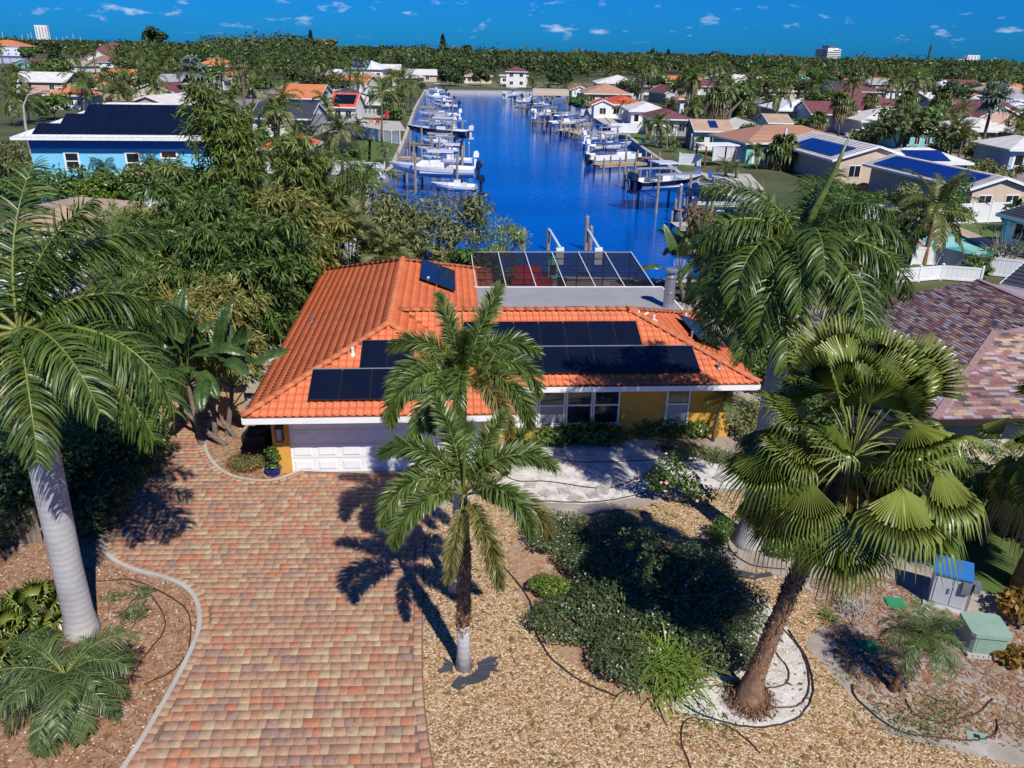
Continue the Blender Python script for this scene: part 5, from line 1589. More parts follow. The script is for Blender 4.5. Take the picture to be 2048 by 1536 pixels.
def build_house(label, a, b, depth, eave=2.8, roof='hip', rm='r_white', wm='w_white', pitch=.34, over=.6, cat='house', wins=3, ribs=0, door=True, gable_m=None, storeys=1, chim=False, name='house', ridge=None, group=None, courses=0, base=0.0):
 """house whose viewer-side eave runs from A to B (plan points); DEPTH away from the viewer. roof: hip, gable_u (ridge along the eave), gable_v (gable faces the viewer), flat"""
 a, b = xy(a), xy(b)
 d = b - a
 W = d.length
 t = thing(name, label, cat, (a.x, a.y, base), math.atan2(d.y, d.x), group)
 o = over
 wl = MB()
 hz = 0
 if roof == 'gable_v':
  hz = pitch * (W / 2 - o)
  x0, x1, y0, y1 = o, W - o, o * .5, depth - o
  z = eave
  vs = [(x0, y0, 0), (x1, y0, 0), (x1, y1, 0), (x0, y1, 0), (x0, y0, z), (x1, y0, z), (x1, y1, z), (x0, y1, z), (W / 2, y0, z + hz), (W / 2, y1, z + hz)]
  wl.add(vs, [(0, 1, 5, 8, 4), (2, 3, 7, 9, 6), (1, 2, 6, 5), (3, 0, 4, 7)])
 elif roof == 'gable_u':
  hz = pitch * (depth / 2 - o)
  x0, x1, y0, y1, z = o * .5, W - o * .5, o, depth - o, eave
  vs = [(x0, y0, 0), (x1, y0, 0), (x1, y1, 0), (x0, y1, 0), (x0, y0, z), (x1, y0, z), (x1, y1, z), (x0, y1, z), (x0, depth / 2, z + hz), (x1, depth / 2, z + hz)]
  wl.add(vs, [(0, 1, 5, 4), (2, 3, 7, 6), (1, 2, 6, 9, 5), (3, 0, 4, 8, 7)])
 else:
  wl.box(o, W - o, o, depth - o, 0, eave)
 wl.build('wall', M[wm], t)
 # roof: solid with a thin edge
 e0, e1 = eave - .12, eave + .08
 rb = MB()
 faces = []
 if roof == 'hip':
  m = min(W, depth) / 2
  rz = e1 + pitch * m
  if W >= depth:
   r1, r2 = (m, depth / 2, rz), (W - m, depth / 2, rz)
   top = [[(0, 0, e1), (W, 0, e1), r2, r1], [(W, 0, e1), (W, depth, e1), r2], [(W, depth, e1), (0, depth, e1), r1, r2], [(0, depth, e1), (0, 0, e1), r1]]
  else:
   r1, r2 = (W / 2, m, rz), (W / 2, depth - m, rz)
   top = [[(0, 0, e1), (W, 0, e1), r1], [(W, 0, e1), (W, depth, e1), r2, r1], [(W, depth, e1), (0, depth, e1), r2], [(0, depth, e1), (0, 0, e1), r1, r2]]
 elif roof == 'gable_u':
  rz = e1 + pitch * depth / 2
  r1, r2 = (0, depth / 2, rz), (W, depth / 2, rz)
  top = [[(0, 0, e1), (W, 0, e1), r2, r1], [(W, depth, e1), (0, depth, e1), r1, r2]]
 elif roof == 'gable_v':
  rz = e1 + pitch * W / 2
  r1, r2 = (W / 2, 0, rz), (W / 2, depth, rz)
  top = [[(W, 0, e1), (W, depth, e1), r2, r1], [(0, depth, e1), (0, 0, e1), r1, r2]]
 else:
  rz = e1
  top = [[(0, 0, e1), (W, 0, e1), (W, depth, e1), (0, depth, e1)]]
 for f in top:
  rb.poly(f)
  rb.poly([(x, y, z - .16) for x, y, z in reversed(f)])
 ro = rb.build('roof', M[rm], t)
 # white edge boards
 fb = MB()
 if roof in ('hip', 'flat'):
  fb.box(-.02, W + .02, -.03, 0, e0 - .04, e1 - .01).box(-.02, W + .02, depth, depth + .03, e0 - .04, e1 - .01).box(-.03, 0, 0, depth, e0 - .04, e1 - .01).box(W, W + .03, 0, depth, e0 - .04, e1 - .01)
 elif roof == 'gable_u':
  fb.box(0, W, -.03, 0, e0 - .04, e1 - .01).box(0, W, depth, depth + .03, e0 - .04, e1 - .01)
  for x in (-.02, W + .02):
   fb.beam((x, 0, e1 - .1), (x, depth / 2, rz - .1), .05, .22)
   fb.beam((x, depth, e1 - .1), (x, depth / 2, rz - .1), .05, .22)
 else:
  for y in (-.02, depth + .02):
   fb.beam((0, y, e1 - .1), (W / 2, y, rz - .1), .05, .24)
   fb.beam((W, y, e1 - .1), (W / 2, y, rz - .1), .05, .24)
  fb.box(-.03, 0, 0, depth, e0 - .04, e1 - .01).box(W, W + .03, 0, depth, e0 - .04, e1 - .01)
 fb.build('fascia', M['white_paint'], t)
 if courses:                                            # tile courses as real steps
  cb_ = MB()
  for f in top[:1] if roof != 'gable_v' else top:
   p0, p1, p2, p3 = (Vector(v) for v in (f if len(f) == 4 else [*f, f[2]]))
   for i in range(1, courses):
    s = i / courses
    u, v = p0 + (p3 - p0) * s, p1 + (p2 - p1) * s
    cb_.beam(u + Vector((0, 0, .01)), v + Vector((0, 0, .01)), .10, .05)
  stuff(cb_.build('tile_course', M[rm], ro))
 if ribs:                                               # standing seams
  cb_ = MB()
  f = top[0]
  p0, p1 = Vector(f[0]), Vector(f[1])
  if len(f) == 4:
   p2, p3 = Vector(f[2]), Vector(f[3])
   for i in range(ribs + 1):
    s = i / ribs
    lo = p0 + (p1 - p0) * s
    hi = p3 + (p2 - p3) * s
    cb_.beam(lo + Vector((0, 0, .02)), hi + Vector((0, 0, .02)), .05, .05)
  stuff(cb_.build('seam', M['roofrib'], ro))
 yf = o * .5 if roof == 'gable_v' else o
 xl = o * .5 if roof == 'gable_u' else o
 span = W - 2 * xl
 for s in range(storeys):
  zb = .9 + s * 2.9
  for i in range(wins):
   x = xl + span * (i + .5 + (.15 if door else 0)) / (wins + (.3 if door else 0))
   ww = min(1.3, span / wins * .45)
   wo = new_obj('window', None, t, (x, yf, zb))
   MB().box(-ww / 2 - .08, ww / 2 + .08, -.05, -.003, -.08, 1.28).build('frame', M['white_paint'], wo)
   MB().box(-ww / 2, -.03, -.062, -.0505, 0, 1.2).build('pane', M['glass'], wo)
   MB().box(.03, ww / 2, -.062, -.0505, 0, 1.2).build('pane', M['glass'], wo)
 if door:
  do = MB().box(-.5, .5, -.05, -.003, 0, 2.1).build('door', M['white_paint'], t, loc=(xl + span * .06 + .5, yf, 0))
  MB().box(.34, .4, -.09, -.0505, 1.0, 1.06).build('handle', M['bronze'], do)
 if chim:
  MB().box(-.4, .4, -.3, .3, 0, 1.4).build('chimney', M['white_paint'], ro, loc=(W * .65, depth * .5, rz - .4))
 t['w'], t['dp'], t['ez'], t['rz'], t['pt'] = W, depth, eave, rz, pitch
 return t
def on_slope(t, x0, x1, v0, v1, m='solar_blue', split=1, name='solar_panel', front=True):
 """panels lying on the viewer-side slope of a hip or gable_u roof (v measured up from the eave)"""
 p = t['pt']
 e = t['ez'] + .12
 w = (x1 - x0) / split
 for i in range(split):
  b = MB()
  xa, xb = x0 + i * w + .01, x0 + (i + 1) * w - .01
  c = [(xa, v0, e + p * v0), (xb, v0, e + p * v0), (xb, v1, e + p * v1), (xa, v1, e + p * v1)]
  b.add(c + [(x, y, z + .06) for x, y, z in c], [(0, 1, 5, 4), (1, 2, 6, 5), (2, 3, 7, 6), (3, 0, 4, 7), (4, 5, 6, 7)])
  b.build(name, M[m], t)
def E2(px0, py0, px1, py1, z):
 return at(px0, py0, z), at(px1, py1, z)
# the two storey blue house over the garden
bz = 6.1
_a, _b = at_y(20, 264, 67.0), at_y(447, 285, 69.5)
BH = thing('blue_house', 'bright sky blue two storey house with white metal roof covered by dark solar mats', 'house', (_a[0], _a[1], 0), math.atan2(_b[1] - _a[1], _b[0] - _a[0]))
BW = math.hypot(_b[0] - _a[0], _b[1] - _a[1])
BZ = (_a[2] + _b[2]) / 2
BD = 12.0
MB().box(.9, BW - .9, .9, BD - .9, 0, BZ - 1.0).build('wall', M['w_blue'], BH)
MB().box(.87, BW - .87, .87, BD - .87, BZ - 1.0, BZ - .1).build('eave_shade_band', M['w_eaveshade'], BH)  # shade under the eave, painted as a deeper blue strip on the wall
rb = MB()
m_ = BD / 2
rz_ = BZ + 2.35
tops = [[(0, 0, BZ), (BW, 0, BZ), (BW - m_, m_, rz_), (m_, m_, rz_)], [(BW, 0, BZ), (BW, BD, BZ), (BW - m_, m_, rz_)], [(BW, BD, BZ), (0, BD, BZ), (m_, m_, rz_), (BW - m_, m_, rz_)], [(0, BD, BZ), (0, 0, BZ), (m_, m_, rz_)]]
for f in tops:
 rb.poly(f)
 rb.poly([(x, y, z - .2) for x, y, z in reversed(f)])
bro = rb.build('roof', M['r_metal'], BH)
sm = MB()
for i in range(1, 34):
 s = i / 34
 x = BW * s
 top_v = min(m_, x, BW - x)
 sm.beam((x, 0, BZ + .02), (x, top_v, BZ + .02 + 2.35 * top_v / m_), .04, .05)
for i in range(1, 18):
 y = BD * i / 18
 tv = min(y, BD - y, m_)
 sm.beam((BW, y, BZ + .02), (BW - tv, y, BZ + .02 + 2.35 * tv / m_), .04, .05)
stuff(sm.build('seam', M['roofrib'], bro))
fb = MB()
fb.box(-.05, BW + .05, -.12, 0, BZ - .25, BZ - .02).box(BW, BW + .12, 0, BD, BZ - .25, BZ - .02).box(-.12, 0, 0, BD, BZ - .25, BZ - .02)
fb.build('gutter', M['white_paint'], BH)
BH['pt'], BH['ez'] = 2.35 / m_, BZ - .06
on_slope(BH, 1.5, 15.6, .35, 2.0, 'solar', 12)
on_slope(BH, 3.2, 15.4, 2.02, 3.7, 'solar', 10)
on_slope(BH, 4.6, 13.7, 3.72, 5.4, 'solar', 8)
b = MB()
for x0, y0, y1 in ((.6, 2.5, 6.6), (2.3, 3.6, 8.6)):
 c = [(BW - x0, y0), (BW - x0, y1), (BW - x0 - 1.6, y1), (BW - x0 - 1.6, y0)]
 q = [(x, y, BZ + .1 + 2.35 * (BW - x) / m_) for x, y in c]
 b.add(q + [(x, y, z + .06) for x, y, z in q], [(0, 1, 5, 4), (1, 2, 6, 5), (2, 3, 7, 6), (3, 0, 4, 7), (4, 5, 6, 7)])
b.build('solar_panel', M['solar_blue'], BH)
def face_window(parent, x, y, z, w, h, mull=True, m='white_paint'):
 wo = new_obj('window', None, parent, (x, y, z))
 t = .14
 MB().box(-w / 2 - t, w / 2 + t, -.07, -.003, -t, 0).box(-w / 2 - t, w / 2 + t, -.07, -.003, h, h + t).box(-w / 2 - t, -w / 2, -.068, -.003, 0, h).box(w / 2, w / 2 + t, -.068, -.003, 0, h).build('frame', M[m], wo)
 if mull:
  MB().box(-w / 2, w / 2, -.03, -.003, 0, h / 2 - .04).build('pane', M['glass'], wo)
  MB().box(-w / 2, w / 2, -.03, -.003, h / 2 + .04, h).build('pane', M['glass'], wo)
  MB().box(-w / 2, w / 2, -.06, -.003, h / 2 - .04, h / 2 + .04).build('sash', M[m], wo)
 else:
  MB().box(-w / 2, w / 2, -.03, -.003, 0, h).build('pane', M['glass'], wo)
for px, py, w, h, mu in ((121, 292, .95, 1.25, True), (246, 299, .95, 1.5, True), (322, 293, 1.15, .5, False)):
 f_ = (px - 20) / 427.
 face_window(BH, BW * f_ + .1, .9, BZ - (1.55 if mu else 1.35) - h + .15, w, h, mu)
b = MB()
b.tube([(0, 0, 0), (0, 0, 2.2)], .025, 6).tube([(-.5, 0, 1.9), (.5, 0, 1.9)], .015, 5).tube([(-.35, 0, 1.6), (.35, 0, 1.6)], .015, 5)
b.build('aerial', M['galv'], BH, loc=(15.2, .3, BZ + .1))
# neighbour on the lower side: tan shingle roof with a white flat part
def pane_roof(poly_px, z):
 return [at(x, y, z) for x, y in poly_px]
NH = build_house('low neighbour house with tan brown shingle roof and white flat roof section beyond the bamboo', at(-40, 480, 2.8), at(262, 470, 2.8), 10.5, 2.8, 'hip', 'r_tan', 'w_cream', .3, .6, wins=4, courses=16)
MB().box(8.2, 14.2, 5.6, 10.5, 3.0, 3.75).build('flat_roof', M['r_metal'], NH)
cp = thing('carport', 'white flat carport roof on posts half hidden behind the royal palm fronds', 'carport', at(90, 660), -.1)
MB().box(-3.4, 2.6, -1.6, 1.6, 2.2, 2.36).build('roof', M['white_paint'], cp)
for x in (-3.2, 2.4):
 for y in (-1.4, 1.4):
  MB().box(x - .06, x + .06, y - .06, y + .06, 0, 2.2).build('post', M['white_paint'], cp)
for i, (px, py, w, lab) in enumerate(((130, 548, 1.4, 'blue tarpaulin bundle beside the tan roofed house'), (215, 540, 1.8, 'blue tarpaulin stretched low behind the bamboo stems'), (270, 545, .8, 'small blue tarpaulin bundle close to the bamboo culms'))):
 b = MB()
 rj = random.Random(i)
 n = 7
 vs = [(w * (k / (n - 1) - .5), y, .2 + .5 * rj.random()) for y in (-.6, 0, .6) for k in range(n)]
 b.add(vs + [(x, y, 0) for x, y, z in vs], [(r_ * n + k, r_ * n + k + 1, (r_ + 1) * n + k + 1, (r_ + 1) * n + k) for r_ in range(2) for k in range(n - 1)] + [(k + 1, k, 21 + k, 22 + k) for k in range(n - 1)])
 tag(b.build('tarpaulin', M['solar_blue'], loc=at(px, py)), lab, 'tarpaulin', 'blue tarpaulins')
# neighbour on the upper side: big brown mixed shingle hip roof, laid piece by piece
NO = Vector((12.9, 28.4))
NR = thing('shingle_house', 'neighbour house with big hipped roof of mixed brown, tan and grey shingles', 'house', (NO.x, NO.y, 0), rad(4.8))
NRM = Matrix.Translation((NO.x, NO.y, 0)) @ Matrix.Rotation(rad(4.8), 4, 'Z')
NS, NE = .21, 3.0
# plan in local axes: the eave facing the ochre house runs along v (u = 0)
npoly = {'left': [(0, 4.9), (0, -5.6), (5.2, -.4), (7.8, -.4), (7.8, 4.9)], 'front': [(0, -5.6), (16, -5.6), (16, -.4), (5.2, -.4)], 'right': [(15.6, -.4), (15.6, 4.9), (7.8, 4.9), (7.8, -.4)]}
nup = {'left': (1, 0), 'front': (0, 1), 'right': (-1, 0)}
def nz_(k, p):
 a, u = npoly[k][0], nup[k]
 return NE + NS * ((p[0] - a[0]) * u[0] + (p[1] - a[1]) * u[1])
rb = MB()
for k, poly in npoly.items():
 rb.poly([(p[0], p[1], nz_(k, p) - .02) for p in poly])
zt_ = NE + NS * 7.8 - .02
za_ = NE + NS * 5.2 - .02
rb.poly([(5.2, -.41, za_), (10.4, -.41, za_), (7.8, -.41, zt_)])
rb.poly([(15.6, 4.9, NE), (0, 4.9, NE), (7.8, 4.9, zt_)])
nro = rb.build('roof', M['shingle_one'], NR)
MB().box(.7, 15.0, -4.9, 4.5, 0, NE - .1).build('wall', M['w_cream'], NR)
MB().box(-.05, 0, -5.6, 4.9, NE - .2, NE - .01).box(0, 16, -5.66, -5.6, NE - .2, NE - .01).build('fascia', M['bronze'], NR)
_SL = SL
SL = NS
sh = MB().box(-.16, .16, 0, .2, 0, .022).mesh('shingle', M['shingle_one'])
pcs = []
for k in ('left', 'front'):
 pos, X, Y, Z = lay(npoly[k], nup[k], lambda p, k=k: nz_(k, p), .325, .155, jitter=.37)
 pcs += [(p, X, Y, Z) for p in pos]
SL = _SL
ncl = NRM.inverted() @ Vector((0, 0, CAM_H))
pcs.sort(key=lambda t: (Vector(t[0]) - ncl).length)
for p, X, Y, Z in pcs[:300]:
 o = new_obj('shingle', sh, nro)
 tl = .05
 Y2 = (Y - Z * tl).normalized()
 Z2 = X.cross(Y2)
 o.matrix_local = Matrix(((X.x, Y2.x, Z2.x, p[0] + Z.x * .02), (X.y, Y2.y, Z2.y, p[1] + Z.y * .02), (X.z, Y2.z, Z2.z, p[2] + .012), (0, 0, 0, 1)))
SV = np.array([(-.159, 0, .03), (.159, 0, .03), (.159, .19, .012), (-.159, .19, .012), (-.159, 0, .0), (.159, 0, .0)])
SF = np.array([(0, 1, 2, 3), (4, 5, 1, 0)])
VV, FF, k = [], [], 0
for p, X, Y, Z in pcs[300:]:
 VV.append(SV @ np.array([X, Y, Z]) + np.array(p))
 FF.append(SF + k)
 k += 6
stuff(new_obj('shingles', np_mesh('shingles', np.concatenate(VV), np.concatenate(FF), M['shingle']), nro))
b = MB()
for s in ((0, -5.6, NE), (5.2, -.4, NE + NS * 5.2)), ((7.8, -.4, NE + NS * 7.8), (7.8, 4.9, NE + NS * 7.8)), ((5.2, -.4, NE + NS * 5.2), (16, -.4, NE + NS * 5.2)):
 b.beam(Vector(s[0]) + Vector((0, 0, .03)), Vector(s[1]) + Vector((0, 0, .03)), .24, .04)
b.build('ridge_cap', mat('brown ridge shingle', [(.26, .15, .14), (.34, .22, .2), (.2, .11, .11)], var='noise', nscale=4), NR)
for u, v in ((5.4, 1.6), (2.6, .2)):
 MB().tube([(0, 0, -.1), (0, 0, .3)], .05, 8).build('vent_pipe', M['r_maroon'], NR, loc=(u, v, NE + NS * u + .02))
gh = build_house('dark grey tiled roof behind the brown shingle house by the white pool fence', at(2000, 570, 2.7), at(2140, 600, 2.7), 7, 2.7, 'gable_u', 'r_dark', 'w_grey', .3, wins=2, courses=9)
gh2 = build_house('small slate roof with pale blue wall beside the white fence and beige gable', at(1992, 428, 2.5), at(2160, 470, 2.5), 6, 2.5, 'gable_u', 'r_dark', 'w_turq', .25, wins=2, courses=7)
# beige gable house with striped white tile roof and blue pool mats, and its twin
def big_white(label, g0, g1, length, z, solar, ribs=22):
 """gable end from g0 to g1, ridge running away by LENGTH along the given plan direction"""
 t = build_house(label, g0, g1, length, z, 'gable_v', 'r_white', 'w_beige', .30, .7, wins=2, door=False)
 W, p = t['w'], t['pt']
 b = MB()
 n = 14
 for side in (0, 1):
  for i in range(1, n):
   s = i / n
   x = W / 2 * s if side == 0 else W - W / 2 * s
   zz = z + .1 + p * W / 2 * s
   b.beam((x, 0, zz), (x, length, zz), .09, .05)
 stuff(b.build('tile_course', M['r_white'], t))
 for x0, x1, y0, y1 in solar:
  side = x0 < W / 2
  q = [(x, y, z + .16 + p * (x if side else W - x)) for x, y in ((x0, y0), (x1, y0), (x1, y1), (x0, y1))]
  n_ = 6
  for k in range(n_):
   b = MB()
   ya, yb = y0 + (y1 - y0) * k / n_ + .02, y0 + (y1 - y0) * (k + 1) / n_ - .02
   q = [(x, y, z + .16 + p * (x if side else W - x)) for x, y in ((x0, ya), (x1, ya), (x1, yb), (x0, yb))]
   b.add(q + [(x, y, zq + .05) for x, y, zq in q], [(0, 1, 5, 4), (1, 2, 6, 5), (2, 3, 7, 6), (3, 0, 4, 7), (4, 5, 6, 7)])
   b.build('solar_panel', M['solar_blue'], t)
 return t
WH = big_white('beige gable house with ridged white tile roof and long deep blue pool heating mats', (40.7, 73.0), (47.6, 74.2), 17, 2.7, [(.35, 2.9, 1.2, 15.6)])
WH2 = big_white('house with ribbed white tile roof and a deep blue mat low on its canal side', (35.5, 92.5), (46.0, 93.6), 17, 2.7, [(.6, 3.4, 1.6, 13)])
RW = build_house('low rear wing with blue solar mats behind the beige gable house', (41.5, 91.2), (51.5, 92.6), 7, 2.7, 'hip', 'r_white', 'w_beige', .36, wins=2, door=False)
on_slope(RW, 2.6, 7.4, .3, 2.7, 'solar_blue', 6)
TH = build_house('turquoise house with clay tile hip roof next to the striped white roofs', (30.2, 109.5), (46.5, 113.5), 11, 2.7, 'hip', 'rooftile_far', 'w_turq', .32, wins=4, courses=18)
def far_house(label, x0, x1, y, z, depth, roof, rm, wm, pitch=.34, **kw):
 """eave read at height z; single storey 2.8, two storeys 6"""
 a, b = at(x0, y + .0, z), at(x1, y + .022 * (x1 - x0), z)
 y_ = (a[1] + b[1]) / 2
 a, b = at_y(x0, y, y_), at_y(x1, y + .022 * (x1 - x0), y_)
 return build_house(label, a, b, depth, z, roof, rm, wm, pitch, kw.pop('over', .6), storeys=2 if z > 5 else 1, **kw)
FH = [
 ('orange roofed white villa across the far lagoon', -40, 39, 91, 7.5, 26, 'hip', 'r_orange', 'w_white', .36, dict(wins=5)),
 ('tan two storey house with grey brown hip roof near the lagoon', 66, 158, 88, 7, 24, 'hip', 'r_brown', 'w_cream', .36, dict(wins=5)),
 ('white flat roofed house far off beyond the tan two storey house', 136, 186, 79.5, 6.5, 14, 'flat', 'r_white', 'w_white', .3, dict(wins=4)),
 ('wide house with steep maroon gabled roof beside the lagoon', 160, 266, 117.5, 2.9, 26, 'hip', 'r_maroon', 'w_white', .75, dict(wins=6)),
 ('maroon cross gable rising in front of the wide maroon roof', 172, 222, 117.8, 2.9, 14, 'gable_v', 'r_maroon', 'w_white', .62, dict(wins=2, door=False)),
 ('brown thatched boathouse on white posts at the lagoon dock', 171, 227, 123.5, 2.8, 12, 'hip', 'r_brown', 'w_white', .5, dict(wins=3, name='boathouse', cat='boathouse')),
 ('pale blue two storey house with white metal roof beyond the silver palm', 360, 425, 101.5, 6.2, 16, 'hip', 'r_metal', 'w_bluelight', .3, dict(wins=5)),
 ('beige two storey house with bright orange hip roof behind the silver palm', 386, 456, 131, 6.0, 16, 'hip', 'r_orange', 'w_beige', .42, dict(wins=4)),
 ('low orange tiled wing of the beige two storey house', 424, 482, 149, 3.2, 12, 'hip', 'r_orange', 'w_beige', .4, dict(wins=2, door=False)),
 ('white entrance porch with metal roof beside the orange tiled wing', 408, 450, 160, 2.9, 6, 'gable_v', 'r_metal', 'w_white', .4, dict(wins=1)),
 ('white bungalow with grey roof beside the big grey green tree', 300, 362, 174, 2.8, 16, 'gable_u', 'r_grey', 'w_white', .36, dict(wins=2)),
 ('long low bungalow with faded orange tile roof behind the blue house', 84, 172, 190, 2.8, 9, 'hip', 'r_orange', 'w_white', .36, dict(wins=4)),
 ('bungalow with dark slate shingle roof beside the street palms', 497, 622, 236, 2.8, 12, 'gable_u', 'r_dark', 'w_white', .34, dict(wins=4)),
 ('white gabled bungalow with orange tile roof beyond the slate roof', 550, 640, 196, 2.8, 16, 'gable_u', 'r_orange', 'w_white', .32, dict(wins=3)),
 ('white house with pale double gable beyond the red walled lanai', 648, 742, 188, 2.8, 18, 'gable_v', 'r_white', 'w_white', .28, dict(wins=3)),
 ('orange red roofed house carrying a black solar panel by the canal palms', 657, 712, 214, 2.8, 10, 'gable_u', 'r_red', 'w_white', .45, dict(wins=2)),
 ('white screened porch with flat roof between the red roof and canal palms', 703, 765, 208, 2.6, 7, 'flat', 'r_white', 'w_grey', .3, dict(wins=6)),
 ('small pink pavilion with orange tile hip roof beside the bamboo', 512, 612, 298, 2.7, 8.5, 'hip', 'rooftile', 'w_pink', .42, dict(wins=2, courses=14)),
 ('white two storey house with blue solar panels on its hip roof', 688, 768, 137, 6.2, 20, 'hip', 'r_metal', 'w_white', .38, dict(wins=5)),
 ('low brown roofed house in front of the white two storey solar house', 712, 794, 158, 2.8, 14, 'hip', 'r_clay', 'w_white', .36, dict(wins=3)),
 ('small grey gabled house at the head of the canal', 822, 862, 147, 2.8, 18, 'gable_v', 'r_grey', 'w_grey', .34, dict(wins=2)),
 ('white house with red roof and veranda at the end of the canal', 998, 1058, 151, 3.2, 12, 'flat', 'r_white', 'w_white', .3, dict(wins=4)),
 ('red roofed upper storey of the white canal end house', 1010, 1056, 143, 5.6, 12, 'hip', 'r_maroon', 'w_white', .4, dict(wins=2, door=False)),
 ('pale house under trees behind the canal end lawn', 925, 985, 152, 2.8, 14, 'hip', 'r_clay', 'w_cream', .3, dict(wins=3)),
 ('orange gabled house with a blue mat near the far docks', 1140, 1178, 180, 2.8, 16, 'gable_v', 'r_orange', 'w_white', .4, dict(wins=1)),
 ('tan roofed bungalow beside the far canal docks', 1168, 1266, 187, 2.8, 18, 'hip', 'r_clay', 'w_cream', .36, dict(wins=4)),
 ('long white roofed house in front of the far woodland', 1192, 1288, 166, 2.9, 18, 'hip', 'r_white', 'w_white', .3, dict(wins=5)),
 ('house with slate blue roof between the white roofs', 1232, 1290, 179, 2.8, 8, 'gable_u', 'r_dark', 'w_bluelight', .3, dict(wins=2)),
 ('bungalow with vivid red metal roof by the canal', 1215, 1296, 209, 2.8, 17, 'hip', 'r_red', 'w_white', .34, dict(wins=3)),
 ('red gabled open shelter beside the vivid red roof', 1183, 1230, 210, 2.7, 7, 'gable_v', 'r_red', 'w_white', .42, dict(wins=1, door=False, name='shelter', cat='shelter')),
 ('broad white roofed bungalow between the red and maroon roofs', 1258, 1342, 222, 2.8, 14, 'hip', 'r_white', 'w_white', .34, dict(wins=4)),
 ('bungalow with deep maroon shingle roof beside the canal lawn', 1300, 1388, 238, 2.8, 12, 'hip', 'r_maroon', 'w_white', .36, dict(wins=3)),
 ('small white and orange bell tower house behind the maroon roof', 1357, 1377, 198, 4.2, 5, 'hip', 'r_orange', 'w_white', .5, dict(wins=1, door=False)),
 ('flat roofed house with a red front wall before the woodland', 1334, 1420, 155, 3.2, 14, 'flat', 'r_white', 'w_red', .3, dict(wins=5)),
 ('white hip roofed house behind the tall dead palm', 1446, 1508, 170, 2.8, 16, 'hip', 'r_white', 'w_white', .42, dict(wins=3)),
 ('house with bright orange tile roof beyond the sabal palms', 1446, 1532, 203, 2.8, 17, 'hip', 'r_orange', 'w_white', .4, dict(wins=3)),
 ('long green teal metal roofed house under the woodland', 1556, 1622, 177, 2.8, 14, 'gable_u', 'r_teal', 'w_teal', .34, dict(wins=3)),
 ('blue trimmed white house with porch under the woodland', 1668, 1730, 178, 2.9, 14, 'gable_u', 'r_dark', 'w_white', .34, dict(wins=3)),
 ('bungalow with pale grey roof behind the white metal roof', 1522, 1590, 210, 2.8, 15, 'hip', 'r_grey', 'w_beige', .34, dict(wins=2)),
 ('beige house with standing seam white metal roof', 1556, 1662, 221, 2.9, 16, 'hip', 'r_metal', 'w_beige', .34, dict(wins=3, ribs=24)),
 ('white gabled house with maroon metal roof by the thin palms', 1622, 1768, 228, 2.9, 13, 'gable_u', 'r_maroon', 'w_white', .32, dict(wins=4)),
 ('white gable front of the maroon metal roofed house', 1682, 1752, 232, 2.9, 9, 'gable_v', 'r_maroon', 'w_white', .3, dict(wins=2, door=False)),
 ('teal gabled house front behind the clay tile roof', 1468, 1536, 258, 2.8, 10, 'gable_v', 'r_white', 'w_teal', .36, dict(wins=1, door=False)),
 ('low pale tiled wing of the teal gabled house', 1536, 1588, 246, 2.8, 9, 'gable_u', 'r_tan', 'w_white', .26, dict(wins=2)),
 ('grey roofed pool house with dark screened lanai and one blue panel', 1388, 1470, 262, 2.8, 8, 'gable_u', 'r_tan', 'w_white', .34, dict(wins=3)),
 ('white house with flat grey white hip roof behind the palm clump', 1722, 1876, 243, 2.9, 13, 'hip', 'r_white', 'w_white', .32, dict(wins=5)),
 ('white tiled hip roof house with an arched dark entry', 1800, 1924, 262, 2.9, 12, 'hip', 'r_white', 'w_turq', .32, dict(wins=5)),
 ('low white roofed house behind the tall silver palm', 1934, 2050, 262, 2.8, 13, 'hip', 'r_white', 'w_beige', .34, dict(wins=4)),
 ('blue walled house with tan roof across the small canal', 1904, 1968, 207, 2.8, 14, 'hip', 'r_tan', 'w_blue', .38, dict(wins=3)),
 ('white house with small orange dome roof across the small canal', 1905, 1965, 190, 2.8, 12, 'hip', 'r_orange', 'w_white', .3, dict(wins=3)),
 ('pale blue roofed house at the edge beyond the silver palm', 2020, 2110, 218, 2.8, 14, 'hip', 'r_metal', 'w_blue', .34, dict(wins=3)),
 ('grey roofed house far behind the silver palm', 2018, 2090, 198, 2.8, 14, 'hip', 'r_grey', 'w_white', .34, dict(wins=3)),
 ('turquoise walled house behind the blue rubbish bin', 2020, 2140, 300, 2.8, 10, 'hip', 'r_white', 'w_bluelight', .34, dict(wins=3)),
 ('white house hidden among trees on the far side of the woodland', 1270, 1290, 126, 6, 14, 'gable_u', 'r_grey', 'w_white', .4, dict(wins=2)),
 ('low white house deep in the woodland by the mast', 1540, 1600, 160, 3, 14, 'hip', 'r_white', 'w_white', .3, dict(wins=3)),
 ('low pale house deep among the palms under the woodland', 1840, 1890, 172, 3, 14, 'hip', 'r_tan', 'w_white', .3, dict(wins=3)),
]
HH = {}
for l, x0, x1, y, z, dp, rf, rm, wm, pt_, kw in FH:
 HH[l] = far_house(l, x0, x1, y, z, dp, rf, rm, wm, pt_, **kw)
rh = random.Random(21)
SPOT = [(v.location.x + v['w'] / 2, v.location.y + v['dp'] / 2) for v in HH.values()] + [(45, 82), (41, 100), (38, 115), (-35, 73)]
ROOFN = (('r_white', 'white'), ('r_tan', 'tan'), ('r_grey', 'pale grey'), ('r_orange', 'orange'), ('r_clay', 'clay coloured'), ('r_metal', 'white metal'), ('r_maroon', 'maroon'), ('r_white', 'chalk white'))
WALLN = (('w_white', 'white'), ('w_beige', 'beige'), ('w_cream', 'cream'), ('w_turq', 'turquoise'), ('w_grey', 'grey'), ('w_pink', 'pink'))
seen_h = set()
hn = 0
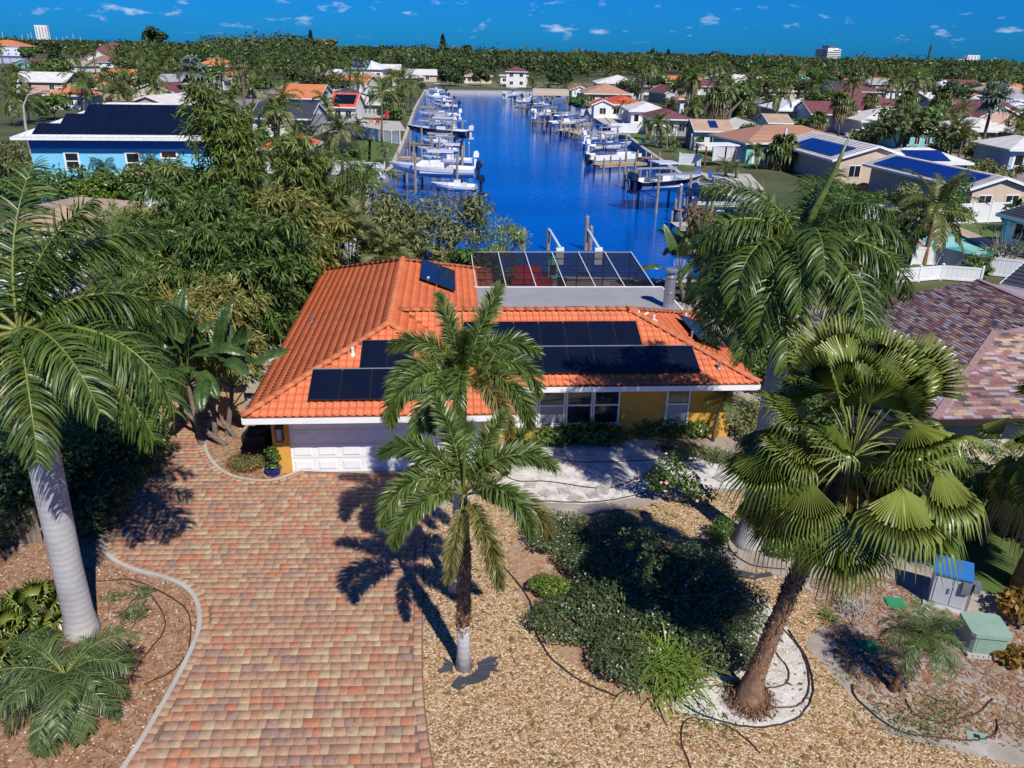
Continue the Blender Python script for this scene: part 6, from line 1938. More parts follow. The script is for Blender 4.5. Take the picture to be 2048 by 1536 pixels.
for _ in range(4000):
 if hn >= 64:
  break
 y = rh.uniform(125, 420)
 side = rh.random()
 x = rh.uniform(40, 36 + y * .56) if side < .6 else rh.uniform(-38 - y * .5, -40)
 if not (min(math.hypot((x - a) * .8, y - b) for a, b in SPOT) > 17):
  continue
 if any(inside((x + dx, y + dy), q) for q in (canal, lagoon, rcanal) for dx in (-9, 9) for dy in (-7, 9)):
  continue
 px_ = 1024 + FPX * x / y
 if (x < 0 and y < 150) or (px_ < 80 and y > 300):
  continue
 if 360 < px_ < 620 and 150 < y < 340:                     # the street runs here
  continue
 rm, rn = rh.choice(ROOFN)
 wm, wn = rh.choice(WALLN)
 rf, fn = rh.choice((('hip', 'hip roofed'), ('hip', 'hip roofed'), ('gable_u', 'long gabled'), ('gable_v', 'end gabled')))
 W_ = rh.uniform(13, 19) if rf != 'gable_v' else rh.uniform(9, 12)
 near = min(HH.items(), key=lambda q: math.hypot(q[1].location.x - x, q[1].location.y - y))[0].split()
 for stop in ('behind', 'beside', 'beyond', 'across', 'near', 'before', 'between', 'under', 'by', 'in', 'far', 'at', 'carrying', 'to', 'hidden', 'deep'):
  if stop in near[2:]:
   near = near[:near.index(stop, 2)]
 lab = '%s %s house with %s roof close to the %s' % (wn, fn, rn, ' '.join(near[:7]))
 if lab in seen_h or len(lab.split()) > 16:
  continue
 seen_h.add(lab)
 rz_ = rh.uniform(-.25, .25) + (.12 if x > 0 else -.1)
 a_ = (x - W_ / 2 * math.cos(rz_), y - 5 - W_ / 2 * math.sin(rz_))
 b_ = (x + W_ / 2 * math.cos(rz_), y - 5 + W_ / 2 * math.sin(rz_))
 HH[lab] = build_house(lab, a_, b_, rh.uniform(11, 15), 2.8, rf, rm, wm, rh.uniform(.28, .42), .6, wins=2)
 SPOT.append((x, y))
 hn += 1
hk = lambda s: next(v for k, v in HH.items() if s in k)
t = hk('white two storey house with blue solar')
on_slope(t, t['w'] * .15, t['w'] * .6, .6, 7, 'solar_blue', 6)
t = hk('carrying a black solar')
on_slope(t, t['w'] * .12, t['w'] * .9, 1.0, 4.2, 'solar', 4)
t = hk('one blue panel')
on_slope(t, t['w'] * .42, t['w'] * .62, 1.0, 3.3, 'solar_blue', 4)
t = hk('blue mat near')
b = MB()
b.add([(t['w'] * .55, 0, 5.2), (t['w'] * .98, 0, 3.2), (t['w'] * .98, 9, 3.2), (t['w'] * .55, 9, 5.2)], [(0, 1, 2, 3)])
b.build('solar_panel', M['solar_blue'], t)
t = hk('pale blue two storey')
on_slope(t, t['w'] * .3, t['w'] * .7, 1.5, 6, 'solar', 6)
# far tower blocks and mast
tw = at_y(1652, 124, 1150)
t2 = at_y(1696, 124, 1150)
HT2 = at_y(1658, 91, 1150)[2]
TW = thing('office_tower', 'white banded nine storey tower rising over the treeline', 'tower', (tw[0], 1150, 0), .5)
ww = (t2[0] - tw[0]) * .8
MB().box(0, ww, 0, 20, 0, HT2 - 5).box(6, ww - 6, 4, 16, HT2 - 5, HT2).build('core', mat('tower dark glazing', (.10, .11, .13), rough=.4), TW)
fl_n = 9
for i in range(fl_n):
 z0 = 3 + (HT2 - 6) * i / fl_n
 MB().box(-1, ww + 1, -1, 21, z0, z0 + (HT2 - 6) / fl_n * .5).build('floor_band', M['w_white'], TW)
MB().box(-1.2, ww * .42, -1.2, 1, HT2 - 7, HT2 - 3).box(ww * .4, ww + 1, 4, 18, HT2 - 5, HT2 - 3).build('parapet', M['w_white'], TW)
for lab, x0, x1, yb, yt, Y in (('pale block of flats on the horizon beyond the mast', 1933, 1960, 124, 110, 2300), ('cream apartment block on the horizon above the marina masts', 70, 93, 62, 50, 2600), ('low white building on the horizon beside the pale flats', 1908, 1930, 122, 118, 2300)):
 a, b_ = at_y(x0, yb, Y), at_y(x1, yb, Y)
 zt = at_y(x0, yt, Y)[2]
 t = thing('apartment_block', lab, 'building', (a[0], Y, 0), .15)
 W_ = b_[0] - a[0]
 MB().box(0, W_, 0, 15, 0, zt).build('wall', M['w_white'], t)
 for i in range(4):
  x = W_ * (i + .5) / 4
  MB().box(x - W_ * .05, x + W_ * .05, -.3, -.01, zt * .3, zt * .92).build('window_strip', M['r_grey'], t)
mp0 = at_y(1856, 122, 1500)
mz = at_y(1857, 90, 1500)[2]
mt_ = thing('radio_mast', 'thin lattice radio mast standing over the far treeline', 'mast', (mp0[0], 1500, 0))
b = MB()
for k in range(3):
 a = k * 2.094
 b.tube([(3.2 * math.cos(a), 3.2 * math.sin(a), 0), (1.2 * math.cos(a), 1.2 * math.sin(a), mz)], .5, 4)
for i in range(9):
 f0, f1 = i / 9, (i + 1) / 9
 for k in range(3):
  a, c = k * 2.094, (k + 1) * 2.094
  r0, r1 = 3.2 - 2 * f0, 3.2 - 2 * f1
  b.tube([(r0 * math.cos(a), r0 * math.sin(a), mz * f0), (r1 * math.cos(c), r1 * math.sin(c), mz * f1)], .3, 4)
b.build('lattice', M['bronze'], mt_)
MB().tube([(0, 0, mz), (0, 0, mz + 12)], .3, 4).build('antenna', M['bronze'], mt_)
# ------------------------------------------------------------------ streets and lawns between the houses
def strip(name, pts, w, z, m):
 L = smooth_line([np.array(p[:2]) for p in pts], 5)
 l, r = [], []
 for i, p in enumerate(L):
  d = L[min(i + 1, len(L) - 1)] - L[max(i - 1, 0)]
  d = d / np.linalg.norm(d)
  n = np.array([-d[1], d[0]]) * w / 2
  l.append(tuple(p + n))
  r.append(tuple(p - n))
 return structure(sheet(name, l + r[::-1], z, m))
strip('street', [at(370, 268), at(440, 228), at(520, 192), at(610, 165), at(640, 158)], 8, .012, M['asphalt'])
strip('street', [at(2200, 420), at(2000, 335), at(1850, 305), at(1700, 278), at(1560, 240), at(1400, 200)], 7, .012, M['asphalt'])
for nm, q in (('lawn', [(738, 275), (800, 282), (786, 330), (735, 325)]), ('lawn', [(690, 280), (742, 280), (740, 372), (690, 360)]), ('lawn', [(1238, 266), (1300, 268), (1330, 285), (1275, 286)]), ('lawn', [(1325, 290), (1420, 290), (1440, 325), (1375, 340)]),
   ('lawn', [(1370, 430), (1560, 420), (1600, 500), (1420, 520)]), ('lawn', [(600, 500), (760, 490), (780, 540), (590, 545)]), ('lawn', [(400, 200), (470, 205), (440, 215), (380, 210)]), ('lawn', [(800, 218), (826, 214), (822, 240), (795, 240)]),
   ('lawn', [(1700, 440), (1930, 432), (2040, 470), (2048, 540), (1800, 540), (1760, 480)]), ('lawn', [(1780, 285), (1870, 290), (1840, 300), (1780, 296)]), ('lawn', [(1930, 318), (2048, 330), (2030, 345), (1930, 330)])):
 structure(sheet(nm, A(q), .009, M['lawn'], [pool_hole] if q[0] == (1700, 440) else ()))
for nm, q in (('driveway_apron', [(380, 196), (450, 203), (450, 208), (380, 204)]), ('driveway_apron', [(1860, 312), (1960, 322), (2010, 335), (1900, 330)]), ('driveway_apron', [(1520, 232), (1590, 235), (1590, 241), (1520, 238)]), ('patio', [(1175, 228), (1260, 233), (1330, 262), (1230, 262)]),
   ('patio', [(700, 238), (800, 243), (812, 262), (700, 262)]), ('patio', [(1400, 345), (1500, 348), (1530, 380), (1440, 380)]), ('driveway_apron', [(1760, 285), (1800, 300), (1740, 296), (1700, 285)])):
 structure(sheet(nm, A(q), .016, M['concrete']))
# far shore lawn at the end of the canal
structure(sheet('shore', A([(800, 160), (1200, 166), (1190, 178), (845, 172)]), .009, mat('dry shore grass', [(.2, .16, .08), (.12, .13, .04)], var='noise', nscale=.15, coord='pos')))
# swimming pool of the upper neighbour
pw = mat('pool water', [(.05, .42, .40), (.08, .5, .48)], rough=.05, var='noise', nscale=.5)
structure(sheet('pool_water', pool_hole, -.12, pw))
pb = MB()
for i in range(len(pool_hole)):
 p, q = Vector(pool_hole[i]), Vector(pool_hole[(i + 1) % len(pool_hole)])
 pb.add([(*p, -.4), (*q, -.4), (*q, .05), (*p, .05)], [(0, 1, 2, 3)])
 d = (q - p).normalized()
 nn = Vector((d.y, -d.x))
 c = sum((Vector(v) for v in pool_hole), Vector((0, 0))) / len(pool_hole)
 if (p - c).dot(nn) < 0:
  nn = -nn
 pb.prism([p - nn * .1, q - nn * .1, q + nn * .3, p + nn * .3], .02, .07 + .002 * (i % 2))
tag(pb.build('pool_coping', M['concrete']), 'pale coping round the turquoise garden pool by the white fence', 'pool edge')
dk = [(1775, 462), (1920, 455), (2010, 490), (2070, 520), (2070, 530), (1930, 528), (1850, 508)]
structure(sheet('pool_deck', A(dk), .014, mat('tan pool deck', [(.36, .26, .2), (.44, .33, .26)], var='noise', nscale=1.0, coord='pos'), [pool_hole]))
def vinyl_fence(label, pts, h=1.7, panel=2.4, picket=False, cap=True, m='vinyl', group=None):
 """posts, panels (or pickets) one by one along a line of plan points"""
 t = thing('white_fence', label, 'fence', (*pts[0][:2], 0), 0, group)
 o = Vector(pts[0][:2])
 post = MB().box(-.065, .065, -.065, .065, 0, h + .08).add([(-.09, -.09, h + .08), (.09, -.09, h + .08), (.09, .09, h + .08), (-.09, .09, h + .08), (0, 0, h + .16)], [(0, 1, 4), (1, 2, 4), (2, 3, 4), (3, 0, 4), (3, 2, 1, 0)]).mesh('post', M[m])
 pk = MB().box(-.04, .04, -.015, .015, .08, h).mesh('picket', M[m])
 for p, q in zip(pts[:-1], pts[1:]):
  p, q = Vector(p[:2]) - o, Vector(q[:2]) - o
  d = q - p
  L = d.length
  n = max(1, round(L / panel))
  rz = math.atan2(d.y, d.x)
  w = L / n
  if not picket:
   b = MB()
   b.box(.065, w - .065, -.03, .03, .06, .2).box(.065, w - .065, -.03, .03, h - .14, h)
   k = max(2, int(w / .28))
   for i in range(k):
    b.box(.07 + (w - .14) * i / k + .005, .07 + (w - .14) * (i + 1) / k - .005, -.014, .014, .2, h - .14)
   pm_ = b.mesh('panel', M[m])
  else:
   pm_ = MB().box(0, w, .016, .05, .3, .38).box(0, w, .016, .05, h - .35, h - .27).mesh('rail', M[m])
  for i in range(n):
   c = p + d * i / n
   new_obj('post', post, t, (c.x, c.y, 0), (0, 0, rz))
   new_obj('rail' if picket else 'panel', pm_, t, (c.x, c.y, 0), (0, 0, rz))
   if picket:
    kk = int(w / .16)
    for j in range(1, kk):
     e = c + d.normalized() * j * w / kk
     new_obj('picket', pk, t, (e.x, e.y, 0), (0, 0, rz))
  new_obj('post', post, t, (q.x, q.y, 0), (0, 0, rz))
 return t
vinyl_fence('long white vinyl fence behind the turquoise pool', [at(1720, 447), at(1775, 453), at(1900, 449), at(2012, 444)], 1.8)
vinyl_fence('white vinyl fence with tall panels in front of the turquoise pool', [at(1822, 530), at(1880, 532), at(1945, 548), at(2048, 560)], 1.3)
vinyl_fence('low white fence just above the ridge of the brown shingle roof', [at(1790, 568), at(1880, 560), at(1960, 566)], 1.0)
vinyl_fence('white vinyl side fence running back from the orange roof corner', [at(1478, 742), at(1500, 700), at(1520, 650), at(1530, 610)], 1.8)
vinyl_fence('white picket fence beyond the garden behind the orange roof', [at(608, 523), at(650, 519), at(690, 520), at(720, 512)], 1.3, picket=True)
vinyl_fence('white garden fence stepping down to the canal by the palms', [at(640, 262), at(720, 276), at(800, 290)], 1.8)
vinyl_fence('white fence beside the docked cruiser and potted palms', [at(590, 345), at(690, 352), at(770, 357)], 1.7)
vinyl_fence('white fence by the pink pavilion below the bamboo tops', [at(575, 330), at(640, 346)], 1.7)
vinyl_fence('white slatted fence along the canal lawn before the maroon roof', [at(1222, 266), at(1292, 267)], 1.7)
vinyl_fence('white garden wall fence beside the red roofed bungalow', [at(1243, 246), at(1296, 246)], 2.4)
vinyl_fence('low white fence at the dock edge beside the red shelter', [at(1162, 232), at(1188, 228)], 1.4)
vinyl_fence('short white fence beside the white awning at the dock', [at(1358, 330), at(1400, 333)], 1.5)
vinyl_fence('white fence behind the awning and small date palms', [at(1425, 322), at(1500, 326)], 1.9)
vinyl_fence('white fence far off beside the sabal palms', [at(1318, 193), at(1348, 190)], 2.0)
vinyl_fence('white fence beside the slate roofed bungalow', [at(612, 262), at(690, 268)], 1.7)
gt = thing('side_gate', 'white vinyl side gate with black latch between the orange roof and the royal palm', 'gate', at(1527, 752), .15)
MB().box(0, 1.25, -.03, .03, .08, 1.75).build('gate_panel', M['vinyl'], gt)
for x in (-.07, 1.32):
 MB().box(x - .065, x + .065, -.065, .065, 0, 1.9).build('post', M['vinyl'], gt)
MB().box(.06, .16, -.06, -.031, 1.2, 1.26).build('latch', M['black'], gt)
for i, (px, py, lab) in enumerate(((1618, 745, 'rounded pale grey plastic bin beside the side gate'), (1990, 312, 'blue rubbish bin beside the turquoise walled house'))):
 t = thing('rubbish_bin', lab, 'bin', at(px, py))
 MB().lathe([(.22, 0), (.27, .8), (.3, .82), (.3, .9), (.2, .98)], 12).build('bin_body', M['bluebox' if i == 0 else 'solar_blue'], t)
 MB().box(-.25, .25, .2, .3, .86, .92).build('handle', M['black'], t)
# ------------------------------------------------------------------ boats, lifts and docks
M['gel'] = mat('white gelcoat', (.74, .75, .77), rough=.2, nscale=1.5, namt=.06)
M['navy'] = mat('navy gelcoat', (.008, .014, .05), rough=.12)
M['cream'] = mat('cream boat upholstery', (.62, .57, .48), rough=.6)
M['canvas_blue'] = mat('blue boat canvas', (.02, .08, .35), rough=.7)
M['canvas_tan'] = mat('tan boat canvas', (.38, .32, .25), rough=.8)
M['cowl_dark'] = mat('dark blue outboard cowl', (.012, .022, .06), rough=.15)
M['tinted'] = mat('tinted windscreen', (.05, .08, .12), rough=.08, alpha=.8)
M['piling'] = mat('weathered dock piling', [(.16, .13, .10), (.28, .24, .19), (.22, .23, .19)], rough=.9, var='noise', nscale=1.5)
def boat(label, stern, bow, beam=2.6, h=1.1, z=.35, low='gel', up='gel', top=None, cabin=False, motors=2, cowl='cowl_dark', console=True, group=None, name='motor_boat'):
 s, b_ = at(*stern, z), at(*bow, z)
 d = b_ - s
 L = math.hypot(d[0], d[1])
 t = thing(name, label, 'boat', (s[0], s[1], z), math.atan2(d[1], d[0]), group)
 K = 9
 hb = MB()
 rows = []
 for i in range(K):
  u = i / (K - 1)
  hw = beam / 2 * (1 - max(0, (u - .35) / .65) ** 2.2 * .97) * (.92 + .08 * min(1, u * 4))
  sz = h * (.82 + .34 * u ** 1.8)
  kz = h * .62 * max(0, (u - .45) / .55) ** 2.4
  x = L * u * (.94)
  rows.append([(x, 0, kz), (x + L * .02 * u, hw * .78, kz + (sz - kz) * .36), (x + L * .04 * u, hw * .95, kz + (sz - kz) * .66), (x + L * .06 * u, hw, sz), (x + L * .06 * u, hw - .16 * min(1, hw / .5), sz + .02)])
 V, F, mi = [], [], []
 n = 5
 for r_ in rows:
  V += r_ + [(x, -y, zz) for x, y, zz in r_]
 for i in range(K - 1):
  for k in range(n - 1):
   a = i * 10 + k
   F += [(a, a + 10, a + 11, a + 1), (a + 6, a + 16, a + 15, a + 5)]
   mi += [[0, 0, 1, 2][k]] * 2
 F += [(0, 1, 2, 3, 8, 7, 6)]
 mi += [1]
 hb.v, hb.f, hb.m = V, F, mi
 hb.build('hull', [M[low], M[up], M['gel']], t)
 # foredeck and sunken cockpit
 dk_ = MB()
 cut = 5
 for i in range(cut, K - 1):
  a, c = rows[i], rows[i + 1]
  dk_.add([a[4], c[4], (c[4][0], -c[4][1], c[4][2]), (a[4][0], -a[4][1], a[4][2])], [(0, 3, 2, 1)])
 fz = h * .45
 a, c = rows[0], rows[cut]
 dk_.add([(a[4][0], a[4][1], fz), (c[4][0], c[4][1], fz), (c[4][0], -c[4][1], fz), (a[4][0], -a[4][1], fz)], [(0, 3, 2, 1)])
 for s_ in (1, -1):
  for i in range(cut):
   p, q = rows[i][4], rows[i + 1][4]
   dk_.add([(p[0], s_ * p[1], p[2]), (q[0], s_ * q[1], q[2]), (q[0], s_ * q[1], fz), (p[0], s_ * p[1], fz)], [(0, 1, 2, 3)])
 dk_.add([(c[4][0], c[4][1], fz), (c[4][0], -c[4][1], fz), (c[4][0], -c[4][1], c[4][2]), (c[4][0], c[4][1], c[4][2])], [(0, 1, 2, 3)])
 dk_.build('deck', M['gel'], t)
 sz = h * .9
 if console:
  MB().prism([(L * .36, -.4), (L * .50, -.36), (L * .50, .36), (L * .36, .4)], fz, sz + .45).build('console', M['gel'], t)
  MB().box(L * .24, L * .33, -.5, .5, fz, fz + .55).build('seat', M['cream'], t)
  MB().add([(L * .44, -.42, sz + .45), (L * .44, .42, sz + .45), (L * .40, .36, sz + .95), (L * .40, -.36, sz + .95)], [(0, 1, 2, 3)]).build('windscreen', M['tinted'], t)
 if cabin:
  c0, c1 = L * .38, L * .72
  b = MB()
  b.add([(c0, -beam * .36, sz), (c1, -beam * .24, sz + .06), (c1, beam * .24, sz + .06), (c0, beam * .36, sz), (c0 + .1, -beam * .32, sz + .75), (c1 - 1.0, -beam * .2, sz + .62), (c1 - 1.0, beam * .2, sz + .62), (c0 + .1, beam * .32, sz + .75)],
   [(0, 1, 5, 4), (1, 2, 6, 5), (2, 3, 7, 6), (3, 0, 4, 7), (4, 5, 6, 7)])
  b.build('cabin', M['gel'], t)
  MB().add([(c1 - .1, -beam * .22, sz + .12), (c1 - .1, beam * .22, sz + .12), (c1 - .92, beam * .19, sz + .62), (c1 - .92, -beam * .19, sz + .62)], [(0, 1, 2, 3)]).build('windscreen', M['glass'], t)
 if top:
  tz = sz + 1.55
  x0, x1 = L * .24, L * .56
  MB().prism([(x0, -beam * .36), (x1 - .3, -beam * .36), (x1, -beam * .22), (x1, beam * .22), (x1 - .3, beam * .36), (x0, beam * .36)], tz, tz + .1).build('hardtop', M[top], t)
  b = MB()
  for x in (x0 + .15, x1 - .45):
   for y in (-beam * .3, beam * .3):
    b.tube([(x, y, fz), (x + .05, y * .95, tz)], .035, 5)
  b.build('top_frame', M['alu'], t)
 for i in range(motors):
  y = (i - (motors - 1) / 2) * .75
  mo = MB()
  mo.add([(-.75, -.24, .95), (-.1, -.24, .95), (-.1, .24, .95), (-.75, .24, .95), (-.8, -.22, 1.35), (-.18, -.2, 1.62), (-.18, .2, 1.62), (-.8, .22, 1.35), (-.62, -.16, 1.72), (-.62, .16, 1.72)],
   [(3, 2, 1, 0), (0, 1, 5, 8, 4), (2, 3, 7, 9, 6), (1, 2, 6, 5), (3, 0, 4, 7), (4, 8, 9, 7), (8, 5, 6, 9)])
  mo.box(-.5, -.2, -.1, .1, -.1, .95).box(-.75, -.1, -.06, .06, -.35, -.1).lathe([(.04, 0), (.2, .04), (.2, .07), (.04, .1)], 8, T=Matrix.Translation((-.8, 0, -.2)) @ Matrix.Rotation(rad(90), 4, 'Y'))
  mo.build('outboard', M[cowl], t, loc=(0, y, h * .25 - .1))
 b = MB()
 b.tube([(rows[5][3][0], rows[5][3][1] - .05, rows[5][3][2] + .3), (rows[7][3][0], rows[7][3][1] - .05, rows[7][3][2] + .3), (rows[8][3][0], 0, rows[8][3][2] + .3), (rows[7][3][0], -rows[7][3][1] + .05, rows[7][3][2] + .3), (rows[5][3][0], -rows[5][3][1] + .05, rows[5][3][2] + .3)], .02, 4)
 for i in (5, 6, 7):
  for s_ in (1, -1):
   p = rows[i][3]
   b.tube([(p[0], s_ * (p[1] - .05), p[2]), (p[0], s_ * (p[1] - .05), p[2] + .3)], .015, 4)
 b.build('bow_rail', M['alu'], t)
 t['L'], t['B'], t['zk'] = L, beam, z
 return t
def lift(bt, label, hgt=2.6, beams=True, group='boat lifts along the canal'):
 """four posts, two overhead beams and a cradle round a boat"""
 L, B, z = bt['L'], bt['B'], bt['zk']
 t = thing('boat_lift', label, 'boat lift', (*bt.location[:2], 0), bt.rotation_euler.z, group)
 for x in (L * .18, L * .66):
  for y in (-B / 2 - .55, B / 2 + .55):
   MB().lathe([(.14, -2.6), (.13, hgt), (.15, hgt + .01), (.03, hgt + .2)], 8, (x, y, 0)).build('piling', M['piling'], t)
  MB().box(x - .1, x + .1, -B / 2 - .5, B / 2 + .5, z - .3, z - .12).build('cradle', M['alu'], t)
 if beams:
  for y in (-B / 2 - .55, B / 2 + .55):
   MB().box(L * .12, L * .74, y - .1, y + .1, hgt + .21, hgt + .4).build('overhead_beam', M['alu'], t)
 for x in (L * .18, L * .66):
  for y in (-B / 2 - .38, B / 2 + .38):
   MB().tube([(x, y, z - .2), (x, y, hgt + .2)], .03, 4).build('cable', M['alu'], t)
 return t
def dock(label, p, q, w=1.6, m='wood', z=.05, group=None):
 p, q = xy(at(*p, 0)), xy(at(*q, 0))
 d = q - p
 L = d.length
 t = thing('dock', label, 'dock', (p.x, p.y, 0), math.atan2(d.y, d.x), group)
 b = MB()
 n = max(4, int(L / .3))
 for i in range(n):
  b.box(L * i / n + .01, L * (i + 1) / n - .01, -w / 2, w / 2, z, z + .05)
 stuff(b.build('planks', M[m], t))
 MB().box(0, L, -w / 2 + .05, -w / 2 + .15, z - .22, z - .002).box(0, L, w / 2 - .15, w / 2 - .05, z - .22, z - .002).build('joist', M[m], t)
 k = max(2, int(L / 3) + 1)
 for i in range(k):
  for s_ in (-1, 1):
   MB().lathe([(.12, -2.5), (.12, .9), (.03, 1.05)], 7, (L * (i + .2) / k, s_ * (w / 2 + .12), 0)).build('piling', M['piling'], t)
 return t
LB = [boat('white cabin cruiser with hardtop and dark twin outboards closest to the bamboo', (950, 357), (780, 352), 3.3, 1.35, .4, 'gel', 'gel', 'gel', True, 2),
 boat('low white skiff with one dark outboard below the cabin cruiser', (955, 385), (862, 383), 2.4, .85, -.2, 'gel', 'gel', None, False, 1),
 boat('white bay boat with folded T-top frame beside the wooden dock', (916, 308), (836, 308), 2.3, .85, .25, 'gel', 'gel', 'gel', False, 1),
 boat('long navy hulled motor boat with white outboard raised on a lift', (937, 277), (814, 270), 3.2, 1.35, 1.0, 'navy', 'navy', 'gel', False, 1, 'gel'),
 boat('white centre console boat on a lift beyond the navy boat', (916, 237), (838, 237), 2.9, 1.15, .6, 'gel', 'gel', None, False, 1, 'gel'),
 boat('white boat with hardtop and raised rods farther up the canal', (915, 218), (868, 217), 2.6, 1.0, .4, 'gel', 'gel', 'gel', False, 1),
 boat('white cruiser with flybridge top far up the canal', (894, 200), (850, 200), 3.0, 1.3, .2, 'gel', 'gel', 'gel', True, 1),
 boat('blue and white runabout near the far end of the canal', (890, 190), (856, 190), 2.5, 1.0, .1, 'gel', 'canvas_blue', None, False, 1)]
RB = [boat('navy and white sport boat with white T-top and dark twin outboards on a lift', (1272, 384), (1402, 380), 3.1, 1.35, .75, 'gel', 'navy', 'gel', False, 2),
 boat('white bowrider under a navy cover on the lift beside the royal palm', (1386, 418), (1526, 420), 2.8, 1.05, .8, 'gel', 'gel', None, False, 1),
 boat('white centre console boat with blue hardtop near the small jetty', (1172, 285), (1240, 281), 2.8, 1.05, .35, 'gel', 'gel', 'canvas_blue', False, 1, 'gel'),
 boat('low white deck boat on a lift behind the wooden jetty', (1098, 252), (1172, 250), 2.7, .95, .45, 'gel', 'gel', None, False, 1),
 boat('white cruiser with twin pale outboards at its own lift', (1070, 236), (1112, 234), 2.9, 1.2, .5, 'gel', 'gel', 'gel', True, 2, 'gel'),
 boat('white boat with blue canvas lying behind the twin outboard cruiser', (1108, 240), (1160, 238), 2.6, 1.0, .6, 'gel', 'canvas_blue', None, False, 1),
 boat('dark blue boat under the tan canopy', (1066, 216), (1106, 214), 2.7, 1.1, .3, 'gel', 'navy', None, False, 1),
 boat('white boat at the dock just past the tan canopy', (1032, 208), (1066, 207), 2.6, 1.0, .1, 'gel', 'gel', None, False, 1),
 boat('white fishing boat with twin outboards and tall top at the canal mouth', (1011, 196), (1046, 194), 2.9, 1.3, .2, 'gel', 'gel', 'gel', False, 2, 'gel')]
LB += [boat('white skiff tied between the bay boat and the long navy boat', (905, 292), (842, 291), 2.2, .85, .0, 'gel', 'gel', None, False, 1),
 boat('white boat with tan canvas just beyond the navy boat', (905, 254), (836, 253), 2.6, 1.0, .3, 'gel', 'gel', 'canvas_tan', False, 1, 'gel'),
 boat('white walkaround boat between the cruiser and the bay boat', (945, 333), (842, 331), 2.7, 1.05, .3, 'gel', 'gel', 'gel', False, 1, 'gel'),
 boat('small blue hulled boat behind the boat with raised rods', (905, 207), (866, 207), 2.4, .95, .2, 'canvas_blue', 'gel', None, False, 1),
 boat('white boat at the canal head with upright rods', (884, 184), (856, 184), 2.6, 1.1, .1, 'gel', 'gel', 'gel', False, 1)]
RB += [boat('white dinghy beside the wooden jetty', (1150, 268), (1180, 267), 1.8, .7, -.5, 'gel', 'gel', None, False, 1),
 boat('white boat with pale top between the jetty and pontoon boat', (1180, 304), (1262, 300), 2.7, 1.05, .3, 'gel', 'gel', 'gel', False, 1, 'gel'),
 boat('white runabout on the far dock beyond the fishing boat', (1046, 202), (1078, 201), 2.4, 1.0, .2, 'gel', 'gel', 'canvas_blue', False, 1),
 boat('grey skiff moored close to the floating white dock', (1404, 440), (1446, 438), 1.9, .7, -.6, 'alu', 'alu', None, False, 1)]
lift(LB[9], 'grey lift posts round the boat with tan canvas', 2.4)
lift(LB[10], 'white lift posts round the walkaround boat', 2.8, beams=False)
lift(RB[10], 'lift with pale beams over the white boat with pale top', 2.5)
for bt, lab in ((LB[0], 'tall white posts and cradle round the cabin cruiser'), (LB[2], 'lift with pale beams over the white bay boat'), (LB[3], 'lift of grey posts under the long navy boat'), (LB[4], 'lift posts round the white centre console boat'), (LB[5], 'lift posts round the boat with raised rods'), (RB[0], 'boat lift with four brown pilings round the navy sport boat'), (RB[1], 'boat lift with pale overhead beams above the navy covered bowrider'),
    (RB[2], 'lift posts round the boat with the blue hardtop'), (RB[3], 'lift posts round the low white deck boat'), (RB[4], 'lift posts round the white cruiser with pale outboards'), (RB[6], 'lift posts round the dark blue boat')):
 lift(bt, lab, 3.0 if bt in (LB[0], LB[3]) else 2.4, beams=bt not in (LB[0], LB[4], LB[5]))
# navy cover on the bowrider and canopy over another
t = RB[1]
MB().add([(t['L'] * .05, -1.1, 1.0), (t['L'] * .5, -1.15, 1.05), (t['L'] * .5, 1.15, 1.05), (t['L'] * .05, 1.1, 1.0), (t['L'] * .12, 0, 1.35), (t['L'] * .45, 0, 1.5)], [(0, 1, 5, 4), (1, 2, 5), (2, 3, 4, 5), (3, 0, 4)]).build('boat_cover', M['navy'], t)
cn = thing('boat_canopy', 'tan curved canvas canopy on posts over the dark blue boat', 'canopy', at(1064, 216), 0)
b = MB()
n = 8
w_, l_ = 6.5, 9.0
for k in range(n):
 a0, a1 = math.pi * k / n, math.pi * (k + 1) / n
 y0, y1, z0, z1 = -w_ / 2 * math.cos(a0), -w_ / 2 * math.cos(a1), 3.2 + 1.5 * math.sin(a0), 3.2 + 1.5 * math.sin(a1)
 b.add([(0, y0, z0), (l_, y0, z0), (l_, y1, z1), (0, y1, z1)], [(0, 1, 2, 3)])
b.build('canvas', M['canvas_tan'], cn)
for x in (.2, l_ - .2):
 for y in (-w_ / 2, w_ / 2):
  MB().tube([(x, y, -2), (x, y, 3.2)], .12, 6).build('post', M['piling'], cn)
# pontoon boat behind the wooden dock
ps, pbw = at(1178, 327, -.7), at(1280, 322, -.7)
pn = thing('pontoon_boat', 'pontoon boat with silver tubes and blue canopy frame behind the wooden dock', 'boat', (ps[0], ps[1], -.7), math.atan2(pbw[1] - ps[1], pbw[0] - ps[0]))
PL = math.hypot(*(pbw - ps)[:2])
for y in (-.95, .95):
 MB().tube([(0, y, .1), (PL * .9, y, .1), (PL, y, .3)], [.33, .33, .06], 10).build('pontoon_tube', M['alu'], pn)
MB().box(.1, PL * .95, -1.25, 1.25, .45, .55).build('deck', M['cream'], pn)
b = MB()
for y in (-1.22, 1.22):
 b.box(.3, PL * .9, y - .02, y + .02, .55, 1.2)
b.box(PL * .9, PL * .92, -1.2, 1.2, .55, 1.2)
b.build('side_fence', M['gel'], pn)
MB().box(.6, 2.0, -1.1, -.5, .551, 1.0).box(.6, 2.0, .5, 1.1, .551, 1.0).box(PL * .55, PL * .85, -1.1, -.55, .551, 1.0).build('bench', M['cream'], pn)
MB().prism([(PL * .2, -1.2), (PL * .62, -1.2), (PL * .62, 1.2), (PL * .2, 1.2)], 2.5, 2.56).build('canopy', M['canvas_blue'], pn)
b = MB()
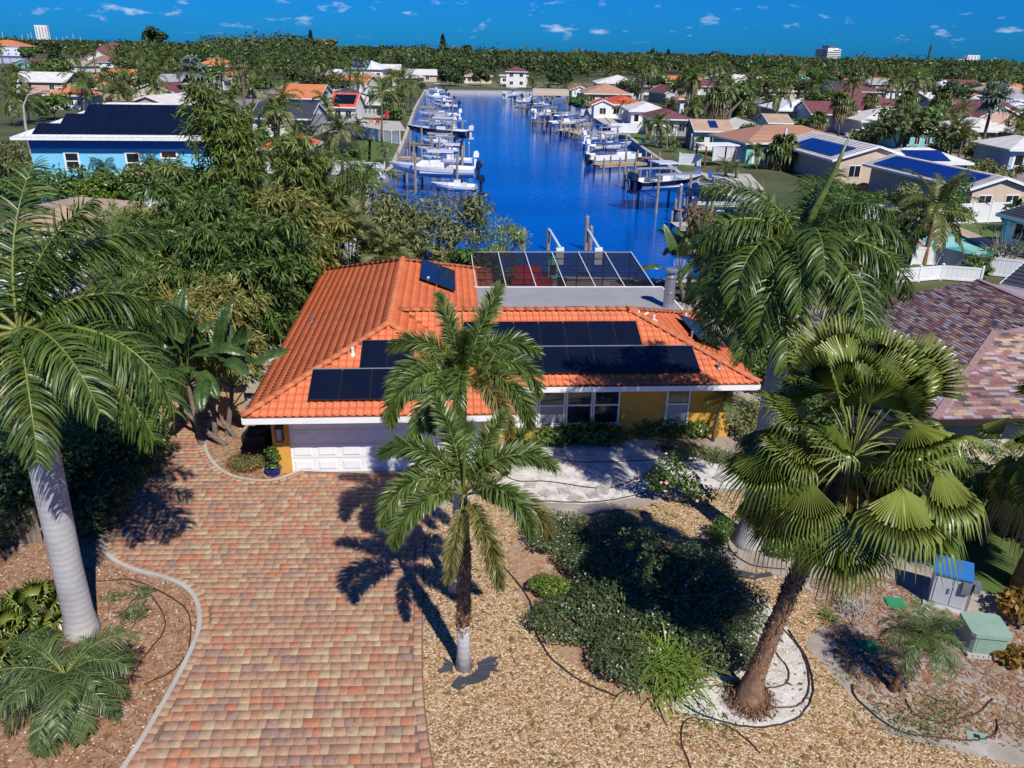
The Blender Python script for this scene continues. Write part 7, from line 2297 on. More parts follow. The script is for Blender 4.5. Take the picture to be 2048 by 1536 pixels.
for x in (PL * .22, PL * .6):
 for y in (-1.15, 1.15):
  b.tube([(PL * .41, y, 1.2), (x, y, 2.5)], .025, 4)
b.build('canopy_frame', M['alu'], pn)
MB().box(-.6, -.1, -.25, .25, .3, 1.25).box(-.42, -.15, -.1, .1, -.5, .3).build('outboard', M['cowl_dark'], pn)
for lab, p, q, w, mm in (('wooden jetty of tan planks in front of the pontoon boat', (1192, 331), (1286, 326), 1.9, 'newwood'), ('short tan jetty jutting into the canal before the low deck boat', (1140, 262), (1168, 270), 2.2, 'newwood'), ('grey dock platform behind the pontoon boat', (1285, 318), (1318, 316), 2.6, 'wood'),
      ('narrow dock beside the navy sport boat', (1255, 361), (1300, 357), 1.5, 'wood'), ('small reddish dock with two capped pilings near the tall dry bananas', (1362, 425), (1396, 423), 2.4, 'wood'), ('floating white dock platform beside the banana plants', (1348, 452), (1382, 452), 2.4, 'concrete'),
      ('dock under the long navy boat stacked with blue crates', (820, 287), (880, 290), 2.6, 'wood'), ('wooden dock beside the white bay boat', (800, 315), (858, 320), 2.0, 'newwood'), ('dock between the cabin cruiser and the seawall', (795, 342), (840, 345), 2.2, 'wood'), ('tan dock far up the canal beside the white cruiser', (840, 214), (872, 215), 3.0, 'newwood'),
      ('grey dock beside the twin outboard cruiser', (1066, 243), (1100, 246), 2.0, 'wood'), ('grey dock farther up beyond the tan canopy', (1035, 214), (1066, 218), 2.2, 'wood'), ('white walkway dock by the low deck boat', (1120, 262), (1180, 246), 1.4, 'concrete'), ('long low dock along the far shore', (985, 175), (1030, 176), 3.0, 'wood')):
 dock(lab, p, q, w, mm)
dv0 = MB().tube([(0, 0, 0), (0, 0, 1.9)], .12, 8)
for i, (px, py) in enumerate(((1120, 515), (1197, 512))):
 t = thing('davit', 'bent blue grey boat davit on a white pedestal behind the screened pool' if i == 0 else 'second bent boat davit on white pedestal, the one closer to the steel flue', 'davit', (*at(px, 500, 1.0)[:2], 0))
 MB().box(-.26, .26, -.26, .26, 0, 1.15).build('pedestal', M['white_paint'], t)
 MB().tube([(0, 0, 1.15), (-.3, .25, 1.6), (-.75, .7, 2.25)], [.11, .1, .08], 8).build('arm', M['bluebox'], t)
 MB().tube([(-.75, .7, 2.25), (-.76, .72, 1.3)], .06, 5).build('hook_block', M['bronze'], t)
pil = [((1047, 500), 1.6, 'grey green piling standing in the canal above the cage corner'), ((1096, 500), 1.6, 'grey green piling close to the first boat davit'), ((1171, 500), 2.6, 'tall weathered piling between the two boat davits'), ((1180, 500), 1.8, 'short piling beside the second boat davit'),
 ((1357, 428), 2.8, 'white capped wooden piling at the corner of the reddish dock'), ((1373, 428), 2.2, 'darker white capped piling on the reddish dock'), ((1247, 375), 2.4, 'weathered piling standing alone left of the navy sport boat'.replace(' left of', ' behind the outboards of')), ((1254, 380), 2.2, 'second weathered piling behind the navy sport boat'),
 ((1300, 345), 2.0, 'thin white pole by the seawall above the sport boat'), ((1376, 345), 4.8, 'tall white pole beside the bow of the navy sport boat'), ((912, 268), 3.4, 'white pole rising beside the navy boat outboard'), ((938, 345), 3.6, 'white pole at the stern of the cabin cruiser'), ((880, 320), 3.0, 'white pole at the white bay boat'),
 ((1332, 312), 4.0, 'tall grey pole on the lawn seawall'), ((1346, 318), 4.2, 'second tall grey pole on the lawn seawall'), ((876, 380), 2.0, 'orange brown piling below the cabin cruiser')]
for p, h, lab in pil:
 c = at(*p, WATER_Z)
 t = thing('piling', lab, 'piling', (c[0], c[1], 0))
 w = 'white' in lab and 'pole' in lab
 r_ = .09 if 'pole' in lab else .16
 MB().lathe([(r_, -2.8), (r_ * .95, h - 1.1)], 9).build('shaft', M['alu' if 'pole' in lab else 'piling'], t)
 MB().lathe([(r_ * 1.05, 0), (.02, .18)], 9).build('cap', M['white_paint' if 'white' in lab else 'piling'], t, loc=(0, 0, h - 1.1))
PN = [('white cruiser with twin pale outboards', RB[4]), ('low white deck boat', RB[3]), ('boat with blue canvas', RB[5]), ('dark blue boat under the canopy', RB[6]), ('tall topped fishing boat', RB[8]), ('white boat past the canopy', RB[7]), ('boat with the blue hardtop', RB[2]), ('navy sport boat', RB[0]), ('long navy motor boat', LB[3]), ('white bay boat', LB[2]), ('flybridge cruiser', LB[6]), ('blue runabout', LB[7])]
pcount = {}
for i, (px, py) in enumerate(((1075, 258), (1062, 246), (1088, 266), (1104, 262), (1128, 268), (1044, 222), (1037, 214), (1052, 226), (1120, 272), (1140, 268), (1152, 272), (870, 224), (885, 212), (862, 208), (1022, 204), (1200, 300), (1230, 300), (1250, 340), (828, 322), (822, 300))):
 c = at(px, py, WATER_Z)
 nm_, bt = min(PN, key=lambda q: math.hypot(q[1].location.x - c[0], q[1].location.y - c[1]))
 k = pcount[nm_] = pcount.get(nm_, 0) + 1
 t = thing('piling', 'thin brown piling in the water by the ' + nm_ + ', ' + ('first', 'second', 'third', 'fourth', 'fifth', 'sixth')[k - 1], 'piling', (c[0], c[1], 0), 0, 'plain pilings among the docks')
 if i == 0:
  ps_me = MB().lathe([(.15, -2.8), (.14, 1.5), (.03, 1.62)], 7).mesh('shaft', M['piling'])
 new_obj('shaft', ps_me, t)
# white awning at the dock, teal tarp boat and patio bits
aw = thing('awning', 'white flat topped awning on red brown posts beside the canal seawall', 'awning', at(1398, 333), .2)
MB().box(-.2, 4.6, -1.6, 1.8, 2.7, 2.84).build('awning_top', M['white_paint'], aw)
for x in (.1, 4.2):
 for y in (-1.4, 1.5):
  MB().box(x - .08, x + .08, y - .08, y + .08, 0, 2.7).build('post', M['r_maroon'], aw)
tb = thing('covered_boat', 'small boat under a bright turquoise tarpaulin beside the floating dock', 'boat', at(1352, 478), -.2)
MB().add([(0, -1, -.9), (4, -.9, -.9), (5, 0, -.7), (4, .9, -.9), (0, 1, -.9), (0, -1.05, -.2), (4, -.95, -.1), (5.1, 0, 0), (4, .95, -.1), (0, 1.05, -.2)], [(0, 1, 6, 5), (1, 2, 7, 6), (2, 3, 8, 7), (3, 4, 9, 8), (4, 0, 5, 9)]).build('hull', M['gel'], tb)
MB().add([(0, -1.08, -.2), (4, -.98, -.1), (5.15, 0, 0), (4, .98, -.1), (0, 1.08, -.2), (.2, 0, .25), (4, 0, .3)], [(0, 1, 6, 5), (1, 2, 6), (2, 3, 6), (3, 4, 5, 6), (4, 0, 5)]).build('tarpaulin', mat('turquoise tarpaulin', (.02, .35, .55), rough=.5), tb)
lc = thing('pool_cage', 'dark screened lanai in front of the grey pool house by the canal lawn', 'pool enclosure', at(1352, 297), .05)
lcw, lcd = 9.5, 6
b = MB()
b.add([(0, 0, 0), (lcw, 0, 0), (lcw, 0, 2.6), (0, 0, 2.6), (0, lcd, 2.8), (lcw, lcd, 2.8), (1.5, 2.5, 3.4), (lcw - 1.5, 2.5, 3.4)], [(0, 1, 2, 3), (3, 2, 7, 6), (3, 6, 4), (2, 5, 7)])
b.build('screen', M['screen'], lc)
for i in range(7):
 x = lcw * i / 6
 MB().beam((x, -.03, 0), (x, -.03, 2.6), .07, .07).build('post', M['bronze'], lc)
 MB().beam((x, -.03, 2.64), (min(max(x, 1.5), lcw - 1.5), 2.5, 3.44), .07, .07).build('roof_beam', M['bronze'], lc)
lc2 = thing('pool_cage', 'dark screen cage behind the small orange tiled pavilion', 'pool enclosure', at(600, 300), 0)
b = MB()
b.add([(0, 0, 0), (8, 0, 0), (8, 0, 2.6), (0, 0, 2.6), (1, 6, 4.4), (7, 6, 4.4)], [(0, 1, 2, 3), (3, 2, 5, 4)])
b.build('screen', M['screen'], lc2)
for i in range(6):
 MB().beam((1.6 * i, -.03, 0), (1.6 * i, -.03, 2.6), .07, .07).build('post', M['bronze'], lc2)
 MB().beam((1.6 * i, -.02, 2.64), (1 + 1.2 * i, 6, 4.44), .07, .07).build('roof_beam', M['bronze'], lc2)
for i, (px, py, lab, mt) in enumerate(((1395, 358, 'bright blue garden chair on the dockside patio', 'canvas_blue'), (1425, 362, 'blue lounge chair beside the small date palms', 'canvas_blue'), (1442, 366, 'blue garden chair close to the white planter wall', 'canvas_blue'), (1290, 290, 'pale green patio chair on the canal lawn edge', 'w_turq'), (1310, 292, 'second pale chair on the canal lawn edge', 'w_turq'), (755, 250, 'red chair among the red umbrellas on the brick patio', 'redthing'), (775, 247, 'folded red parasol standing on the brick patio', 'redthing'), (742, 246, 'red cushion lounger on the brick patio', 'redthing'))):
 if 'parasol' in lab:
  t = thing('parasol', lab, 'parasol', at(px, py))
  MB().tube([(0, 0, 0), (0, 0, 3)], .04, 5).build('pole', M['alu'], t)
  MB().lathe([(.4, 1.0), (.25, 2.2), (.05, 2.9)], 8).build('canopy', M[mt], t)
  continue
 t = thing('garden_chair', lab, 'chair', at(px, py), i * .7)
 MB().box(-.35, .35, -.35, .35, .35, .43).build('seat', M[mt], t)
 MB().add([(-.35, .3, .43), (.35, .3, .43), (.35, .36, .43), (-.35, .36, .43), (-.32, .5, 1.1), (.32, .5, 1.1), (.32, .56, 1.1), (-.32, .56, 1.1)], [(0, 1, 5, 4), (1, 2, 6, 5), (2, 3, 7, 6), (3, 0, 4, 7), (4, 5, 6, 7)]).build('backrest', M[mt], t)
 for x in (-.3, .3):
  for y in (-.3, .3):
   MB().box(x - .03, x + .03, y - .03, y + .03, 0, .35).build('leg', M[mt], t)
# cars -------------------------------------------------------------------------
def car(label, px, py, rz, body, L=4.7, W=1.85, pickup=False, name='parked_car', cat='car'):
 t = thing(name, label, cat, at(px, py), rz)
 b = MB()
 b.add([(-L / 2, -W / 2, .35), (L / 2, -W / 2, .35), (L / 2, W / 2, .35), (-L / 2, W / 2, .35), (-L / 2, -W / 2, .95), (L / 2 - .1, -W / 2, .82), (L / 2 - .1, W / 2, .82), (-L / 2, W / 2, .95)], [(3, 2, 1, 0), (0, 1, 5, 4), (1, 2, 6, 5), (2, 3, 7, 6), (3, 0, 4, 7), (4, 5, 6, 7)])
 b.build('body', M[body], t)
 x0, x1 = (-.3, 1.5) if pickup else (-L * .42, L * .2)
 b = MB()
 b.add([(x0 - .1, -W * .46, .93), (x1 + .3, -W * .46, .86), (x1 + .3, W * .46, .86), (x0 - .1, W * .46, .93), (x0 + .2, -W * .4, 1.45), (x1 - .35, -W * .4, 1.45), (x1 - .35, W * .4, 1.45), (x0 + .2, W * .4, 1.45)], [(0, 1, 5, 4), (1, 2, 6, 5), (2, 3, 7, 6), (3, 0, 4, 7)])
 b.build('window_glass', M['glass'], t)
 MB().box(x0 + .15, x1 - .3, -W * .41, W * .41, 1.45, 1.5).build('roof', M[body], t)
 for x in (-L * .3, L * .32):
  for y in (-W / 2, W / 2):
   wo = MB().lathe([(.1, -.11), (.33, -.11), (.35, 0), (.33, .11), (.1, .11)], 12, T=Matrix.Rotation(rad(90), 4, 'X')).build('wheel', M['black'], t, loc=(x, y, .35))
   MB().lathe([(.02, -.13), (.2, -.125), (.2, .125), (.02, .13)], 10, T=Matrix.Rotation(rad(90), 4, 'X')).build('rim', M['alu'], wo)
 for y in (-.6, .6):
  MB().box(L / 2 - .12, L / 2 + .01, y - .2, y + .2, .62, .76).build('headlight', M['shade'], t)
  MB().box(-L / 2 - .01, -L / 2 + .05, y - .15, y + .15, .66, .86).build('tail_light', M['redthing'], t)
 return t
M['carwhite'] = mat('white car paint', (.75, .76, .78), rough=.2)
M['carblack'] = mat('black car paint', (.015, .016, .02), rough=.15)
M['carblue'] = mat('blue car paint', (.01, .05, .28), rough=.2)
car('white pickup truck parked on the street before the blue vehicle', 1722, 277, 2.9, 'carwhite', 5.5, 2.0, True, 'pickup_truck', 'pickup truck')
car('deep blue van parked beyond the white pickup truck', 1716, 262, 2.9, 'carblue', 5.2, 2.0, False, 'blue_van', 'van')
car('black car parked on the street behind the big grey green tree', 291, 213, .2, 'carblack')
car('blue car parked beyond the black car on the street', 313, 207, .3, 'carblue')
car('white car far along the street by the palms', 352, 207, .2, 'carwhite')
# street lamps ------------------------------------------------------------------
def street_lamp(label, base, top, reach, m='concrete', Y=None):
 p = at(*base)
 if Y:
  p = at_y(*base, Y)
 z = at_y(*top, p[1])[2]
 t = thing('street_lamp', label, 'street lamp', (p[0], p[1], 0))
 s = 1 if reach > 0 else -1
 r_ = abs(reach)
 MB().tube([(0, 0, 0), (0, 0, z * .6), (s * r_ * .08, 0, z * .82), (s * r_ * .35, 0, z * .95), (s * r_, 0, z)], [.16, .13, .11, .09, .07], 8).build('pole', M[m], t)
 MB().box(s * r_ - .1 if s > 0 else s * r_ - .6, s * r_ + .6 if s > 0 else s * r_ + .1, -.15, .15, z - .08, z + .06).build('lamp_head', M['galv'], t)
street_lamp('curved concrete street lamp rising beside the blue house', (50, 246), (82, 182), 2.6, Y=88)
street_lamp('pale curved street lamp on the lawn beside the silver palm', (432, 205), (442, 150), 1.4)
street_lamp('curved street lamp beyond the tall silver palm', (2010, 232), (2036, 182), 2.5)
street_lamp('thin pale pole standing over the distant white house', (1700, 180), (1706, 155), .4)
fpole = thing('utility_pole', 'white painted utility pole standing in front of the shaggy sabal palm', 'pole', (*at(1556, 336)[:2], 0))
MB().tube([(0, 0, 0), (.35, 0, at_y(1568, 256, at(1556, 336)[1])[2])], [.2, .16], 8).build('pole', M['white_paint'], fpole)
# ------------------------------------------------------------------ garden trees behind the house
def tufts(n, clumps, size, k=7, aspect=.16, seed=0):
 """sprays of K narrow leaves hanging from common points, as bamboo twigs carry them"""
 r = np.random.RandomState(seed)
 C = np.array(clumps, float)
 idx = r.randint(0, len(C), n)
 u = r.normal(size=(n, 3))
 u /= np.linalg.norm(u, axis=1)[:, None]
 p = C[idx, :3] + u * (1 - .8 * r.rand(n, 1) ** 1.5) * C[idx, 3:]
 ax = u * [1, 1, .35] + r.normal(size=(n, 3)) * .35
 ax[:, 2] -= .25
 ax /= np.linalg.norm(ax, axis=1)[:, None]
 p, ax = np.repeat(p, k, 0), np.repeat(ax, k, 0)
 d = ax + r.normal(size=(n * k, 3)) * .42
 d /= np.linalg.norm(d, axis=1)[:, None]
 c = p + ax * (r.rand(n * k, 1) - .3) * size * .9
 nn = r.normal(size=(n * k, 3)) * .5 + [0, 0, 1.]
 w = np.cross(nn, d)
 w /= np.linalg.norm(w, axis=1)[:, None] + 1e-9
 s = size * r.uniform(.7, 1.25, (n * k, 1))
 tip = c + d * s + [0, 0, -.0] - np.array([0, 0, 1.]) * s * .22
 V = np.stack([c, c + d * s * .45 + w * s * aspect * .5, tip, c + d * s * .45 - w * s * aspect * .5], 1)
 return V.reshape(-1, 3), np.arange(4 * n * k).reshape(-1, 4)
def bamboo(label, x, y, h, n, spread_, leaves, seed=0, lean=(0, 0), tone='bamboo'):
 t = thing('bamboo_clump', label, 'bamboo', (x, y, 0))
 r = random.Random(seed)
 cl = []
 b = MB()
 for i in range(n):
  a = r.uniform(0, 6.283)
  hh = h * r.uniform(.62, 1.04)
  s = spread_ * r.uniform(.25, 1.0)
  bx, by = r.gauss(0, .5), r.gauss(0, .5)
  P = []
  for k in range(7):
   u = k / 6
   P.append((bx + (math.cos(a) * s + lean[0]) * u ** 1.9, by + (math.sin(a) * s + lean[1]) * u ** 1.9, hh * math.sin(u * 1.75) / math.sin(1.75) if u < 1 else hh * math.sin(1.75) / math.sin(1.75)))
  b.tube(P, [.05, .048, .045, .04, .03, .018, .006], 5, cap=False)
  for k in range(8):
   u = .14 + .86 * k / 7
   j = min(5, int(u * 6))
   f_ = u * 6 - j
   p = [P[j][q] + (P[j + 1][q] - P[j][q]) * f_ for q in range(3)]
   rr0 = (1.2 - .62 * u) * r.uniform(.7, 1.25)
   cl.append((p[0] + r.gauss(0, .25), p[1] + r.gauss(0, .25), p[2] + r.gauss(0, .1), rr0, rr0, rr0 * .75))
 b.build('culm', M['culm'], t)
 V, F = tufts(int(leaves * .3), cl, .44, 7, .17, seed)
 new_obj('foliage', np_mesh('foliage', V, F, M[tone]), t)
 return t
for lab, x, y, h, n, sp_, lv, ln_ in (
 ('tall bamboo clump whose plumes rise in front of the blue house', -15.0, 42.5, 11.7, 13, 1.2, 9000, (0, 0)),
 ('bamboo clump with slightly lower plumes beside the tallest one', -17.0, 42.6, 7.4, 12, 1.1, 7000, (0, 0)),
 ('bamboo clump with arching tips in front of the pink pavilion', -12.6, 45.8, 8.6, 14, 1.5, 8000, (0, 0)),
 ('dense bamboo clump hugging the orange roof edge', -12.6, 36.0, 6.2, 18, 1.9, 10500, (0, 0)),
 ('broad bamboo clump before the tan roofed neighbour', -18.6, 40.0, 5.3, 16, 2.0, 9000, (-.4, 0)),
 ('low bamboo clump with yellow leaning canes near the bird of paradise', -13.0, 31.8, 4.0, 14, 1.7, 5200, (-.2, -.6)),
 ('middle bamboo clump between the tall plumes and the orange roof', -14.4, 38.8, 6.9, 16, 2.0, 9500, (0, 0)),
 ('bamboo clump with wispy tops beside the areca palms', -11.2, 42.6, 6.0, 14, 1.5, 7500, (0, 0)),
 ('bamboo clump leaning over the tan shingle roof', -20.0, 44.0, 4.8, 12, 1.6, 6500, (0, 0)),
 ('shadowed bamboo clump at the foot of the tall plumes', -16.8, 37.0, 5.4, 14, 2.0, 8000, (0, 0)),
 ('leafy bamboo clump closest to the bird of paradise leaves', -15.2, 34.2, 4.2, 14, 1.8, 6000, (0, 0))):
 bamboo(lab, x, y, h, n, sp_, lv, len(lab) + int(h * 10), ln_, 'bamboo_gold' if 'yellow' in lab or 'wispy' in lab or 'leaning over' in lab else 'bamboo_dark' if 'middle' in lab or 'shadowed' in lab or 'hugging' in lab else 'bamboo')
yc = thing('bamboo_canes', 'bare yellow bamboo canes leaning out beside the orange roof edge', 'bamboo', (-13.0, 32.0, 0))
for i in range(9):
 a = rad(150 + i * 17)
 MB().tube([(R.uniform(-.3, .3), R.uniform(-.3, .3), 0), (math.cos(a) * .8, math.sin(a) * .5 - .2, 2.3), (math.cos(a) * 1.9 + .2, math.sin(a) * 1.0 - .5, R.uniform(3.8, 5.2))], [.04, .035, .012], 5).build('cane', mat('yellow cane %d' % i, (.42, .33, .09), rough=.5) if i == 0 else M['yellow cane'], yc)
 if i == 0:
  M['yellow cane'] = yc.children[0].data.materials[0]
def tree(label, x, y, h, rx, m='oak', n=2600, size=.34, trunk_h=.35, seed=0, name='tree', cat='tree', clumps=None, aspect=.5, hang=0.2, group=None):
 t = thing(name, label, cat, (x, y, 0), 0, group)
 r = random.Random(seed)
 if clumps is None:
  clumps = [(0, 0, h * .68, rx * .65, rx * .65, h * .28)]
  for i in range(11):
   a = i * 2.4 + r.uniform(-.3, .3)
   d = rx * r.uniform(.35, .8)
   zz = h * r.uniform(trunk_h + .08, .86)
   s = rx * r.uniform(.26, .46)
   clumps.append((math.cos(a) * d, math.sin(a) * d, zz, s, s, s * .7))
 b = MB()
 r0 = max(.07, h * .022)
 b.tube([(0, 0, -.05), (.1, 0, h * trunk_h), (.05, .1, h * .62)], [r0, r0 * .75, r0 * .4], 7)
 for c in clumps[1:8]:
  b.tube([(.08, 0, h * trunk_h * .9), (c[0] * .55, c[1] * .55, (h * trunk_h + c[2]) * .5 + .1), (c[0], c[1], c[2])], [r0 * .5, r0 * .33, r0 * .12], 5)
 b.build('trunk', M['bark'], t)
 new_obj('crown', cloud_mesh('crown', n, clumps, size, M[m], seed=seed, aspect=aspect, hang=hang, shell=.75), t)
 return t
tree('broad olive green tree behind the orange roof ridge by the canal', -4.6, 46.5, 6.4, 3.6, 'olive', 6500, .34, .15, 11, aspect=.3, hang=.6)
tree('leafy olive green tree between the areca palms and the canal bank', -7.3, 48.2, 5.8, 2.6, 'olive', 3600, .34, .15, 12, aspect=.3, hang=.6)
tree('clipped feathery green tree at the corner of the pool cage', -.9, 46.8, 4.8, 1.7, 'strap', 3600, .24, .08, 13, aspect=.22, hang=.7)
tree('low bushy tree between the orange roof and the pool cage', -2.6, 43.8, 3.6, 1.6, 'green', 2200, .28, .1, 14)
for i, (x, y, h, lab) in enumerate(((-9.6, 45.0, 4.6, 'clump of areca palms beside the white picket fence'), (-8.0, 44.4, 3.9, 'shorter areca clump behind the orange roof edge'), (-10.8, 47.5, 5.2, 'tall areca clump rising behind the bamboo'), (-6.6, 43.3, 3.2, 'small areca clump at the back of the orange roof'), (-17.8, 35.0, 4.2, 'areca clump with drooping grey fronds before the tan roof'), (-19.8, 37.5, 5.0, 'tall areca clump against the tan shingle roof'))):
 t = thing('areca_palm', lab, 'palm tree', (x, y, 0))
 r = random.Random(i)
 for k in range(5):
  a = k * 1.26 + i
  tx, ty, tz = math.cos(a) * .7, math.sin(a) * .7, h * r.uniform(.55, .9)
  MB().tube([(tx * .3, ty * .3, 0), (tx * .6, ty * .6, tz * .6), (tx, ty, tz)], [.07, .05, .045], 6).build('stem', M['trunk'], t)
  crown(t, (tx, ty, tz), spread(ARECA, 7, k * 50, i * 7 + k, .95), k)
for i, (x, y, h, rx, mm, lab) in enumerate(((-17.8, 33.6, 3.2, 1.5, 'green', 'broad leaved bush below the bamboo beside the carport'), (-10.6, 40.8, 3.0, 1.1, 'green', 'bright leafy bush at the back edge of the orange roof'), (-22.5, 34.0, 3.4, 1.8, 'green', 'leafy tree beside the white carport roof'), (-18.6, 29.5, 2.8, 1.5, 'dark', 'dark bush behind the wood fence and bird of paradise'))):
 tree(lab, x, y, h, rx, mm, 2400, .3, .15, 90 + i)
for i, (x, y, h, lab) in enumerate(((-16.0, 31.0, 3.4, 'feathery palm in the gap between the bird of paradise and the carport'), (-18.8, 35.5, 4.2, 'arching palm rising in front of the bamboo beside the tan roof'), (-9.2, 47.5, 6.0, 'tall feathery palm above the white picket fence'))):
 t = thing('queen_palm', lab, 'palm tree', (x, y, 0))
 trunk_obj(t, [(0, 0, -.05), (.1, 0, h * .5), (.15, 0, h)], [.16, .12, .1], M['trunk'], 9)
 crown(t, (.15, 0, h), spread(QUEEN, 16, 30 * i, 60 + i, .85), 30 + i)
bn = thing('banana_plant', 'tall banana clump with torn and drying leaves at the corner of the pool cage', 'plant', (10.4, 45.2, 0))
for k in range(4):
 a = k * 1.7
 q = (math.cos(a) * .9, math.sin(a) * .7, 1.6 + .5 * (k % 2))
 MB().tube([(q[0] * .4, q[1] * .4, 0), q], [.16, .1], 8).build('stem', M['trunk'], bn)
 for i in range(6):
  new_obj('leaf', PADDLE[i % 4], bn, q, (rad(R.uniform(-15, 15)), 0, rad(i * 137 + k * 60)), R.uniform(.95, 1.25))
V, F = cloud(500, [(.6, .5, 4.6, .7, .5, .9), (-.3, .4, 4.9, .5, .4, .9)], .5, aspect=.12, up=0, hang=1.0, seed=9)
new_obj('dry_leaves', np_mesh('dry_leaves', V, F, M['dry']), bn)
for i, (x, y, h, rx, mm, lab) in enumerate(((11.6, 36.5, 3.4, 1.7, 'green', 'dark leafy tree between the orange roof and the brown shingle house'), (13.4, 41.0, 4.2, 2.0, 'green', 'leafy tree behind the royal palm fronds near the canal'), (12.4, 31.5, 2.6, 1.4, 'green', 'low dark tree beside the orange roof corner'), (16.2, 46.0, 4.4, 2.4, 'oak', 'dark tree between the canal bank and the white fence'), (20.5, 48.5, 4.6, 2.6, 'dark', 'dense dark tree behind the royal palm by the pool fence'),
           (14.0, 50.5, 3.6, 1.9, 'olive', 'pale shrubby tree at the canal bank beside the turquoise tarpaulin'), (20.5, 57, 3.6, 1.9, 'green', 'dark tree in front of the long white fence'), (25.5, 62.5, 4.6, 2.2, 'green', 'tall dark shrubby tree by the coconut palm'), (33.5, 69.5, 4.0, 2.0, 'olive', 'mixed leafy tree below the blue pool mats'), (35.5, 66.5, 5.0, 2.4, 'green', 'green tree against the beige gable house'))):
 tree(lab, x, y, h, rx, mm, 2600, .3, .15, 30 + i)
for i, (px, py, h, rx, lab) in enumerate(((2000, 545, 2.6, 1.9, 'bare grey twiggy tree with a few leaves beside the turquoise pool'), (1950, 556, 1.5, 1.0, 'small dark leaved tree in front of the turquoise pool'), (2046, 500, 3.0, 1.6, 'grey twiggy shrub at the edge beyond the pool'))):
 p = at(px, py)
 t = tree(lab, p[0], p[1], h, rx, 'green' if i == 1 else 'variegated', 900 if i != 1 else 1300, .16 if i != 1 else .22, .25, 50 + i)
 b = MB()
 r = random.Random(i)
 for k in range(60):
  a = r.uniform(0, 6.28)
  d = rx * r.uniform(.3, 1.05)
  b.tube([(math.cos(a) * d * .4, math.sin(a) * d * .4, h * .5), (math.cos(a) * d, math.sin(a) * d, h * r.uniform(.6, 1.05))], [.02, .006], 3, cap=False)
 b.build('twig', mat('pale twig', (.36, .32, .28)) if i == 0 else M['twig'], t)
 if i == 0:
  M['twig'] = t.children[-1].data.materials[0]
for i, (px, py, h, rx, mm, lab) in enumerate(((130, 420, 4.2, 2.6, 'green', 'round green tree below the windows of the blue house'), (195, 430, 3.6, 2.2, 'lime', 'lime green tree against the blue wall'), (20, 400, 5.5, 3.2, 'olive', 'yellow green tree at the lower corner of the blue house'), (250, 425, 3.8, 2.2, 'green', 'leafy tree between the blue wall and the bamboo'), (60, 420, 3.4, 2.4, 'green', 'dark green tree by the corner of the blue house'),
           (320, 420, 4.6, 2.2, 'olive', 'feathery tree in front of the small blue house window'))):
 p = at(px, py)
 tree(lab, p[0], p[1], h, rx, mm, 2200, .36, .2, 60 + i)
# ------------------------------------------------------------------ palms and trees of the neighbourhood
def joined(meshes, placements, name):
 """one crown mesh out of placed leaves (for palms too far off to show single fronds)"""
 VV, TR, Q, k, mi3, mi4, mats = [], [], [], 0, [], [], []
 for me, az, tilt, sc in placements:
  n = len(me.vertices)
  v = np.empty(n * 3, dtype=np.float32)
  me.vertices.foreach_get('co', v)
  T = np.array((Matrix.Rotation(rad(az), 3, 'Z') @ Matrix.Rotation(rad(tilt), 3, 'Y')))
  VV.append(v.reshape(-1, 3) @ T.T * sc)
  mm = [mats.index(m) if m in mats else (mats.append(m) or len(mats) - 1) for m in me.materials]
  for p in me.polygons:
   vs = [i + k for i in p.vertices]
   if len(vs) == 3:
    TR.append(vs)
    mi3.append(mm[p.material_index])
   else:
    Q.append(vs)
    mi4.append(mm[p.material_index])
  k += n
 return np_mesh(name, np.concatenate(VV), [np.array(Q), np.array(TR)], mats, np.array(mi4 + mi3))
def light_frond(L, e, d, m, seed, ll=.9, lw=.14, n=15, hang=.9):
 return frond_mesh('frond', L, n, e, d, ll, lw, m, vee=.25, hang=hang, seed=seed, rach=.05, sweep=(seed % 3 - 1) * 12, seg=1)
LC = [light_frond(3.6, e, d, M['palm2'] if i % 2 else M['palm'], 300 + i) for i, (e, d) in enumerate(((75, 60), (50, 95), (22, 95), (-5, 75), (-35, 40)))]
LQ = [light_frond(2.9, e, d, M['palm'] if i < 2 else M['olive'], 310 + i, .8, .13, 16, 1.2) for i, (e, d) in enumerate(((75, 75), (50, 110), (20, 100), (-20, 60)))]
LF = [fan_mesh('frond', .75, .95, e, 20, mm, seed=320 + i, nseg=11, tipdroop=td, spread=125) for i, (e, mm, td) in enumerate(((75, M['olive'], .5), (40, M['green'], .9), (5, M['olive'], 1.0), (-40, M['dry'], 1.3)))]
LB_ = [fan_mesh('frond', 1.0, 1.25, e, 15, M['silver'], seed=330 + i, nseg=12, tipdroop=td, spread=140, fused=.65) for i, (e, td) in enumerate(((75, .2), (42, .4), (8, .6), (-28, .8)))]
CROWN = {'coconut': [joined(LC, spread(LC, 20, 40 * s, s), 'crown') for s in range(3)], 'queen': [joined(LQ, spread(LQ, 18, 40 * s, s), 'crown') for s in range(2)],
  'sabal': [joined(LF, spread(LF, 30, 40 * s, s), 'crown') for s in range(3)], 'silver': [joined(LB_, spread(LB_, 26, 40 * s, s), 'crown') for s in range(2)], 'date': [joined(DATE, spread(DATE, 22, 10, 1), 'crown')],
  'areca': [joined(ARECA, spread(ARECA, 14, 10 * s, s), 'crown') for s in range(2)]}
RAD = dict(coconut=3.2, queen=2.4, sabal=1.75, silver=2.3, date=1.15, areca=1.7)
tm = {}
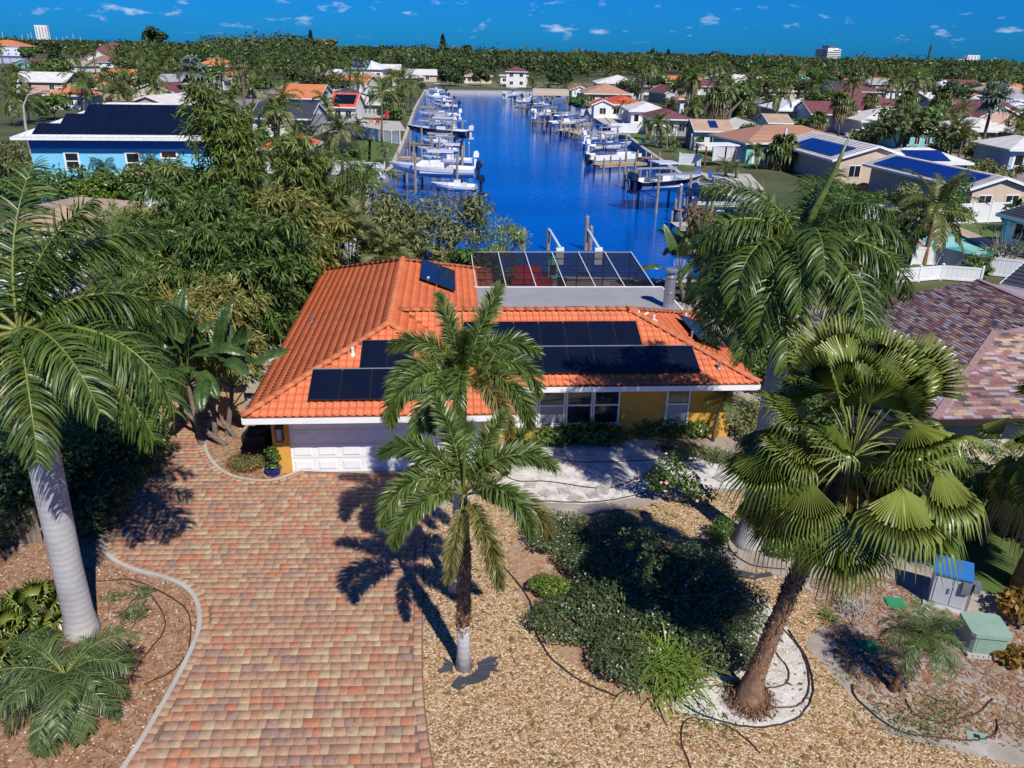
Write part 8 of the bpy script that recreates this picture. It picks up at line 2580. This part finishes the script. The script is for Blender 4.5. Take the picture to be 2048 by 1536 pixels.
def palm(label, kind, base, top, rpx, seed=0, group=None, tr='trunk', lean=None):
 p = at(*base)
 q = at_y(*top, p[1])
 h = q[2]
 sc = rpx / FPX * p[1] * 1.03 / RAD[kind]
 t = thing(kind + '_palm' if kind in ('coconut', 'queen', 'sabal', 'date', 'areca') else 'silver_palm', label, 'palm tree', (p[0], p[1], 0), 0, group)
 dx = q[0] - p[0]
 r0 = .16 if kind != 'silver' else .26
 r0 = max(r0, p[1] * .0011)
 MB().tube([(0, 0, -.1), (dx * .25, 0, h * .3), (dx * .6, 0, h * .65), (dx, 0, h)], [r0 * 1.3, r0, r0 * .9, r0 * .8], 7).build('trunk', M[tr], t, smooth=True)
 me = CROWN[kind][seed % len(CROWN[kind])]
 new_obj('crown', me, t, (dx, 0, h), (0, 0, seed * 1.7), sc)
 return t
PL_ = [
 ('coconut palm with yellowing fronds rising behind the blue house', 'coconut', (164, 222), (164, 158), 42),
 ('broad silver palm on the lawn beside the street', 'silver', (391, 209), (385, 145), 36),
 ('coconut palm standing alone beside the orange tiled wing', 'coconut', (509, 198), (502, 142), 30),
 ('tall coconut palm behind the street under the big trees', 'coconut', (570, 160), (564, 112), 26),
 ('bushy palm with spreading fronds above the pink pavilion', 'queen', (556, 316), (560, 224), 42),
 ('palm in front of the slate shingle roof', 'queen', (661, 246), (650, 206), 28),
 ('tall queen palm with bent crown by the canal garden fence', 'queen', (687, 352), (680, 262), 42),
 ('small palm on the lawn beside the red umbrellas', 'queen', (720, 278), (717, 250), 18),
 ('tall royal palm with pale trunk on the canal lawn', 'queen', (764, 286), (763, 185), 36),
 ('dense palm clump beside the tall royal palm on the canal', 'coconut', (806, 232), (806, 172), 34),
 ('leaning sabal palm with dry skirt beside the canal clump', 'sabal', (798, 238), (800, 200), 20),
 ('second coconut palm in the canal clump', 'coconut', (822, 226), (820, 160), 28),
 ('thin young palm on the grass at the seawall', 'queen', (770, 330), (768, 296), 16),
 ('palm at the far dock beside the tan bungalow', 'coconut', (1134, 202), (1132, 172), 22),
 ('bushy palm near the far docks', 'queen', (1094, 200), (1094, 180), 18),
 ('palm beside the canal end house', 'coconut', (1066, 178), (1066, 158), 14),
 ('palm before the white veranda house', 'coconut', (1040, 172), (1036, 146), 12),
 ('cluster palm on the lawn by the white slatted fence', 'queen', (1322, 296), (1318, 250), 30),
 ('second cluster palm on the lawn by the slatted fence', 'queen', (1337, 290), (1335, 262), 22),
 ('slim palm by the canal lawn with drooping crown', 'queen', (1296, 280), (1294, 250), 20),
 ('tall queen palm before the maroon shingle roof', 'queen', (1388, 254), (1386, 216), 26),
 ('sabal palm behind the teal gable', 'sabal', (1464, 258), (1475, 226), 18),
 ('sabal palm with drooping yellow fronds by the orange roof', 'coconut', (1497, 236), (1503, 208), 20),
 ('leaning sabal palm beside the white metal roof', 'sabal', (1545, 236), (1538, 202), 18),
 ('thin bare headed palm before the white metal roof', 'queen', (1608, 232), (1611, 200), 15),
 ('second thin palm before the white metal roof', 'queen', (1617, 230), (1621, 206), 12),
 ('large shaggy sabal palm in front of the striped white roof', 'sabal', (1566, 340), (1567, 298), 42),
 ('fan palm beside the shaggy sabal and turquoise wall', 'queen', (1512, 338), (1512, 305), 24),
 ('sabal clump before the maroon metal roof', 'sabal', (1676, 272), (1683, 205), 26),
 ('second sabal in the clump before the maroon metal roof', 'sabal', (1692, 268), (1698, 216), 20),
 ('tall palm with slim trunk beside the white pickup truck', 'sabal', (1735, 262), (1742, 200), 20),
 ('slender leaning palm before the pale hip roof', 'coconut', (1776, 272), (1787, 222), 20),
 ('tallest slim sabal palm before the arched entry house', 'sabal', (1797, 284), (1816, 200), 26),
 ('sabal palm with dark crown by the small canal', 'sabal', (1873, 258), (1885, 206), 26),
 ('tall silver palm with long pale trunk', 'silver', (1961, 304), (1988, 195), 38),
 ('coconut palm far off before the blue trimmed house', 'coconut', (1778, 222), (1786, 160), 28),
 ('second coconut palm in the far tall cluster', 'coconut', (1800, 220), (1808, 156), 28),
 ('third coconut palm in the far tall cluster', 'coconut', (1830, 214), (1842, 158), 28),
 ('bushy date palm beside the white pickup truck', 'queen', (1748, 292), (1748, 258), 22),
 ('shorter bushy palm beside the driveway of the pale house', 'queen', (1770, 290), (1768, 262), 18),
 ('big cluster palm before the arched entry house', 'areca', (1899, 322), (1905, 268), 34),
 ('second stem of the big cluster palm', 'areca', (1915, 326), (1925, 276), 30),
 ('third stem of the big cluster palm', 'areca', (1885, 320), (1880, 280), 28),
 ('palm at the edge before the turquoise walled house', 'coconut', (2005, 320), (2036, 255), 34),
 ('low palm beside the tall silver palm', 'queen', (1990, 300), (1995, 280), 20),
 ('bushy palm on the lawn below the tall silver palm', 'queen', (1930, 308), (1938, 290), 18),
 ('small date palm on the canal patio', 'date', (1452, 352), (1450, 330), 20),
 ('second small date palm on the canal patio', 'date', (1472, 356), (1472, 334), 18),
 ('small palm beside the dark screened lanai', 'queen', (1394, 302), (1394, 284), 14),
 ('small yellow green palm in front of the screened lanai', 'queen', (1420, 298), (1420, 278), 14),
 ('dwarf palm by the dead palm trunk', 'queen', (1350, 305), (1348, 288), 13),
 ('palm with spreading crown beside the street corner', 'queen', (470, 250), (462, 200), 26),
 ('low round palm in front of the street', 'queen', (350, 226), (352, 206), 26),
 ('cluster palm at the edge beside the street lamp', 'coconut', (22, 252), (24, 190), 40),
 ('second palm beside the curved street lamp', 'queen', (58, 246), (54, 200), 30),
 ('dark palm before the lagoon', 'queen', (30, 190), (34, 148), 26),
 ('palm beside the lagoon and dark pine', 'queen', (70, 176), (72, 140), 20),
 ('palm beside the maroon roof', 'coconut', (300, 160), (298, 122), 22),
 ('palm in the grove behind the grey bungalow', 'coconut', (345, 160), (340, 115), 24),
 ('bushy palm beside the orange tiled wing', 'queen', (476, 190), (474, 168), 20),
 ('palm before the wide woodland beside the canal head', 'coconut', (640, 175), (630, 140), 22),
 ('feathery palm against the blue wall', 'queen', (218, 420), (210, 335), 26),
 ('broad palm against the blue wall beside the tall bamboo', 'queen', (306, 420), (300, 330), 32),
 ('fan palm in front of the white pickup house', 'sabal', (1640, 262), (1634, 236), 16),
 ('palm behind the green teal roofed house', 'sabal', (1648, 186), (1648, 160), 13),
 ('silver palm against the far woodland', 'silver', (1462, 170), (1462, 140), 11),
 ('silver palm beside the red flowering tree', 'silver', (2022, 178), (2024, 150), 17),
 ('silver palm high in the woodland beside the tower', 'silver', (1596, 160), (1590, 130), 9),
 ('second silver palm in the woodland', 'silver', (1612, 164), (1610, 138), 10),
 ('silver palm in the middle of the woodland', 'silver', (1744, 162), (1744, 140), 11),
 ('palm behind the white roofed bungalow by the silver palm', 'coconut', (1935, 235), (1935, 205), 18),
 ('queen palm beside the red shelter', 'queen', (1180, 226), (1176, 204), 16),
 ('row palm before the broad white roof', 'queen', (1262, 238), (1262, 216), 14),
 ('row palm beside the white garden wall', 'queen', (1284, 240), (1284, 216), 14),
 ('row palm in front of the vivid red roof', 'queen', (1246, 236), (1243, 212), 14),
]
for i, (lab, kind, base, top, rp_) in enumerate(PL_):
 palm(lab, kind, base, top, rp_, i)
# the dead tall palm trunk with a bent bare branch
dp = at(1441, 288)
dq = at_y(1460, 200, dp[1])
t = thing('dead_palm', 'tall pale bent trunk of a dying palm beside the screened lanai', 'palm tree', (dp[0], dp[1], 0))
MB().tube([(0, 0, 0), (.6, 0, dq[2] * .45), (1.0, 0, dq[2] * .75), (2.6, 0, dq[2])], [.42, .34, .28, .12], 8).build('trunk', M['trunk'], t)
MB().tube([(.9, 0, dq[2] * .7), (-.6, 0, dq[2] * .86), (-1.6, 0, dq[2] * 1.02)], [.2, .14, .06], 6).build('branch', M['trunk'], t)
new_obj('crown', CROWN['sabal'][0], t, (-1.4, 0, dq[2] * 1.05), (0, 0, 1), 1.5)
# coconut by the white pool fence, close enough to show each frond
cpb = at(1846, 530)
cpt = at_y(1872, 425, cpb[1])
t = thing('coconut_palm', 'coconut palm with dark trunk and yellow edged fronds in front of the white pool fence', 'palm tree', (cpb[0], cpb[1], 0))
dx = cpt[0] - cpb[0]
MB().tube([(0, 0, 0), (dx * .3, 0, cpt[2] * .4), (dx * .8, 0, cpt[2] * .8), (dx, 0, cpt[2])], [.24, .17, .16, .2], 9).build('trunk', M['fibre_trunk'], t)
crown(t, (dx, 0, cpt[2]), spread(COCO, 20, 15, 5, .92), 3)
# dark pine, grey tree, Norfolk pines and other named trees
for lab, base, top, rpx, mm, seed, kw in (
 ('dark bushy pine beside the lagoon', (122, 176), (118, 80), 30, 'dark', 1, dict(cone=True)),
 ('big rounded grey green tree in front of the street', (258, 222), (256, 130), 54, 'oak', 2, {}),
 ('leafy tree in front of the blue house corner and lamp', (110, 240), (110, 186), 34, 'green', 3, {}),
 ('bare grey tree beside the maroon roof', (288, 140), (286, 104), 16, 'variegated', 4, {}),
 ('tall spreading pine above the woodland skyline', (314, 120), (314, 50), 24, 'dark', 5, {}),
 ('pointed dark cypress standing clear of the skyline', (624, 110), (625, 58), 6, 'dark', 6, dict(cone=True)),
 ('round topped tall tree at the end of the big woodland', (655, 120), (652, 74), 24, 'olive', 7, {}),
 ('Norfolk pine spire rising over the canal end woodland', (886, 110), (886, 64), 7, 'dark', 8, dict(cone=True)),
 ('flat topped bare pine above the canal end woodland', (936, 130), (936, 88), 11, 'dark', 9, {}),
 ('small dark conifer spire over the woodland beside the tower', (1303, 130), (1303, 94), 5, 'dark', 10, dict(cone=True)),
 ('second small conifer spire over the woodland', (1334, 132), (1334, 97), 5, 'dark', 11, dict(cone=True)),
 ('high rounded tree mass in the woodland before the tower', (1428, 140), (1428, 100), 24, 'dark', 12, {}),
 ('dark rounded tree beside the blue trimmed house', (1652, 190), (1650, 146), 30, 'dark', 13, {}),
 ('lime green tree before the teal roofed house', (1536, 178), (1536, 152), 14, 'lime', 14, {}),
 ('yellow green tree beside the red walled house', (1318, 190), (1318, 145), 16, 'lime', 15, {}),
 ('red flowering tree at the edge of the woodland', (2044, 178), (2044, 152), 14, 'flower_red', 16, {}),
 ('low dark tree before the arched entry house', (1850, 296), (1850, 270), 20, 'dark', 17, {}),
 ('rounded bush at the street beside the leaning sabal', (1524, 243), (1524, 228), 13, 'green', 18, {}),
 ('bushy tree before the white gabled maroon house', (1606, 258), (1606, 236), 24, 'green', 19, {}),
 ('bushy tree beside the canal end dock', (1110, 196), (1110, 176), 16, 'green', 20, {}),
 ('round tree beside the tan canopy', (1150, 214), (1150, 194), 18, 'green', 21, {}),
 ('dark tree beside the red shelter', (1206, 200), (1206, 178), 16, 'green', 22, {}),
 ('leafy bush below the palms on the canal lawn', (700, 330), (700, 296), 30, 'green', 23, {}),
 ('dark hedge tree behind the potted palms', (640, 350), (640, 316), 26, 'green', 24, {}),
 ('leafy tree behind the pale beige gable roofs', (1960, 340), (1960, 318), 26, 'olive', 25, {}),
 ('dark shrubs below the arched entry', (1838, 298), (1838, 282), 18, 'dark', 26, {}),
 ('dark tree over the small canal docks', (1700, 215), (1700, 190), 24, 'green', 27, {}),
 ('tree behind the orange tiled wing', (520, 178), (520, 140), 28, 'oak', 28, {}),
 ('tree beside the street behind the slate roof', (600, 172), (600, 130), 30, 'oak', 29, {}),
 ('round tree between the grey bungalow and the beige house', (340, 178), (338, 138), 26, 'dark', 30, {}),
 ('small round tree beyond the lagoon villa', (60, 120), (60, 94), 16, 'green', 31, {}),
 ('dark trees by the lagoon bank', (40, 172), (44, 136), 26, 'dark', 32, {}),
 ('leafy garden tree behind the canal clump palms', (780, 240), (778, 210), 26, 'green', 33, {}),
 ('dark tree behind the screened porch', (700, 200), (704, 160), 24, 'dark', 34, {}),
 ('dark trees behind the white gabled house', (620, 170), (610, 128), 26, 'dark', 35, {}),
 ('tree in front of the canal end house', (960, 172), (962, 136), 18, 'dark', 36, {}),
 ('dark rounded tree at the head of the canal', (900, 172), (900, 132), 30, 'dark', 37, {}),
 ('second dark rounded tree at the head of the canal', (1120, 170), (1118, 134), 26, 'dark', 38, {}),
 ('broad tree before the blue panelled white house', (690, 160), (664, 110), 30, 'oak', 39, {}),
):
 p = at(*base)
 h = at_y(*top, p[1])[2]
 rx = rpx / FPX * p[1]
 cl = None
 if kw.get('cone'):
  r = random.Random(seed)
  cl = [(0, 0, h * .5, rx * .4, rx * .4, h * .45)]
  for k in range(26):
   u = k / 26
   a = k * 2.4
   d = rx * (1 - u) * .75
   cl.append((math.cos(a) * d, math.sin(a) * d, h * (.14 + .8 * u), rx * (1.05 - u) * .42 + .1, rx * (1.05 - u) * .42 + .1, h * .035 + .1))
 tree(lab, p[0], p[1], h, rx, mm, 1500, max(.42, p[1] * .0042), .25, 400 + seed, clumps=cl, hang=0)
# palms too alike to tell apart, scattered between the far bungalows
hb_ = [(v.matrix_world.translation.x if False else v.location.x, v.location.y, v.get('w', 12), v.get('dp', 12)) for v in HH.values()]
def free(x, y, m=2.0):
 if inside((x, y), canal) or inside((x, y), lagoon) or inside((x, y), rcanal):
  return False
 for hx, hy, w, d in hb_:
  if hx - m - 1 < x < hx + w + m and hy - m < y < hy + d + m:
   return False
 return True
rs = random.Random(77)
used_labels = set()
SHORT = []
for k_, v in HH.items():
 w = k_.split()
 for stop in ('behind', 'beside', 'beyond', 'across', 'near', 'before', 'between', 'under', 'by', 'in', 'of', 'with', 'far', 'at', 'carrying', 'to', 'hidden', 'deep'):
  if stop in w[2:] and stop not in ('with', 'of', 'carrying'):
   w = w[:w.index(stop, 2)]
 SHORT.append((v, ' '.join(w[:8])))
def beside(x, y, what, most=16):
 """a label that ties a plant to the closest house, or None when that wording is taken"""
 v, s_ = min(SHORT, key=lambda q: (q[0].location.x + q[0]['w'] / 2 - x) ** 2 + (q[0].location.y + q[0]['dp'] / 2 - y) ** 2)
 cx, cy_, w, d = v.location.x + v['w'] / 2, v.location.y + v['dp'] / 2, v['w'], v['dp']
 ax, ay = (x - cx) / w, (y - cy_) / d
 rel = ('well behind' if ay > 1.4 else 'close behind') if ay > abs(ax) else ('well in front of' if ay < -1.4 else 'close in front of') if -ay > abs(ax) else ('far aside from' if abs(ax) > 1.4 else 'beside') + (' the canal flank of' if (ax < 0) == (x > 0) else ' the outer flank of')
 lab = what + ' ' + rel + ' the ' + s_
 if len(lab.split()) > most or lab in used_labels:
  return None
 used_labels.add(lab)
 return lab
cnt = 0
kinds = ['coconut', 'queen', 'sabal', 'queen', 'sabal']
KN = dict(coconut='coconut palm', queen='feathery queen palm', sabal='round headed sabal palm')
for _ in range(6000):
 if cnt >= 105:
  break
 side = rs.random()
 y = rs.uniform(120, 400)
 x = rs.uniform(34, 34 + y * .5) if side < .62 else rs.uniform(-40 - y * .5, -34)
 if not free(x, y):
  continue
 k = rs.choice(kinds)
 h = rs.uniform(5, 10.5)
 lab = beside(x, y, ('tall ' if h > 8.5 else 'short ' if h < 6.5 else 'mid height ') + KN[k])
 if not lab:
  continue
 t = thing(k + '_palm', lab, 'palm tree', (x, y, 0), 0, 'palms among the far bungalows')
 me = tm.get((k, int(h)))
 if me is None:
  me = tm[(k, int(h))] = MB().tube([(0, 0, -.1), (.15, 0, int(h) * .5), (.3, 0, int(h) + .2)], [.3, .24, .2], 6).mesh('trunk', M['trunk'])
 new_obj('trunk', me, t)
 new_obj('crown', rs.choice(CROWN[k]), t, (.3, 0, int(h) + .1), (0, 0, rs.uniform(0, 6)), rs.uniform(.9, 1.35))
 cnt += 1
SHR = [(cloud_mesh('foliage', 420, dome(1.6, 1.4, 1.9, 7, s), .42, M[m_], seed=s, aspect=.55), w_) for s, (m_, w_) in enumerate((('green', 'mid green'), ('oak', 'grey green'), ('olive', 'olive green'), ('dark', 'dark green')))]
TRM = [(cloud_mesh('crown', 700, [(0, 0, 4.3, 2.2, 2.2, 1.5)] + [(2.0 * math.cos(a * 1.05 + s), 2.0 * math.sin(a * 1.05 + s), 3.4 + 1.6 * ((a * .37 + s * .3) % 1), 1.3, 1.3, 1.0) for a in range(7)], .6, M[m_], seed=40 + s, aspect=.55, shell=.7), w_) for s, (m_, w_) in enumerate((('oak', 'grey green'), ('dark', 'dark green'), ('green', 'mid green')))]
tr_me = MB().tube([(0, 0, -.1), (.1, 0, 1.6), (0, .1, 4.2)], [.26, .2, .08], 6).tube([(.1, 0, 1.6), (1.3, .5, 3.6)], [.13, .05], 5).tube([(.1, 0, 1.7), (-1.2, -.6, 3.7)], [.13, .05], 5).mesh('trunk', M['bark'])
cnt = 0
for _ in range(16000):
 if cnt >= 330:
  break
 y = rs.uniform(62, 460)
 x = rs.uniform(26 + (y > 150) * 6, 30 + y * .62) if rs.random() < .6 else rs.uniform(-26 - y * .6, -24 - (y > 140) * 8)
 if not free(x, y, .6) or (1024 + FPX * x / y < 75 and y > 280):
  continue
 sc = rs.uniform(.6, 1.6)
 if cnt % 3 == 0 and y > 110:
  me, w_ = TRM[cnt % 9 // 3]
  lab = beside(x, y, ('large ' if sc > 1.1 else 'small ') + w_ + ' tree')
  if not lab:
   continue
  t = thing('garden_tree', lab, 'tree', (x, y, 0), rs.uniform(0, 6), 'garden trees of the neighbourhood')
  t.scale = (sc, sc, sc)
  new_obj('trunk', tr_me, t)
  new_obj('crown', me, t)
 else:
  me, w_ = SHR[cnt % 4]
  lab = beside(x, y, ('large ' if sc > 1.25 else 'low ' if sc < .9 else '') + w_ + ' rounded shrub')
  if not lab:
   continue
  tag(new_obj('garden_shrub', me, None, (x, y, 0), (0, 0, rs.uniform(0, 6)), sc), lab, 'shrub', 'garden shrubs of the neighbourhood')
 cnt += 1
# potted palms by the white fence
for i, (px, py) in enumerate(((703, 356), (722, 356), (742, 356))):
 t = thing('potted_palm', 'small palm in black pot by the white fence, ' + ('closest to the orange tubs', 'middle of three', 'closest to the canal')[i], 'potted plant', at(px, py), 0, 'potted palms by the white fence')
 MB().lathe([(.25, 0), (.33, .5), (.3, .52)], 10).build('pot', M['black'], t)
 new_obj('crown', CROWN['queen'][i % 2], t, (0, 0, .8), (0, 0, i), .45)
for i, (px, py, lab) in enumerate(((645, 372, 'orange plastic tub by the white fence below the bamboo tops'), (672, 374, 'second orange tub by the white fence'))):
 t = thing('plastic_tub', lab, 'tub', at(px, py))
 MB().lathe([(.3, 0), (.36, .6), (.38, .62), (.33, .6)], 12).build('tub_body', M['flower_orange'], t)
 MB().box(-.42, -.37, -.1, .1, .5, .56).box(.37, .42, -.1, .1, .5, .56).build('handle', M['black'], t)
# the far woodland: trees past counting, one mass per leaf tone
def wood(name, n, m, seed, leaves=150, zone=None):
 r = np.random.RandomState(seed)
 VV, FF, k = [], [], 0
 made = 0
 tv = []
 while made < n:
  px = r.uniform(-120, 2170)
  hor = 99 + .022 * (px - 1024)
  # lower limit of the woodland in the picture, read along its width
  lim = np.interp(px, [-200, 60, 200, 280, 430, 560, 650, 760, 850, 1000, 1180, 1300, 1450, 1650, 1800, 2000, 2200], [30, 34, 44, 64, 52, 78, 62, 46, 66, 62, 54, 44, 46, 54, 60, 62, 60])
  dpx = lim * r.uniform(.004, 1) ** .62
  p = at(px, hor + dpx)
  if p[1] > 3500 or (px < 75 and 300 < p[1] < 720) or not free(p[0], p[1], 4):
   continue
  d = p[1]
  h = r.uniform(7, 14.5) * (1.25 if r.rand() < .08 else 1) if d > 260 else r.uniform(6, 10)
  if 430 < px < 620 and 30 < dpx < 62:
   h = r.uniform(16, 21)
  if 230 < px < 440 or 620 < px < 860:
   h *= 1.1
  rx = h * r.uniform(.5, .85)
  cl = [(0, 0, h * .6, rx * .7, rx * .7, h * .36)] + [(rx * .6 * math.cos(a), rx * .6 * math.sin(a), h * r.uniform(.42, .82), rx * .42, rx * .42, h * .17) for a in r.uniform(0, 6.28, 6)]
  V, F = cloud(leaves, cl, max(1.0, d * .0036), aspect=.6, seed=int(r.randint(1e6)), shell=.5, up=.5)
  V = V + np.array([p[0], p[1], 0])
  VV.append(V)
  FF.append(F + k)
  k += len(V)
  made += 1
 o = new_obj(name, np_mesh(name, np.concatenate(VV), np.concatenate(FF), M[m]))
 return stuff(o)
wood('woodland', 900, 'dark', 1, 130)
wood('woodland', 450, 'oak', 2, 130)
wood('woodland', 120, 'olive', 3, 130)
wood('woodland', 280, 'green', 4, 130)
# masts of the far marina
for i in range(14):
 px = 6 + i * 12 + rs.uniform(-4, 4)
 p0 = at_y(px, 78, 1300)
 t = tag(MB().tube([(0, 0, 0), (0, 0, 13.5 + rs.uniform(2, 11))], [.35, .2], 4).build('sail_mast', M['white_paint'], loc=(p0[0], 1300, 0)), 'thin white sailing mast in the far marina', 'mast', 'masts in the far marina')
